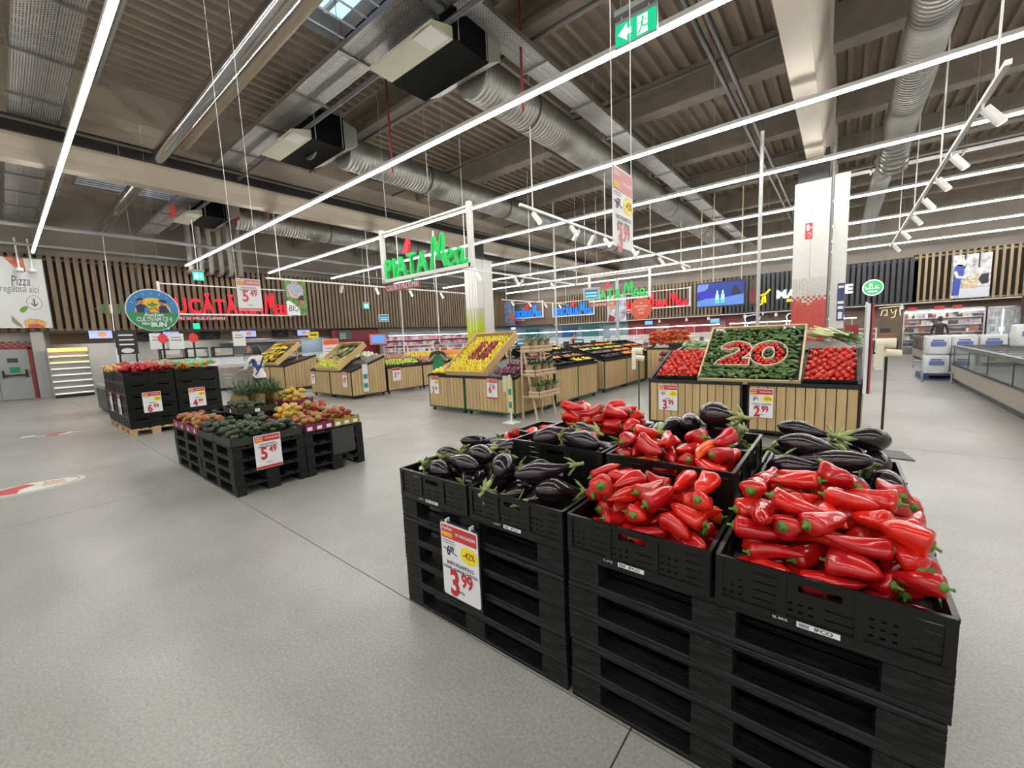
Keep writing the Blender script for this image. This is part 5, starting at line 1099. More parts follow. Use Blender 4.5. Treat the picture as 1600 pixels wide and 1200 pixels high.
part('pizza_slice_print', B().prism([(.1, 2.72), (.3, 2.4), (.52, 2.16), (.62, 2.2), (.6, 2.72)], (0, .003, 0), (0, -.024, 0)), mat('print_topping', (.5, .13, .07), var=.5, sc=6), t); part('herb_print', B().prism([(.05, .5), (.26, .15), (.3, .0), (.15, .1), (.05, .25)], (0, .003, 0), (0, -.024, 0)), mat('print_olive', (.24, .26, .12)), t)
for x in (-.05, .28):
    sp = thing('wall_spot', 'white spotlight arm in front of the pizza poster, %s' % ('left' if x < .1 else 'right'), 'spotlight', (-24.9, .95+x, 5.0)); part('arm', B().tube([(-.2, 0, 1.3), (0, 0, .1)], .03, 6), WHITE, sp); part('head', B().tube([(0, 0, .12), (.02, 0, 0)], .11, 12), WHITE, sp)
t = thing('bio_poster', 'hanging organic food poster with a grower and vegetables before the slats', 'poster', (-23.8, 10.72, 3.38), H)
part('board', B().box(-.55, .55, -.01, .01, 0, 1.95), mat('print_foliage', (.1, .2, .045), .5, var=.6, sc=5), t); part('figure_print', B().prism([(-.5, 1.0), (-.45, 1.6), (-.2, 1.75), (-.15, 1.93), (.1, 1.93), (.12, 1.75), (.4, 1.6), (.42, 1.1), (.1, .95)], (0, .003, 0), (0, -.014, 0)), mat('print_shirt', (.3, .33, .4), var=.3), t)
part('arm_print', B().tube([(-.4, -.016, 1.4), (-.25, -.016, 1.0), (0, -.016, .95), (.3, -.016, 1.25)], .07, 6), mat('print_flesh', (.6, .38, .27)), t); part('crate_print', B().box(.0, .4, -.017, -.014, .85, 1.1), INK, t); part('head_print', B().ball((-.02, -.014, 1.83), (.1, .01, .12), 10, 6), mat('print_face', (.42, .25, .18)), t)
part('white_corner', B().prism([(-.55, 0), (-.55, .75), (-.4, .8), (.1, .45), (.15, 0)], (0, .003, 0), (0, -.014, 0)), CARD, t); fit('poster_text', 'BIO', t, -.45, .08, .22, .55, INK, y=-.018, depth=.003, bold=0., shear=.2); part('tomato_print', B().ball((.3, -.012, .7), (.14, .01, .12), 10, 6), mat('print_tomato', (.5, .12, .06)), t)
for x in (-.45, .45): part('wire', B().tube([(x, 0, 1.95), (x, 0, 5.02)], .006, 5, False), GREY, t)
t = thing('fish_poster', 'bright photo poster of a fishmonger in blue overalls at far right', 'poster', (5.12, 31.84, 2.7)); part('board', B().box(-.68, .68, -.02, .02, 0, 2.22), mat('print_market', (.5, .5, .52), .5, var=.5, sc=4), t)
part('ice_print', B().box(-.4, .66, -.024, -.02, .02, .5), mat('print_ice', (.6, .64, .72)), t); part('overalls_print', B().prism([(-.66, .15), (-.62, 1.6), (-.5, 1.75), (-.3, 1.7), (-.25, 1.3), (-.35, .9), (-.4, .15)], (0, .003, 0), (0, -.026, 0)), mat('print_overall', (.03, .07, .36)), t)
part('head_print', B().prism([(-.6, 1.7), (-.5, 2.05), (-.3, 2.05), (-.2, 1.85), (-.25, 1.62)], (0, .003, 0), (0, -.026, 0)), mat('print_beard', (.72, .6, .58)), t); part('sleeve_print', B().tube([(-.6, -.028, 1.4), (-.5, -.028, 1.1), (-.15, -.028, 1.0)], .08, 6), CARD, t)
for i in range(9): part('crab_print', B().ball((-.2+.5*random.random(), -.02, .5+.6*random.random()), (.16, .012, .1), 8, 5), mat('print_crab', (.62, .5, .3), var=.3), t)
part('dark_print', B().prism([(.25, .9), (.35, 1.15), (.6, 1.2), (.62, .7), (.4, .65)], (0, .003, 0), (0, -.026, 0)), INK, t)
for x in (-.25, .25): part('beam_print', B().box(x-.03, x+.03, -.025, -.02, 1.5, 2.22), INK, t)
# ---- TV
SCR = bpy.data.materials.new('screen_blue'); SCR.use_nodes = True; N = SCR.node_tree.nodes; N['Principled BSDF'].inputs['Base Color'].default_value = (.01, .02, .1, 1); N['Principled BSDF'].inputs['Emission Color'].default_value = (.02, .1, .75, 1); N['Principled BSDF'].inputs['Emission Strength'].default_value = .2
t = thing('television', 'hanging television showing a blue advert with two bottles', 'television', (-4.22, 20, 2.6)); part('casing', B().box(-.98, .98, -.04, .06, 0, 1.1), BLKMET, t); part('screen', B().box(-.93, .93, -.045, -.04, .06, 1.05), SCR, t)
part('screen_shape', B().prism([(-.93, .06), (-.93, .3), (-.5, .42), (.2, .4), (.93, .5), (.93, .06)], (0, .002, 0), (0, -.048, 0)), lit('screen_pale', (.08, .2, .55), .3), t); part('screen_shape', B().prism([(-.93, .7), (-.9, 1.04), (-.45, 1.04), (-.48, .85), (-.6, .75)], (0, .002, 0), (0, -.048, 0)), lit('screen_light', (.12, .2, .6), .3), t); part('screen_shape', B().ball((-.45, -.046, .52), (.45, .004, .14), 14, 6), lit('screen_violet', (.02, .01, .4), .4), t)
part('screen_figure', B().prism([(.45, .5), (.5, .75), (.58, .88), (.68, .8), (.8, .6), (.85, .5)], (0, .002, 0), (0, -.05, 0)), INK, t)
for x in (-.1, .12): part('screen_bottle', B().prism([(x-.07, .18), (x-.07, .5), (x-.03, .62), (x-.03, .72), (x+.03, .72), (x+.03, .62), (x+.07, .5), (x+.07, .18)], (0, .002, 0), (0, -.052, 0)), lit('screen_bottle_blue', (.25, .5, .75), .9), t); part('screen_bottle_label', B().box(x-.065, x+.065, -.054, -.052, .2, .32), lit('screen_green', (.02, .45, .15), .7), t)
for x in (-.8, -.3, .8): part('pole', B().tube([(x, .1, 1.0), (x, .1, 5.72)], .025, 8), mat('pole_cream', (.5, .45, .33), .5), t)
t = thing('television', 'second television seen edge on beside the blue advert', 'television', (-3.0, 20.6, 2.62), -1.25); part('casing', B().box(-.95, .95, -.04, .06, 0, 1.1), BLKMET, t); part('screen', B().box(-.9, .9, -.045, -.04, .06, 1.05), mat('screen_off', (.03, .035, .05), .2), t); part('pole', B().tube([(0, .1, 1.0), (0, .1, 5.66)], .025, 8), GREY, t)
# ---- hanging number displays
for i, (p, rz) in enumerate((((-7.1, 13.6, 2.9), .35), ((-20.5, 14.0, 2.85), H-.2))):
    t = thing('number_display', ['grey hanging display with blue screen in front of the second market sign', 'grey hanging display with blue screen before the left slat screen'][i], 'display', p, rz); part('casing', B().box(-.3, .3, -.06, .06, 0, .42), mat('casing_grey', (.4, .41, .43), .4), t); part('screen', B().box(-.22, .22, -.065, -.06, .06, .34), lit('screen_navy', (.03, .08, .15), .3), t); part('screen_bar', B().box(-.2, .2, -.068, -.065, .2, .26).box(-.2, .2, -.068, -.065, .09, .15), lit('screen_cyan', (.1, .5, .9), .8), t)
    for x in (-.2, .2): part('rod', B().tube([(x, 0, .42), (x, 0, 5.45)], .01, 6, False), GREY, t)
t = thing('arrow_sign', 'green arrow shaped sign partly behind the round campaign sign', 'sign', (-25.41, 3.75, 3.45), H); part('board', B().prism([(-.9, .22), (-.6, .44), (.9, .44), (.9, 0), (-.6, 0)], (0, .03, 0)), GREEN, t); part('symbol', B().box(-.5, -.2, -.008, 0, .04, .4).prism([(-.1, .22), (.05, .3), (.05, .25), (.3, .25), (.3, .19), (.05, .19), (.05, .14)], (0, .008, 0), (0, -.008, 0)), mat('print_pale', (.6, .65, .4)), t)
t = thing('round_notice', 'round orange notice hanging before the red butcher sign', 'sign', (-9.5, 24.5, 3.05)); part('disc_body', B().prism(elp(.65, .65), (0, .02, 0), (0, 0, 0)), mat('notice_orange', (.6, .1, .05), .5), t)
for k in range(4): text('notice_text', ['LA', 'MACELARIE', 'GATIM', 'BINE'][k], t, (0, -.004, .33-.2*k), CARD, .15)
part('wire', B().tube([(0, 0, .6), (0, 0, 5.3)], .006, 5, False), GREY, t)
t = thing('photo_banner', 'narrow photo banner with orange and blue shapes left of the round orange notice', 'poster', (-11.3, 25, 2.35)); part('board', B().box(-.65, .65, 0, .03, 0, 1.7), mat('banner_print', (.45, .47, .55), .5, var=.7, sc=3), t); part('banner_shape', B().prism([(-.6, .9), (-.2, 1.6), (.1, 1.5), (-.3, .8)], (0, .004, 0), (0, -.004, 0)), ORG, t); part('banner_shape', B().prism([(-.6, .05), (-.5, .5), (-.1, .3), (-.2, .02)], (0, .004, 0), (0, -.004, 0)), mat('print_wine', (.25, .02, .03)), t); part('wire', B().tube([(0, 0, 1.7), (0, 0, 6.0)], .006, 5, False), GREY, t)
t = thing('photo_banner', 'tall dark photo banner of a fisherman left of the first blue sign', 'poster', (-26.35, 31.7, 2.75), .25); part('board', B().box(-.55, .55, 0, .03, 0, 2.3), mat('banner_navy', (.12, .16, .28), .5, var=.7, sc=2.5), t); part('banner_shape', B().prism([(0, .4), (.1, 1.1), (.45, 1.2), (.5, .4)], (0, .004, 0), (0, -.004, 0)), mat('print_redorange', (.5, .08, .03)), t)
t.location = (-24.9, 31.0, 2.75)
# ---- tracks with spots
def track(label, x, y0, y1, z, spots, m=WHITE):
    t = thing('track_light', label, 'track light', (x, y0, z)); L_ = y1-y0; part('rail', B().box(-.03, .03, 0, L_, 0, .06), m, t)
    for k in range(int(L_/4)+1): part('rod', B().tube([(0, .5+k*3.8, .06), (0, .5+k*3.8, 8.34-z)], .014, 6, False), m, t)
    for y, a in spots:
        sp = part('spotlight', B().tube([(0, 0, 0), (0, 0, -.07)], .012, 6).tube([(.02*a, 0, -.07), (.19*a, .0, -.31)], .062, 14), m, t, loc=(0, y, 0)); part('lens', B().tube([(.191*a, 0, -.3115), (.193*a, 0, -.315)], .052, 14), glow('spot_lens', (1, .85, .6), 4), sp)
track('white spotlight track running back at upper right', 1.4, 7.75, 22.7, 4.6, [(1.1, 1), (3.2, 1), (4.7, 1), (6.5, 1), (8.5, 1), (11, 1), (14, 1)])
track('white spotlight track running back behind the hanging 3.99 banner', -5.76, 7.7, 21, 4.6, [(.5, 1), (2.2, 1), (2.7, -1), (3.6, -1), (4.2, 1), (6.2, 1), (7.0, -1), (9, 1), (12, 1)])
track('white spotlight track over the leek stand before the left slats', -16.7, 6.5, 17.5, 4.2, [(3.0, -1), (4.6, 1), (6.5, 1), (8.5, 1)])
track('white spotlight track right of the green column', -10.2, 9.9, 18, 4.05, [(1, 1), (3.2, 1), (3.8, -1), (5.8, 1)])
track('short spotlight track before the blue fish counter sign', -17.5, 21, 29, 4.1, [(1, 1), (3, 1), (5, 1), (7, 1)])
# ---- drop poles
for i, (x, y, r, z1) in enumerate(((-10.15, 16, .05, 8.2), (-1.55, 11.2, .04, 6.0), (-9.0, 20, .08, 4.4))):
    pipe(['tall grey service pole right of the herb rack', 'tall grey service pole left of the red tiled column', 'thick pale post behind the tall service pole'][i], [(x, y, 0), (x, y, z1)], r, mat('pole_grey', (.45, .46, .46), .4, .3), 'service_pole', 'pole')
for i, (x, y) in enumerate(((-12.35, 9.2), (-11.1, 9.8))): pipe(['left of two thin white poles under the green market sign', 'right of two thin white poles under the green market sign'][i], [(x, y, 1.1), (x, y, 5.4)], .02, WHITE, 'service_pole', 'pole')
pipe('thin slanting cable from the steel pipe down behind the onion display', [(-24.2, 3.3, 6.7), (-20, 2.62, 1.2)], .016, CARD, 'cable', 'cable', 6)
# ================================================================ FIXTURES AND BACKGROUND
GLASS = mat('counter_glass', (.75, .82, .84), .05, alpha=.25); SSTEEL = mat('counter_steel', (.42, .43, .44), .35, .7)
# ---- double fire door at far left
d = thing('double_door', 'grey double fire door with push bars under the pizza poster', 'door', (-25.86, -.08, 0), H); DG = mat('door_grey', (.34, .36, .37), .5, var=.04); RT_ = mat('trim_red', (.3, .03, .03), .5)
for k, x in enumerate((-.86, .0)):
    p = part('door_leaf', B().box(x+.01, x+.85, 0, .06, .02, 2.03), DG, d); part('push_bar', B().box(x+.12, x+.74, -.07, -.04, .96, 1.02).box(x+.1, x+.16, -.08, 0, .9, 1.2).box(x+.7, x+.76, -.08, 0, .9, 1.2), BLKMET, p); part('door_notice', B().box(x+.3, x+.58, -.006, 0, 1.1, 1.32), GREEN, p); part('door_notice', B().box(x+.28, x+.56, -.006, 0, 1.5, 1.68), DGREY, p)
part('door_frame', B().box(-.95, -.86, -.02, .06, 0, 2.1).box(.86, .95, -.02, .06, 0, 2.1).box(-.95, .95, -.02, .06, 2.03, 2.12), RT_, d)
ck = B()
for i in range(26):
    for j in range(3):
        if (i+j) % 2: ck.box(-1.3+i*.1, -1.2+i*.1, -.012, 0, 2.13+j*.07, 2.2+j*.07)
part('checker_tile', ck, RT_, d)['kind'] = 'stuff'
struct('trim_20', B().box(-25.9, -25.55, .9, 1.25, 0, 2.7), SSTEEL)
# ---- heated pastry shelf
t = thing('pastry_shelf', 'tall steel pastry shelf with glowing warm top beside the fire door', 'shelf unit', (-24.55, 1.8, 0), H); part('cabinet', B().box(-.55, .55, .1, .9, .05, 1.92).box(-.58, -.55, -.05, .9, .05, 1.95).box(.55, .58, -.05, .9, .05, 1.95), SSTEEL, t)
for k in range(7): part('shelf_board', B().box(-.55, .55, -.12+.02*k, .1, .15+k*.25, .18+k*.25), STEEL, t); part('price_rail', B().box(-.55, .55, -.13+.02*k, -.12+.02*k, .14+k*.25, .2+k*.25), lit('shelf_strip', (.8, .78, .7), .3) if k < 5 else lit('shelf_strip_warm', (.9, .6, .25), .8), t)
part('lit_canopy', B().box(-.55, .55, -.02, .1, 1.86, 2.0), glow('warm_canopy', (1, .45, .1), 2.2), t); part('base', B().box(-.55, .55, -.1, .9, 0, .1), BLKMET, t)
# ---- kitchen
part_k = lambda nm, b, m, lab, cat: tag(part(nm, b, m), lab, cat)
part_k('menu_fascia', B().box(-27.1, -27, 1.5, 16.9, 2.2, 2.69), mat('fascia_tan', (.26, .19, .12), .6), 'tan fascia with menu screens above the kitchen', 'fascia')
for i, (y0, y1) in enumerate(((2.55, 3.35), (8.75, 9.6), (11.9, 12.75), (5.2, 6.0))):
    t = thing('menu_screen', ['menu screen with pizza picture left of the campaign sign', 'menu screen with plate picture under the hanging 5.49 banner', 'menu screen with plate picture under the organic poster', 'menu screen behind the red tag poles'][i], 'screen', (-26.8 if i else -25.7, y0, 2.3 if i else 2.36), H); part('casing', B().box(0, y1-y0, 0, .05, 0, .4), BLKMET, t); part('screen', B().box(.03, y1-y0-.03, -.006, 0, .03, .37), lit('screen_lilac', (.32, .36, .8), .8), t); part('plate_picture', B().ball((.45, -.004, .2), (.16, .008, .13), 12, 6), lit('screen_food', (.6, .3, .15), .5), t)
for i, y in enumerate((4.0, 6.9, 10.5)):
    t = thing('menu_board', ['black board with crossed cutlery under the campaign sign', 'black board with crossed cutlery right of the campaign sign', 'black board with crossed cutlery under the organic poster'][i], 'sign', (-26.85, y, 2.26), H); part('board', B().box(0, .9, 0, .03, 0, .42), INK, t); part('cutlery_mark', B().obox((.25, -.004, .08), (.65, -.004, .34), .006, .035, (0, 1, 0)).obox((.25, -.004, .34), (.65, -.004, .08), .006, .035, (0, 1, 0)), CARD, t)
t = thing('chalk_board', 'tall black chalk board standing left of the campaign sign', 'sign', (-20.5, 3.0, 0), H); part('board', B().box(-.3, .3, 0, .04, 1.65, 2.5), INK, t); part('post', B().box(-.25, -.2, .01, .03, 0, 1.65).box(.2, .25, .01, .03, 0, 1.65), BLKMET, t)
for k in range(3): part('chalk_line', B().box(-.2, .2, -.004, 0, 2.32-k*.17, 2.37-k*.17), CARD, t)
part('chalk_drawing', B().prism(elp(.18, .09, 16), (0, .004, 0), (0, -.004, 1.78)), CARD, t)
t = thing('extractor_hood', 'wide steel extractor hood over the kitchen range', 'extractor hood', (-26.6, 10.4, 0), H); part('canopy', B().prism([(0, 2.0), (0, 2.12), (.7, 2.2), (1.6, 2.2), (1.6, 2.0)], (4.6, 0, 0), (-2.3, 0, 0), ((0,1,0),(0,0,1))), SSTEEL, t); part('splash_back', B().box(-2.3, 2.3, 1.55, 1.6, .9, 2.0), mat('splash_steel', (.22, .23, .25), .3, .6), t); part('range', B().box(-2.3, 2.3, .8, 1.5, 0, .95), SSTEEL, t)
part_k('tile_panel', B().box(-28.58, -28.5, 11.2, 14.5, .9, 2.3), mat('blue_tile', (.38, .52, .66), .3), 'pale blue tiled wall panel right of the kitchen range', 'wall panel')
part_k('wall_panel', B().box(-26.0, -25.7, 13.6, 16.9, 0, 2.6), mat('wine_red', (.2, .02, .03), .5), 'dark wine red wall panel behind the white notice board', 'wall panel')
for i, y in enumerate((3.2, 6.6, 10.0, 13.4)):  # unseen lamps added to brighten the dark kitchen recess
    t = thing('kitchen_fill_lamp', '%s added flat lamp brightening the kitchen recess counted from the fire door' % ('first', 'second', 'third', 'fourth')[i], 'ceiling light', (-27.6, y, 2.7)); part('fill_lamp_frame', B().box(-.32, .32, -.62, .62, -.03, 0), WHITE, t); part('diffuser', B().box(-.3, .3, -.6, .6, -.035, -.03), glow('kitchen_fill_glow', (1, .96, .9), 7), t)
def counter(label, x, y0, y1, h_=.92, m=SSTEEL, food=True, dirx=1, name='service_counter'):
    t = thing(name, label, 'counter', (x, y0, 0), H); L_ = y1-y0
    part('base', B().box(0, L_, 0, .9, .1, h_), m, t); part('kick', B().box(.02, L_-.02, .06, .85, 0, .1), BLKMET, t); part('front_glass', B().prism([(0, h_), (.03, h_), (.3, h_+.42), (.27, h_+.42)], (L_, 0, 0), (0, 0, 0), ((0,1,0),(0,0,1))), GLASS, t); part('top_shelf', B().box(0, L_, .25, .75, h_+.42, h_+.45), STEEL, t); part('edge_strip', B().box(0, L_, -.01, .0, h_-.06, h_), STEEL, t)
    if food:
        rn = random.Random(int(y0*10)); n = int(L_/.33)
        for i in range(n): part('food_tray', B().box(i*.33+.02, i*.33+.31, .1, .6, h_+.0, h_+.05), [mat('food_brown', (.3, .14, .05), .6, var=.4, sc=30), mat('food_cream', (.6, .5, .3), .6, var=.3, sc=30), mat('food_red', (.42, .1, .06), .6, var=.4, sc=30)][rn.randrange(3)], t)
    return t
counter('steel and glass deli counter behind the onion display', -19.6, 3.6, 6.7); counter('steel and glass deli counter facing the banana stand', -20.0, 6.8, 10.2); counter('back counter of the kitchen', -23.5, 3.5, 8.6, food=False)
for i, (y, m_) in enumerate(((4.2, 'food_red'), (5.9, 'food_brown'), (5.0, 'food_cream'))):
    t = thing('hot_cabinet', ['red lit hot cabinet on the deli counter', 'black hot cabinet with fried food on the deli counter', 'pale display cabinet on the deli counter'][i], 'cabinet', (-20.0, y, 1.37), H); part('cabinet', B().box(-.35, .35, .1, .5, 0, .06).box(-.35, .35, .1, .5, .36, .42).box(-.35, -.32, .1, .5, 0, .4).box(.32, .35, .1, .5, 0, .4), BLKMET, t); part('food', B().box(-.3, .3, .14, .46, .06, .2), MATS[m_], t); part('window', B().box(-.32, .32, .1, .105, .06, .36), GLASS, t)
for i, (y, x) in enumerate(((3.35, -17), (4.15, -17))):
    t = thing('queue_pole', ['black pole with red badge and green lamp, left of the pair', 'black pole with red badge and green lamp, right of the pair'][i], 'pole', (x, y, 0)); part('pole', B().tube([(0, 0, 0), (0, 0, 2.65)], .03, 8).box(-.2, .2, -.2, .2, 0, .03), BLKMET, t); part('badge', B().prism([(.13*cos(a*pi/4+.4), 2.1+.16*sin(a*pi/4+.4)) for a in range(8)], (.02, 0, 0), (.035, 0, 0), ((0,1,0),(0,0,1))), lit('badge_red', (.55, .03, .04), .2), t); part('lamp', B().box(.0, .08, .05, .2, 2.4, 2.58), lit('lamp_green', (.0, .8, .25), 1.), t)
for i, (x, y, z) in enumerate(((-18, 5.62, 1.78), (-18.5, 3.3, 1.78), (-18.2, 3.75, 1.75))):
    t = thing('paper_notice', ['white paper notice hanging under the hanging 5.49 banner', 'white paper notice hanging behind the left red badge pole', 'white paper notice hanging behind the right red badge pole'][i], 'notice', (x, y, z), H); part('sheet', B().box(0, .42, 0, .008, 0, .55), CARD, t); part('print_line', B().box(.06, .36, -.003, 0, .3, .34).box(.08, .34, -.003, 0, .4, .43), GREY, t); part('string', B().tube([(.2, 0, .55), (.2, 0, 6.55)], .002, 4, False), GREY, t)
t = thing('yellow_sign', 'small yellow hanging sign over the aisle right of the kitchen', 'sign', (-20, 9.4, 2.03), H); part('board', B().box(0, .5, 0, .02, 0, .3), mat('sign_yellow', (.8, .6, .0), .5), t); part('print_line', B().box(.08, .42, -.003, 0, .12, .18), INK, t); part('string', B().tube([(.25, 0, .3), (.25, 0, 6.3)], .003, 4, False), GREY, t)
t = thing('notice_board', 'tall white notice board with red header beside the leek tray', 'sign', (-15.2, 7.65, 0), H); part('board', B().box(0, .62, 0, .02, .6, 1.9), CARD, t); part('header', B().box(.02, .6, -.004, 0, 1.68, 1.88), mat('header_coral', (.7, .12, .06), .5), t); part('foot', B().box(.28, .34, -.02, .04, .02, .6).box(.1, .52, -.2, .22, 0, .02), WHITE, t)
for k in range(8): part('text_line', B().box(.06, .56, -.003, 0, 1.52-k*.11, 1.56-k*.11), mat('print_rose', (.6, .3, .28), .5), t)
t = thing('menu_pillar', 'small dark menu board on the wine red wall near the slats', 'sign', (-25.6, 14.0, 1.95), H); part('board', B().box(0, .9, 0, .04, 0, .62), mat('board_slate', (.05, .08, .07), .5), t); part('print_line', B().box(.08, .5, -.003, 0, .1, .14).box(.08, .5, -.003, 0, .24, .28).box(.08, .5, -.003, 0, .38, .42), CARD, t)
t = thing('pink_screen', 'bright pink and blue screen left of the meat fridge', 'screen', (-24.6, 15.6, 1.55), H); part('stand', B().box(.6, .7, .01, .05, -1.55, 0).box(.3, 1.0, -.2, .25, -1.55, -1.52), BLKMET, t); part('casing', B().box(0, 1.3, 0, .06, 0, .7), mat('casing_pink', (.6, .2, .25), .5), t); part('screen', B().box(.15, 1.15, -.006, 0, .1, .6), lit('screen_sky', (.1, .25, .55), .5, ), t)
t = thing('chest_cooler', 'low dark chest cooler with glass lid behind the onion display', 'cooler', (-17.7, 1.75, 0)); part('plinth', B().box(.05, 1.75, .05, .85, 0, .08), BLKMET, t); part('body', B().box(0, 1.8, 0, .9, .08, .8), mat('cooler_dark', (.03, .04, .045), .4), t); part('glass_lid', B().prism([(0, .8), (.9, 1.0), (.9, .97), (0, .77)], (1.8, 0, 0), (0, 0, 0), ((0,1,0),(0,0,1))), STEEL, t); part('front_strip', B().box(0, 1.8, -.01, 0, .7, .8), STEEL, t)
# ---- meat fridge along the left wall
t = thing('meat_fridge', 'long open wall fridge full of pink meat packs under the slats', 'fridge', (-24.3, 16.95, 0), H); L_ = 14.2
part('back_panel', B().box(0, L_, 1.1, 1.2, 0, 2.3), mat('fridge_white', (.55, .55, .56), .5), t); part('canopy', B().box(0, L_, 0, 1.2, 2.12, 2.35), mat('fridge_teal', (.2, .27, .28), .4), t); part('lamp', B().box(0, L_, .1, .14, 2.08, 2.12), glow('fridge_lamp', (1, .85, .88), 5), t); part('trough', B().box(0, L_, -.1, 1.2, 0, .6), DGREY, t)
PK = [mat('pack_pink', (.62, .24, .3), .35, var=.5, sc=3), mat('pack_pale', (.65, .5, .52), .35, var=.3, sc=3), mat('pack_violet', (.3, .14, .3), .35)]
for k in range(4):
    part('shelf', B().box(0, L_, .25+.05*k, 1.1, .62+k*.38, .65+k*.38), WHITE, t); rn = random.Random(k); b = B(); x = .05
    while x < L_-.3: w_ = rn.uniform(.16, .3); b.m = rn.choice((0, 0, 0, 1, 2)); b.box(x, x+w_-.02, .28+.05*k, .6, .66+k*.38, .66+k*.38+rn.uniform(.14, .26)); x += w_
    part('meat_packs', b, PK, t)['kind'] = 'stuff'
# ---- rails and shelves of packed goods
def rail(label, x0, y0, x1, y1, h_=1.45):
    d_ = Vector((x1-x0, y1-y0, 0)); L_ = d_.length; t = thing('rail_fence', label, 'rail', (x0, y0, 0), math.atan2(d_.y, d_.x)); n = int(L_/1.2)
    for i in range(n+1): part('post', B().box(i*L_/n-.02, i*L_/n+.02, -.02, .02, 0, h_), WHITE, t)
    for z in (h_-.03, h_-.22, h_-.42): part('rail', B().box(0, L_, -.015, .015, z-.018, z+.018), WHITE, t)
rail('white rail fence behind the leek and lemon stands', -23.5, 15.9, -14.9, 15.9); rail('white rail fence right of the green column', -13.5, 16.4, -10.5, 16.4); rail('white rail fence behind the aisle stands', -9.6, 17.2, -4.4, 17.2); rail('white rail fence far behind the cucumber tray', -4.0, 20.4, 1.0, 20.4)
GOODS = [mat('goods_%d' % i, c, .5) for i, c in enumerate(((.5, .4, .5), (.6, .55, .5), (.15, .08, .1), (.45, .12, .1), (.2, .15, .3), (.6, .5, .3), (.7, .7, .68), (.08, .08, .1)))]
def goods(label, x0, x1, y, z0, rows, seed, dep=.5, hh=.3):
    t = thing('goods_shelf', label, 'shelf', (x0, y, 0)); L_ = x1-x0; part('frame', B().box(0, L_, 0, dep, 0, .12).box(0, .03, 0, dep, 0, z0+rows*hh).box(L_-.03, L_, 0, dep, 0, z0+rows*hh), DGREY, t); rn = random.Random(seed); b = B()
    for k in range(rows):
        part('shelf_board', B().box(0, L_, 0, dep, z0+k*hh-.02, z0+k*hh), WHITE, t); x = .04
        while x < L_-.2: w_ = rn.uniform(.1, .25); b.m = rn.randrange(8); b.box(x, x+w_-.015, .02, dep-.05, z0+k*hh, z0+k*hh+rn.uniform(.12, hh-.06)); x += w_
    part('packed_goods', b, GOODS, t)['kind'] = 'stuff'
goods('low shelf of mixed packed goods behind the white rails at left', -23, -15.2, 16.4, .15, 4, 1); goods('low shelf of mixed packed goods right of the green column', -13.4, -10.4, 17.0, .15, 4, 2); goods('low shelf of mixed packed goods behind the aisle stands', -9.5, -4.5, 18.0, .15, 4, 3); goods('low shelf of mixed packed goods far behind the cucumber tray', -3.9, .9, 21.2, .15, 4, 4)
# ---- fish and butcher counters at the back
def bcounter(label, x0, x1, y, m, tm, lamp=True):
    t = thing('service_counter', label, 'counter', (x0, y, 0)); L_ = x1-x0; part('plinth', B().box(.05, L_-.05, .05, .95, 0, .1), BLKMET, t); part('base', B().box(0, L_, 0, 1, .1, 1.0), m, t); part('glass', B().prism([(0, 1.0), (.02, 1.0), (.3, 1.45), (.28, 1.45)], (L_, 0, 0), (0, 0, 0), ((0,1,0),(0,0,1))), GLASS, t); part('ice_bed', B().box(0, L_, .1, .9, 1.0, 1.08), tm, t)
    if lamp: part('lamp_strip', B().box(0, L_, .1, .16, 1.9, 1.95), glow('counter_lamp', (1, .97, .95), 6), t)
    for k in range(int(L_/2)+1): part('post', B().box(min(k*2, L_-.04), min(k*2, L_-.04)+.04, .3, .34, 1.0, 1.95), STEEL, t)
bcounter('fish counter with ice and green edge at the back', -24.8, -14.4, 29.2, mat('fish_base', (.25, .34, .12), .5), mat('ice', (.6, .66, .7), .5, var=.3, sc=4)); bcounter('butcher glass counter before the red wall', -13.8, -6.2, 29.2, WHITE, mat('meat', (.4, .1, .1), .5, var=.5, sc=4)); bcounter('butcher glass counter before the brown wall', -5.6, .6, 29.2, DGREY, MATS['meat'])
for i in range(5): part_k('wall_tile_panel', B().box(-24.6+i*2.1, -23+i*2.1, 33.1, 33.18, 1.3, 2.3), mat('panel_teal%d' % (i % 3), ((.05, .22, .25), (.35, .5, .55), (.03, .13, .42))[i % 3], .4), ['dark teal', 'pale blue', 'deep blue', 'second dark teal', 'second pale blue'][i]+' wall panel behind the fish counter', 'wall panel')
for i in range(4): part_k('wall_picture', B().box(-13.6+i*2.0, -12.6+i*2.0, 33.1, 33.18, .9, 2.2), mat('panel_red%d' % (i % 2), ((.5, .04, .05), (.4, .2, .2))[i % 2], .4), '%s red panel behind the butcher counter' % ['first', 'second', 'third', 'fourth'][i], 'wall panel')
for i, x in enumerate((-5.2, -3.4, -1.6, 1.2, 2.6, -7.5, -9, -11)):
    t = thing('pendant_spot', 'small white spot under the white trim, %s' % ('above the sheep silhouette', 'above the cow silhouette', 'left of the red tiled column', 'right of the red tiled column', 'above the open wall fridge', 'above the left end of the red wall', 'above the middle of the red wall', 'above the right of the fish counter')[i], 'spotlight', (x, 32.08, 2.29)); part('head', B().tube([(0, 0, 0), (0, 0, .2)], .09, 10), WHITE, t); part('stem', B().tube([(0, 0, .2), (0, 0, .28)], .02, 6), WHITE, t)
for i, (x, y, z) in enumerate(((-7.3, 33.1, 2.1), (-.2, 33.17, 1.9), (-12.2, 33.09, 2.2))): part_k('blue_display', B().box(x-.3, x+.3, y-.05, y, z, z+.28), lit('display_blue', (.15, .45, .8), .7), ['small blue display on the red wall left of the sheep silhouette', 'small blue display right of the red tiled column', 'small blue display under the red butcher sign'][i], 'display')
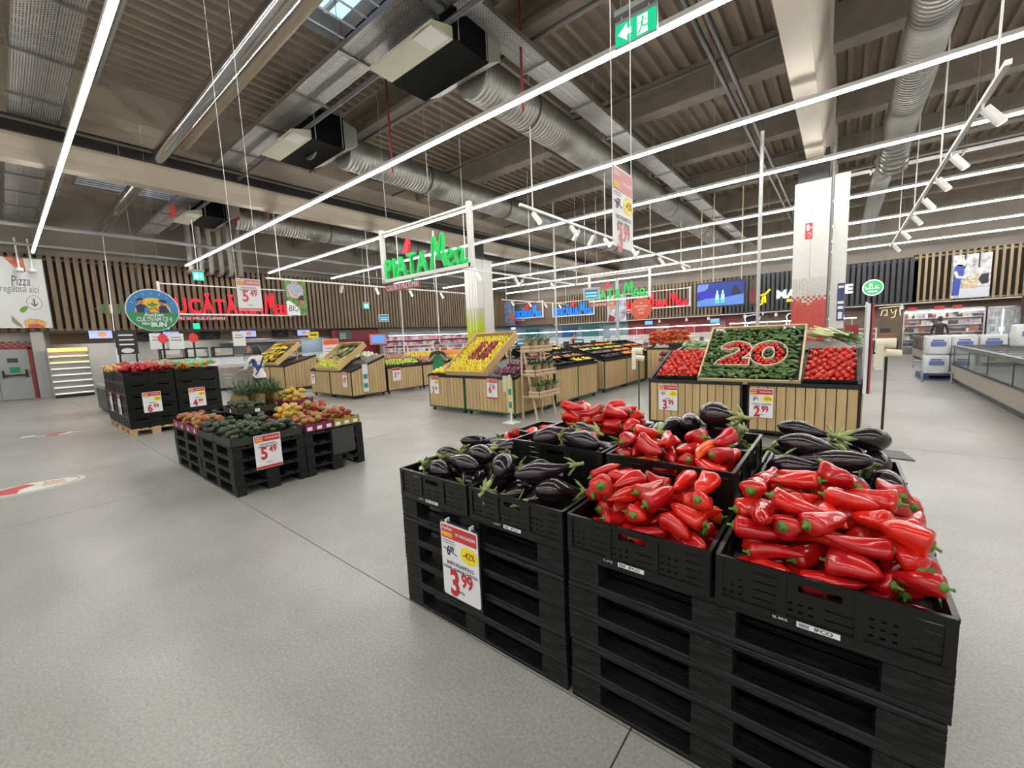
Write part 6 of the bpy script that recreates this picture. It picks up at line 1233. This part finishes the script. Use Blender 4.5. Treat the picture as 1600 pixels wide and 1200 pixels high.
# ---- right: freezers
def freezer(label, x0, x1, y0, y1):
    t = thing('chest_freezer', label, 'freezer', (x0, y0, 0)); W, D = x1-x0, y1-y0; st = mat('freezer_stone', (.36, .33, .27), .5, var=.1, sc=10)
    part('plinth', B().box(.04, W-.04, .04, D-.04, 0, .12), BLKMET, t); part('base_band', B().box(0, W, 0, D, .12, .47), st, t); part('bumper', B().box(-.02, W+.02, -.02, D+.02, .46, .5), BLKMET, t)
    g = mat('freezer_glass', (.12, .14, .14), .06); part('glass_band', B().box(0, .03, 0, D, .5, .92).box(W-.03, W, 0, D, .5, .92).box(0, W, 0, .03, .5, .92).box(0, W, D-.03, D, .5, .92), g, t)
    part('top_rail', B().box(-.03, .06, -.03, D+.03, .9, .98).box(W-.06, W+.03, -.03, D+.03, .9, .98).box(0, W, -.03, .06, .9, .98).box(0, W, D-.06, D+.03, .9, .98), mat('freezer_rail', (.12, .13, .12), .4), t); part('inner_floor', B().box(.03, W-.03, .03, D-.03, .5, .78), mat('freezer_goods', (.05, .05, .055), .5, var=.9, sc=4), t)
    for k in range(int(D/1.6)+1): part('mullion', B().box(-.006, .036, min(k*1.6, D-.05), min(k*1.6, D-.05)+.04, .5, .92), BLKMET, t)
    part('sliding_lid', B().box(.06, W-.06, .06, D-.06, .93, .945), mat('lid_glass', (.3, .33, .34), .06, alpha=.35), t)
    for k in range(int(D/.8)): part('lid_bar', B().box(.06, W-.06, .4+k*.8, .44+k*.8, .945, .96), mat('freezer_rail', (.12, .13, .12)), t)
    for k in range(int(D/.5)): part('frozen_pack', B().box(.2+(k % 3)*.4, .55+(k % 3)*.4, .1+k*.5, .45+k*.5, .78, .86), [PK[1], WHITE, MATS['goods_4']][k % 3], t)
freezer('long chest freezer at the right edge nearest the viewer', 2.33, 4.6, 7.6, 15.7); freezer('second chest freezer farther back on the right', 2.55, 4.4, 20.5, 26)
TUB = mat('bundle_white', (.66, .68, .7), .35, var=.04); TUBB = mat('bundle_print', (.12, .18, .42), .4)
def bundle():
    o = ob('paper_bundle', None); tag(o, 'bundle', 'bundle'); b = B(); n = 16
    pr = [(0, -.26), (.2, -.26), (.25, -.2), (.26, 0), (.25, .2), (.2, .26), (0, .26)]
    b.lathe(pr, n, fn=lambda x, y, z: (max(-.25, min(.25, x*1.3)), max(-.2, min(.2, y*1.1)), z)); part('wrap', b, TUB, o); part('printed_band', B().box(-.15, .15, -.212, -.2, -.02, .1).box(-.12, .1, -.213, -.2, .12, .16), TUBB, o); return o
bu = bundle(); k = 0
for z in (.42, .95, 1.2):
    for x, y in ((2.1, 16.4), (2.62, 16.5), (2.15, 17.0), (2.67, 17.0)):
        if z > 1 and (x < 2.5 or y < 16.8): continue
        if z > 1: continue
        use(bu, (x, y, z), rp.uniform(-.08, .08), 'white wrapped bundle of the stack beside the near freezer, %s layer, %s %s' % ('lower' if z < .5 else 'upper', 'front' if y < 16.8 else 'back', 'left' if x < 2.4 else 'right'), 'white bundles by the freezer')
use(bu, (3.15, 16.6, .95), 0, 'white wrapped bundle standing behind the near freezer corner', 'white bundles by the freezer'); use(bu, (3.15, 16.6, .42), 0, 'white wrapped bundle low behind the near freezer corner', 'white bundles by the freezer'); use(bu, (3.4, 15.0, 1.22), .05, 'white wrapped bundle lying on top of the near freezer', 'white bundles by the freezer')
part_k('blue_pallet', B().box(1.8, 3.45, 16.1, 17.3, .0, .04).box(1.8, 1.95, 16.1, 17.3, .04, .13).box(2.55, 2.7, 16.1, 17.3, .04, .13).box(3.3, 3.45, 16.1, 17.3, .04, .13).box(1.8, 3.45, 16.1, 17.3, .13, .155), mat('pallet_blue', (.03, .06, .2), .5), 'blue pallet under the white wrapped bundles', 'pallet')
for i, (x, y) in enumerate(((1.75, 15.5), (2.0, 20.0))): part_k('floor_guard', B().tube([(x, y, 0), (x, y, .22), (x+.05, y, .27), (x+.5, y, .27), (x+.55, y, .22), (x+.55, y, 0)], .025, 8), STEEL, ['steel hoop guard before the white bundles', 'steel hoop guard before the second freezer'][i], 'floor guard')
# wall fridge and shelves at the far right
t = thing('wall_fridge', 'tall open fridge of chilled goods at the far right', 'fridge', (2.4, 28, 0)); part('cabinet', B().box(0, 2.6, .7, .8, 0, 2.1).box(-.05, 0, 0, .8, 0, 2.1).box(2.6, 2.65, 0, .8, 0, 2.1).box(0, 2.6, 0, .8, 2.05, 2.15), STEEL, t); rn = random.Random(9); b = B()
for k in range(5):
    part('shelf', B().box(0, 2.6, .1, .7, .35+k*.34, .38+k*.34), WHITE, t); x = .02
    while x < 2.5: w_ = rn.uniform(.08, .2); b.m = rn.choice((0, 1, 2, 6, 7, 7, 3)); b.box(x, x+w_-.01, .12, .5, .38+k*.34, .38+k*.34+rn.uniform(.1, .24)); x += w_
part('chilled_goods', b, GOODS, t)['kind'] = 'stuff'; part('lamp', B().box(0, 2.6, .05, .1, 2.0, 2.05), glow('fridge_lamp', (1, .85, .88), 5), t); part('header_panel', B().box(.1, .4, -.01, 0, 2.12, 2.28).box(1.0, 1.35, -.01, 0, 2.12, 2.28).box(1.6, 1.9, -.01, 0, 2.12, 2.28), RED, t)
t = thing('glass_door_fridge', 'lit glass door fridge right of the open wall fridge', 'fridge', (5.15, 28, 0)); part('cabinet', B().box(0, .9, .7, .8, 0, 2.1).box(-.04, 0, 0, .8, 0, 2.1).box(.9, .94, 0, .8, 0, 2.1).box(0, .9, 0, .8, 2.05, 2.12), STEEL, t); part('door_glass', B().box(0, .9, 0, .02, .2, 2.05), GLASS, t); part('lamp', B().box(.42, .46, .1, .14, .2, 2.0), glow('door_lamp', (.8, .9, 1), 4), t)
b = B(); rn = random.Random(10)
for k in range(5):
    for i in range(8): b.m = rn.randrange(8); b.box(.03+i*.11, .11+i*.11, .2, .5, .3+k*.35, .5+k*.35)
part('bottles', b, GOODS, t)['kind'] = 'stuff'
goods('dark shelf with wine and snacks at the far right edge', 6.1, 9.5, 27.5, .2, 5, 12, hh=.36)
t = thing('wood_counter', 'brown wooden counter with dark basket behind the paper roll stand', 'counter', (1.35, 28, 0)); part('body', B().box(0, .8, 0, .6, 0, 1.1), wood('counter_brown', (.25, .12, .07), .7, 'X'), t); part('basket', B().box(.2, .55, .1, .4, 1.1, 1.3), INK, t)
t = thing('wine_sign', 'dark wine sign with white bottle frame above the far right shelf', 'sign', (5.95, 27.4, 1.75)); part('board', B().box(0, 1.0, 0, .05, 0, .75), mat('sign_wine', (.06, .01, .015), .5), t); part('frame_mark', B().box(.2, .7, -.006, 0, .3, .32).box(.2, .7, -.006, 0, .63, .65).box(.2, .22, -.006, 0, .3, .65).box(.68, .7, -.006, 0, .3, .65).ball((.45, -.003, .45), (.09, .006, .09), 8, 5), CARD, t)
# ---- small things around the stands
def roll_stand(label, x, y, pole, plate, h_=1.28):
    t = thing('bag_roll_stand', label, 'bag roll stand', (x, y, 0)); part('base_plate', B().prism([(-.28, -.2), (.3, -.2), (.22, .2), (-.2, .2)], (0, 0, .012), (0, 0, 0), ((1,0,0),(0,1,0))), plate, t); part('pole', B().tube([(0, 0, .01), (0, 0, h_)], .014, 8), pole, t); RL = mat('roll_cream', (.7, .66, .52), .6)
    part('bracket', B().box(-.13, .1, -.01, .01, h_, h_+.02).box(-.13, -.115, -.01, .01, h_, h_+.16).box(.085, .1, -.01, .01, h_, h_+.16), BLKMET, t); part('bag_roll', B().tube([(-.11, 0, h_+.13), (.08, 0, h_+.13)], .065, 14), RL, t); part('bag_roll', B().tube([(-.02, -.09, h_+.02), (.12, -.05, h_-.0)], .05, 14), RL, t); part('bag_strip', B().box(-.105, -.03, -.068, -.065, h_-.2, h_+.12), RL, t); return t
roll_stand('bag roll stand on black pole right of the tomatoes', .45, 6.92, BLKMET, BLKMET); roll_stand('bag roll stand on green pole left of the tomatoes', -2.88, 7.3, DGREEN, WHITE, 1.2)
t = thing('poster_rack', 'narrow white poster rack on casters seen edge on right of the tomatoes', 'rack', (.25, 7.3, 0)); part('post', B().box(-.015, .015, -.015, .015, .08, 1.95), WHITE, t); part('panel', B().box(.03, .05, -.25, .25, .75, 1.92), mat('rack_dark', (.03, .03, .035), .4), t); part('panel_edge', B().box(-.005, .03, -.27, -.25, .75, 1.92), CARD, t); part('panel_edge', B().box(.05, .065, -.27, -.25, .75, 1.92), RED, t); part('foot', B().box(-.02, .28, -.02, .02, .1, .13).box(-.02, .02, -.28, .2, .1, .13), WHITE, t)
for x, y in ((.27, 0), (0, -.26), (0, .18)): part('caster', B().tube([(x-.012, y, .045), (x+.012, y, .045)], .045, 10).box(x-.02, x+.02, y-.01, y+.01, .05, .1), CASTM, t)
# herb rack
t = thing('herb_rack', 'pale wooden ladder rack with three herb boxes beside the lemon stand', 'rack', (-5.07, 6.62, 0)); PINE = wood('pine', (.62, .47, .3), .85, 'Z', 3, .55, .05)
for y in (0, .68): part('post', B().obox((0, y, 0), (.02, y, 1.5), .035, .035), PINE, t); part('slant_leg', B().obox((.05, y, 1.5), (.36, y, 0), .035, .035), PINE, t); part('rung', B().obox((.02, y, .92), (.19, y, .92), .03, .035), PINE, t); part('rung', B().obox((.01, y, .46), (.28, y, .46), .03, .035), PINE, t)
HERB = [mat('herb_pale', (.22, .3, .14), .6, var=.3, sc=20), mat('herb_dark', (.04, .1, .03), .6, var=.4, sc=20), mat('herb_mid', (.12, .2, .07), .6, var=.4, sc=20)]; PAPR = mat('kraft_paper', (.4, .3, .18), .7, var=.1)
for k, (z, x) in enumerate(((1.36, .0), (.88, .08), (.45, .16))):
    bx = thing('herb_box', ['top', 'middle', 'bottom'][k]+' slatted wooden box of potted herbs on the ladder rack', 'box', (-5.05+x, 6.58, z))
    for s_ in (0, 1):
        for zz in (.02, .085): part('slat', B().box(0+s_*.26, .012+s_*.26, 0, .76, zz, zz+.05), PINE, bx); part('slat', B().box(0, .272, s_*.75, s_*.75+.012, zz, zz+.05), PINE, bx)
    part('box_base', B().box(0, .272, 0, .76, 0, .012), PINE, bx); rn = random.Random(k+50)
    for i in range(6):
        px, py = -5.05+x+.09+(i % 2)*.1, 6.68+i*.115; hp = thing('potted_herb', 'paper wrapped herb in the %s box of the ladder rack' % ['top', 'middle', 'bottom'][k], 'potted herb', (px, py, z+.014), rn.uniform(0, 6), 'herbs in the %s box' % ['top', 'middle', 'bottom'][k]); hp.scale = (1.3,)*3; part('paper_sleeve', B().lathe([(0, 0), (.032, 0), (.04, .1), (.052, .17), (.047, .17), (.03, .02)], 8, smooth=False), PAPR, hp); b = B()
        for q in range(22): a = q*2.4; el = rn.uniform(.5, 1.4); leafblade(b, (.01*cos(a), .01*sin(a), .13), (cos(a)*cos(el), sin(a)*cos(el), sin(el)), rn.uniform(.12, .22), .022, .4, n=3)
        part('leaves', b, HERB[k], hp)
t = thing('info_post', 'white footed post with green squares at the corner of the lemon stand', 'sign post', (-5.03, 6.18, 0)); part('base_plate', B().box(-.13, .13, -.13, .13, 0, .015), WHITE, t); part('post', B().box(-.015, .015, -.01, .01, .015, .95), WHITE, t); part('panel', B().box(-.055, .055, -.016, -.01, .22, .9), mat('panel_straw', (.66, .58, .3), .5), t)
for z in (.3, .56): part('green_square', B().box(-.04, .04, -.019, -.016, z, z+.12), mat('square_green', (.03, .28, .2), .5), t)
part('bag_bundle', B().box(-.16, -.06, -.03, .01, .62, .93).box(-.02, .03, -.035, .0, .72, .95), mat('bag_straw', (.6, .58, .42), .6), t)
t = thing('info_strip', 'white and green label strip on the side of the leek stand', 'sign', (-11.36, 6.95, .2), H); part('panel', B().box(-.09, .09, -.004, .004, 0, .85), CARD, t)
for z in (.12, .4): part('green_square', B().box(-.07, .07, -.008, -.004, z, z+.14), MATS['square_green'], t)
for i, (x, y, rz) in enumerate(((-8.6, 11.3, .6), (-6.65, 11.8, .9), (-10.3, 14.2, .9))):
    t = thing('weighing_scale', ['black weighing scale with lit screen beside the worker', 'black weighing scale with pale screen on the aisle stands', 'black weighing scale with lit screen before the white rails'][i], 'scale', (x, y, 0), rz); part('column', B().box(-.06, .06, -.04, .04, .03, 1.2).box(-.25, .25, -.2, .2, 0, .03), BLKMET, t); part('weigh_plate', B().box(-.2, .2, -.2, .2, 1.0, 1.05), STEEL, t); part('head', B().prism([(-.05, 1.2), (.05, 1.2), (.12, 1.5), (.04, 1.52)], (.36, 0, 0), (-.18, 0, 0), ((0,1,0),(0,0,1))), BLKMET, t); part('screen', B().obox((0, -.02, 1.24), (0, .03, 1.48), .28, .012, (0, -1, .2)), lit('scale_screen', (.2, .32, .4), .5), t)
# net bags behind the aisle stands
nb = [bag('orange_net_bag', mat('net_deep_orange', (.5, .09, .03), .6, var=.5, sc=50), None), bag('wine_net_bag', mat('net_wine', (.16, .02, .03), .6, var=.5, sc=50), None)]
for k in range(5):
    for i in range(5): use(nb[0], (-5.0+i*.26, 13.9+(k % 2)*.1, 1.28+k*.09) if k < 4 else (-4.8+i*.2, 13.95, 1.6), (0, 0, rp.uniform(0, 6)), 'orange net bag in the pile behind the aisle stands', 'orange net bags', 1.3)
for k in range(6):
    for i in range(4): use(nb[1], (-4.15+i*.26, 12.6+(k % 2)*.08, .12+k*.17), (0, 0, rp.uniform(0, 6)), 'dark red net bag in the pile left of the tomatoes', 'dark red net bags', 1.35)
stand('wooden bin with the orange net bags at the end of the aisle stands', -5.1, 13.6, 0, 1.4, .8, 1.1, 1.2, 'r', pitch=.14)
part_k('bread_shelf', B().box(-4.3, -3.2, 13.4, 13.9, 0, 1.2).box(-4.3, -3.2, 13.35, 13.9, 1.2, 1.25), BLACK, 'black crate shelf behind the dark red net bags', 'shelf')
fill(potato, [(0, .045)], 26, -4.25, -3.25, 13.4, 13.85, 1.25, 'pale potato on the black shelf behind the dark red net bags', 'potatoes on the black shelf', 77)
# ---- floor stickers
def sticker(label, x, y, a, b_, rz):
    t = thing('floor_sticker', label, 'floor sticker', (x, y, .0008), rz); X = ((1,0,0),(0,1,0)); part('white_disc', B().prism(elp(a, b_, 36), (0, 0, .0012), (0, 0, 0), X), mat('sticker_white', (.6, .58, .53), .5, var=.1, sc=6), t); part('red_shape', B().prism([(-.38*a/.5, -.1), (-.3*a/.5, .15), (-.05, .25), (.05, .1), (-.1, -.02), (-.12, -.22)], (0, 0, .0006), (0, 0, .0012), X), mat('sticker_red', (.45, .05, .05), .5), t); part('grey_shape', B().prism([(.1, -.1), (.12, .2), (.3, .15), (.32, -.12)], (0, 0, .0006), (0, 0, .0012), X), mat('sticker_tan', (.5, .36, .27), .5, var=.3, sc=20), t); part('ring', B().tube([(a*.88*cos(i*pi/18), b_*.88*sin(i*pi/18), .0016) for i in range(37)], .006, 4, False), mat('sticker_green', (.1, .2, .12)), t)
sticker('round white and red floor sticker at the left edge', -8.2, .07, .5, .32, pi/2*0+1.57); sticker('farther white and red floor sticker near the onion display', -13.25, .72, .42, .24, 1.57)
part_k('paper_scrap', B().box(-13.6, -13.45, .1, .3, .001, .003), CARD, 'small white paper mark on the floor at far left', 'scrap')
# shopping trolley in front of the shopper
t = thing('shopping_trolley', 'wire shopping trolley in front of the shopper', 'trolley', (-13.35, 4.35, 0), .3); wr = B()
for k in range(6): z = .5+k*.09; wr.tube([(-.4-.02*k, -.22-.01*k, z), (.35, -.25-.01*k, z), (.35, .25+.01*k, z), (-.4-.02*k, .22+.01*k, z), (-.4-.02*k, -.22-.01*k, z)], .005, 5)
for k in range(7): x = -.42+k*.13; wr.tube([(x, -.24, .5), (x, -.28, .97)], .004, 4); wr.tube([(x, .24, .5), (x, .28, .97)], .004, 4)
part('basket', wr, STEEL, t); part('chassis', B().tube([(-.4, -.2, .12), (.3, -.25, .15), (.38, -.25, .5), (.4, -.25, 1.0)], .014, 6).tube([(-.4, .2, .12), (.3, .25, .15), (.38, .25, .5), (.4, .25, 1.0)], .014, 6), STEEL, t); part('handle', B().tube([(.42, -.27, 1.02), (.42, .27, 1.02)], .018, 8), mat('handle_red', (.4, .03, .03), .4), t)
for x, y in ((-.38, -.18), (-.38, .18), (.3, -.25), (.3, .25)): part('wheel', B().tube([(x, y-.015, .06), (x, y+.015, .06)], .06, 10), CASTM, t)
# white buckets behind the pineapples
# ================================================================ PEOPLE
def person(label, loc, rz, joints, edges, colr, cls, hair, extra=None, height=1.):
    me = bpy.data.meshes.new('person'); names = list(joints); idx = {n: i for i, n in enumerate(names)}
    me.from_pydata([joints[n][:3] for n in names], [(idx[a], idx[b_]) for a, b_ in edges], []); o = ob('person', me); md = o.modifiers.new('skin', 'SKIN'); md.use_smooth_shade = True
    sv = me.skin_vertices[0].data
    for n, i in idx.items(): r = joints[n][3]; sv[i].radius = (r, joints[n][4] if len(joints[n]) > 4 else r); sv[i].use_root = (n == 'pelvis')
    o.modifiers.new('sub', 'SUBSURF').levels = 2
    dg = bpy.context.evaluated_depsgraph_get(); m2 = bpy.data.meshes.new_from_object(o.evaluated_get(dg)); o.modifiers.clear(); o.data = m2; m2.materials.clear()
    for c in colr: m2.materials.append(c)
    for p in m2.polygons: p.material_index = cls(p.center); p.use_smooth = True
    o.location = loc; o.rotation_euler = (0, 0, rz); o.scale = (height,)*3; tag(o, label, 'person'); return o
SKN = mat('skin', (.5, .29, .2), .5); HAIR = mat('hair_dark', (.015, .012, .01), .5); TROU = mat('trousers', (.02, .022, .03), .6)
def patterned():
    M = mat('patterned_shirt', (.7, .7, .7), .6); N = M.node_tree.nodes; L = M.node_tree.links; tc = N.new('ShaderNodeTexCoord'); vo = N.new('ShaderNodeTexVoronoi'); vo.inputs['Scale'].default_value = 7; L.new(tc.outputs['Object'], vo.inputs['Vector']); cr = N.new('ShaderNodeValToRGB'); cr.color_ramp.interpolation = 'CONSTANT'; e = cr.color_ramp.elements; e[0].color = (.03, .08, .3, 1); e[1].position = .16; e[1].color = (.4, .06, .09, 1)
    for p, c in ((.26, (.02, .1, .06, 1)), (.33, (.72, .72, .72, 1))): k = e.new(p); k.color = c
    sx = N.new('ShaderNodeSeparateColor'); L.new(vo.outputs['Color'], sx.inputs[0]); L.new(sx.outputs[0], cr.inputs[0]); L.new(cr.outputs[0], N['Principled BSDF'].inputs['Base Color']); return M
def skeleton(arms, lean=0., squat=0.):
    """y- is forward; arms: dict side -> [elbow, wrist]"""
    J = {'pelvis': (0, 0, .93, .13, .1), 'waist': (0, -lean*.3, 1.08, .13, .095), 'chest': (0, -lean*.7, 1.28, .155, .105), 'neck0': (0, -lean, 1.44, .07), 'neck': (0, -lean-.01, 1.5, .052), 'jaw': (0, -lean-.03, 1.57, .07, .08), 'skull': (0, -lean-.025, 1.655, .078, .092), 'crown': (0, -lean-.02, 1.72, .05, .06), 'nose': (0, -lean-.125, 1.6, .012)}
    E = [('pelvis', 'waist'), ('waist', 'chest'), ('chest', 'neck0'), ('neck0', 'neck'), ('neck', 'jaw'), ('jaw', 'skull'), ('skull', 'crown'), ('jaw', 'nose')]
    for s_, n in ((-1, 'l'), (1, 'r')):
        J.update({n+'hip': (s_*.1, 0, .86, .1), n+'knee': (s_*.11, -.03, .48, .062), n+'calf': (s_*.11, -.0, .3, .056), n+'ankle': (s_*.11, .02, .09, .038), n+'toe': (s_*.12, -.14, .035, .035), n+'ear': (s_*.085, -lean-.01, 1.61, .012), n+'sho': (s_*.19, -lean*.9, 1.39, .065)})
        E += [('pelvis', n+'hip'), (n+'hip', n+'knee'), (n+'knee', n+'calf'), (n+'calf', n+'ankle'), (n+'ankle', n+'toe'), ('skull', n+'ear'), ('neck0', n+'sho')]
        el, wr = Vector(arms[n][0]), Vector(arms[n][1]); d_ = (wr-el).normalized(); J[n+'elb'] = (*el, .042); J[n+'fore'] = (*el.lerp(wr, .4), .04); J[n+'wri'] = (*wr, .026); pm = wr+d_*.06; J[n+'palm'] = (*pm, .03, .018)
        E += [(n+'sho', n+'elb'), (n+'elb', n+'fore'), (n+'fore', n+'wri'), (n+'wri', n+'palm')]; sd = d_.cross(Vector((0, 0, 1))); sd = sd.normalized() if sd.length > .05 else Vector((1, 0, 0)); up = sd.cross(d_)
        for f in range(4): b_ = pm+sd*(f-1.5)*.02+d_*.03; ln = (.05, .062, .058, .045)[f]; J[n+'f%d' % f] = (*b_, .0085); J[n+'g%d' % f] = (*(b_+d_*ln*.6-up*.008), .008); J[n+'h%d' % f] = (*(b_+d_*ln-up*.03), .007); E += [(n+'palm', n+'f%d' % f), (n+'f%d' % f, n+'g%d' % f), (n+'g%d' % f, n+'h%d' % f)]
        tb = wr+d_*.03-sd*s_*.035; J[n+'t0'] = (*tb, .01); J[n+'t1'] = (*(tb+d_*.045-sd*s_*.012), .008); E += [(n+'wri', n+'t0'), (n+'t0', n+'t1')]
    return J, E
def haircap(o, z=1.66, y=0, m=HAIR, lo=-.2, s=1.):
    b = B().lathe([(.099, lo*.35), (.106, .0), (.1, .05), (.075, .1), (.03, .125), (0, .128)], 14, (0, y+.012, z), fn=lambda x, yy, zz: (x*.92*s, yy*1.12*s+(.02 if zz < .02 else 0), zz*s)); part('hair', b, m, o)
def face(o, y):
    for s_ in (-1, 1): part('eye', B().ball((s_*.032, y-.1, 1.635), (.014, .008, .009), 8, 5), CARD, o); part('pupil', B().ball((s_*.032, y-.107, 1.635), .005, 6, 4), INK, o); part('brow', B().box(s_*.032-.017, s_*.032+.017, y-.107, y-.098, 1.652, 1.658), HAIR, o)
    part('mouth', B().ball((0, y-.1, 1.562), (.022, .008, .006), 8, 4), mat('lips', (.4, .12, .1), .5), o)
shirt = patterned()
J, E = skeleton({'l': ((-.25, -.18, 1.12), (-.2, -.42, 1.06)), 'r': ((.25, -.18, 1.12), (.2, -.42, 1.06))}, .03)
p1 = person('shopper in a white patterned shirt seen from behind with black strap', (-12.55, 4.45, 0), -H+.35, J, E, [shirt, TROU, SKN, mat('shoe', (.1, .1, .1), .5)], lambda c: 3 if c.z < .1 else 1 if c.z < .92 else 2 if (c.z > 1.47 or c.y < -.2) else 0, HAIR); haircap(p1, 1.65, -.03, s=1.05, lo=-.35)
part('bag_strap', B().tube([(-.13, .06, 1.42), (0, .125, 1.25), (.12, .12, 1.05), (.16, .06, .95)], .018, 6), BLKMET, p1); part('ponytail', B().tube([(0, .08, 1.66), (0, .13, 1.58), (0, .12, 1.48)], [.04, .045, .02], 8), HAIR, p1); part('shirt_hem', B().lathe([(.165, .86), (.17, .93), (.15, 1.0)], 16, fn=lambda x, y, z: (x*1.05, y*.85, z)), shirt, p1)
J, E = skeleton({'l': ((-.27, -.16, 1.15), (-.08, -.3, 1.36)), 'r': ((.27, -.16, 1.15), (.08, -.3, 1.36))}, .06)
p2 = person('worker in a green apron holding up a phone beside the lemon stand', (-9.35, 8.15, 0), .85, J, E, [mat('tee_dark', (.03, .035, .03), .6), TROU, SKN, mat('shoe', (.1, .1, .1), .5)], lambda c: 3 if c.z < .1 else 1 if c.z < .92 else 2 if (c.z > 1.47 or c.y < -.17) else 0, HAIR, height=.93); haircap(p2, 1.66, -.06); face(p2, -.06)
part('apron', B().prism([(-.13, 1.36), (.13, 1.36), (.17, 1.1), (.19, .55), (-.19, .55), (-.17, 1.1)], (0, .008, 0), (0, -.185, 0)), mat('apron_green', (.02, .22, .1), .6), p2)
ph = thing('phone', 'phone held up by the worker in the green apron', 'phone', p2.matrix_basis @ Vector((0, -.38, 1.42)), .85); part('phone_body', B().box(-.075, .075, -.006, .006, -.037, .037), BLKMET, ph); part('phone_screen', B().box(-.07, .07, .006, .0075, -.033, .033), lit('phone_glow', (.3, .35, .45), .4), ph)
J, E = skeleton({'l': ((-.25, -.12, 1.12), (-.15, -.35, 1.05)), 'r': ((.25, -.12, 1.12), (.15, -.35, 1.05))}, .02)
p3 = person('cook in dark clothes standing behind the deli counter', (-21.6, 7.3, 0), H+.1, J, E, [mat('tee_black', (.02, .02, .02), .6), TROU, SKN, mat('shoe', (.1, .1, .1), .5)], lambda c: 3 if c.z < .1 else 1 if c.z < .92 else 2 if (c.z > 1.47 or c.y < -.2) else 0, HAIR); haircap(p3, 1.66, -.02, mat('hair_brown', (.2, .12, .07), .5)); face(p3, -.02)
for i, (x, y, rz, c, lab) in enumerate(((-7.4, 22.5, 2.6, (.35, .38, .45), 'far shopper in grey top behind the white rails'), (-13.6, 23.5, 1.0, (.5, .25, .2), 'far shopper in reddish top before the fish counter'), (-6.6, 22.8, .5, (.55, .4, .1), 'far shopper in ochre top behind the white rails'), (3.5, 27.0, 2.9, (.03, .03, .035), 'far shopper in black before the open wall fridge'))):
    J, E = skeleton({'l': ((-.26, 0, 1.12), (-.25, -.15, .95)), 'r': ((.26, 0, 1.12), (.25, -.15, .95))}, .0)
    q = person(lab, (x, y, 0), rz, J, E, [mat('top_%d' % i, c, .6), TROU, SKN, mat('shoe', (.1, .1, .1), .5)], lambda c: 3 if c.z < .1 else 1 if c.z < .92 else 2 if (c.z > 1.47 or (c.z < 1.0 and abs(c.x) > .2)) else 0, HAIR); haircap(q, 1.66, 0); face(q, 0)
for p in [v for v in STUFF_P if v.name not in USED]:
    for c in list(p.children): bpy.data.objects.remove(c)
    bpy.data.objects.remove(p)
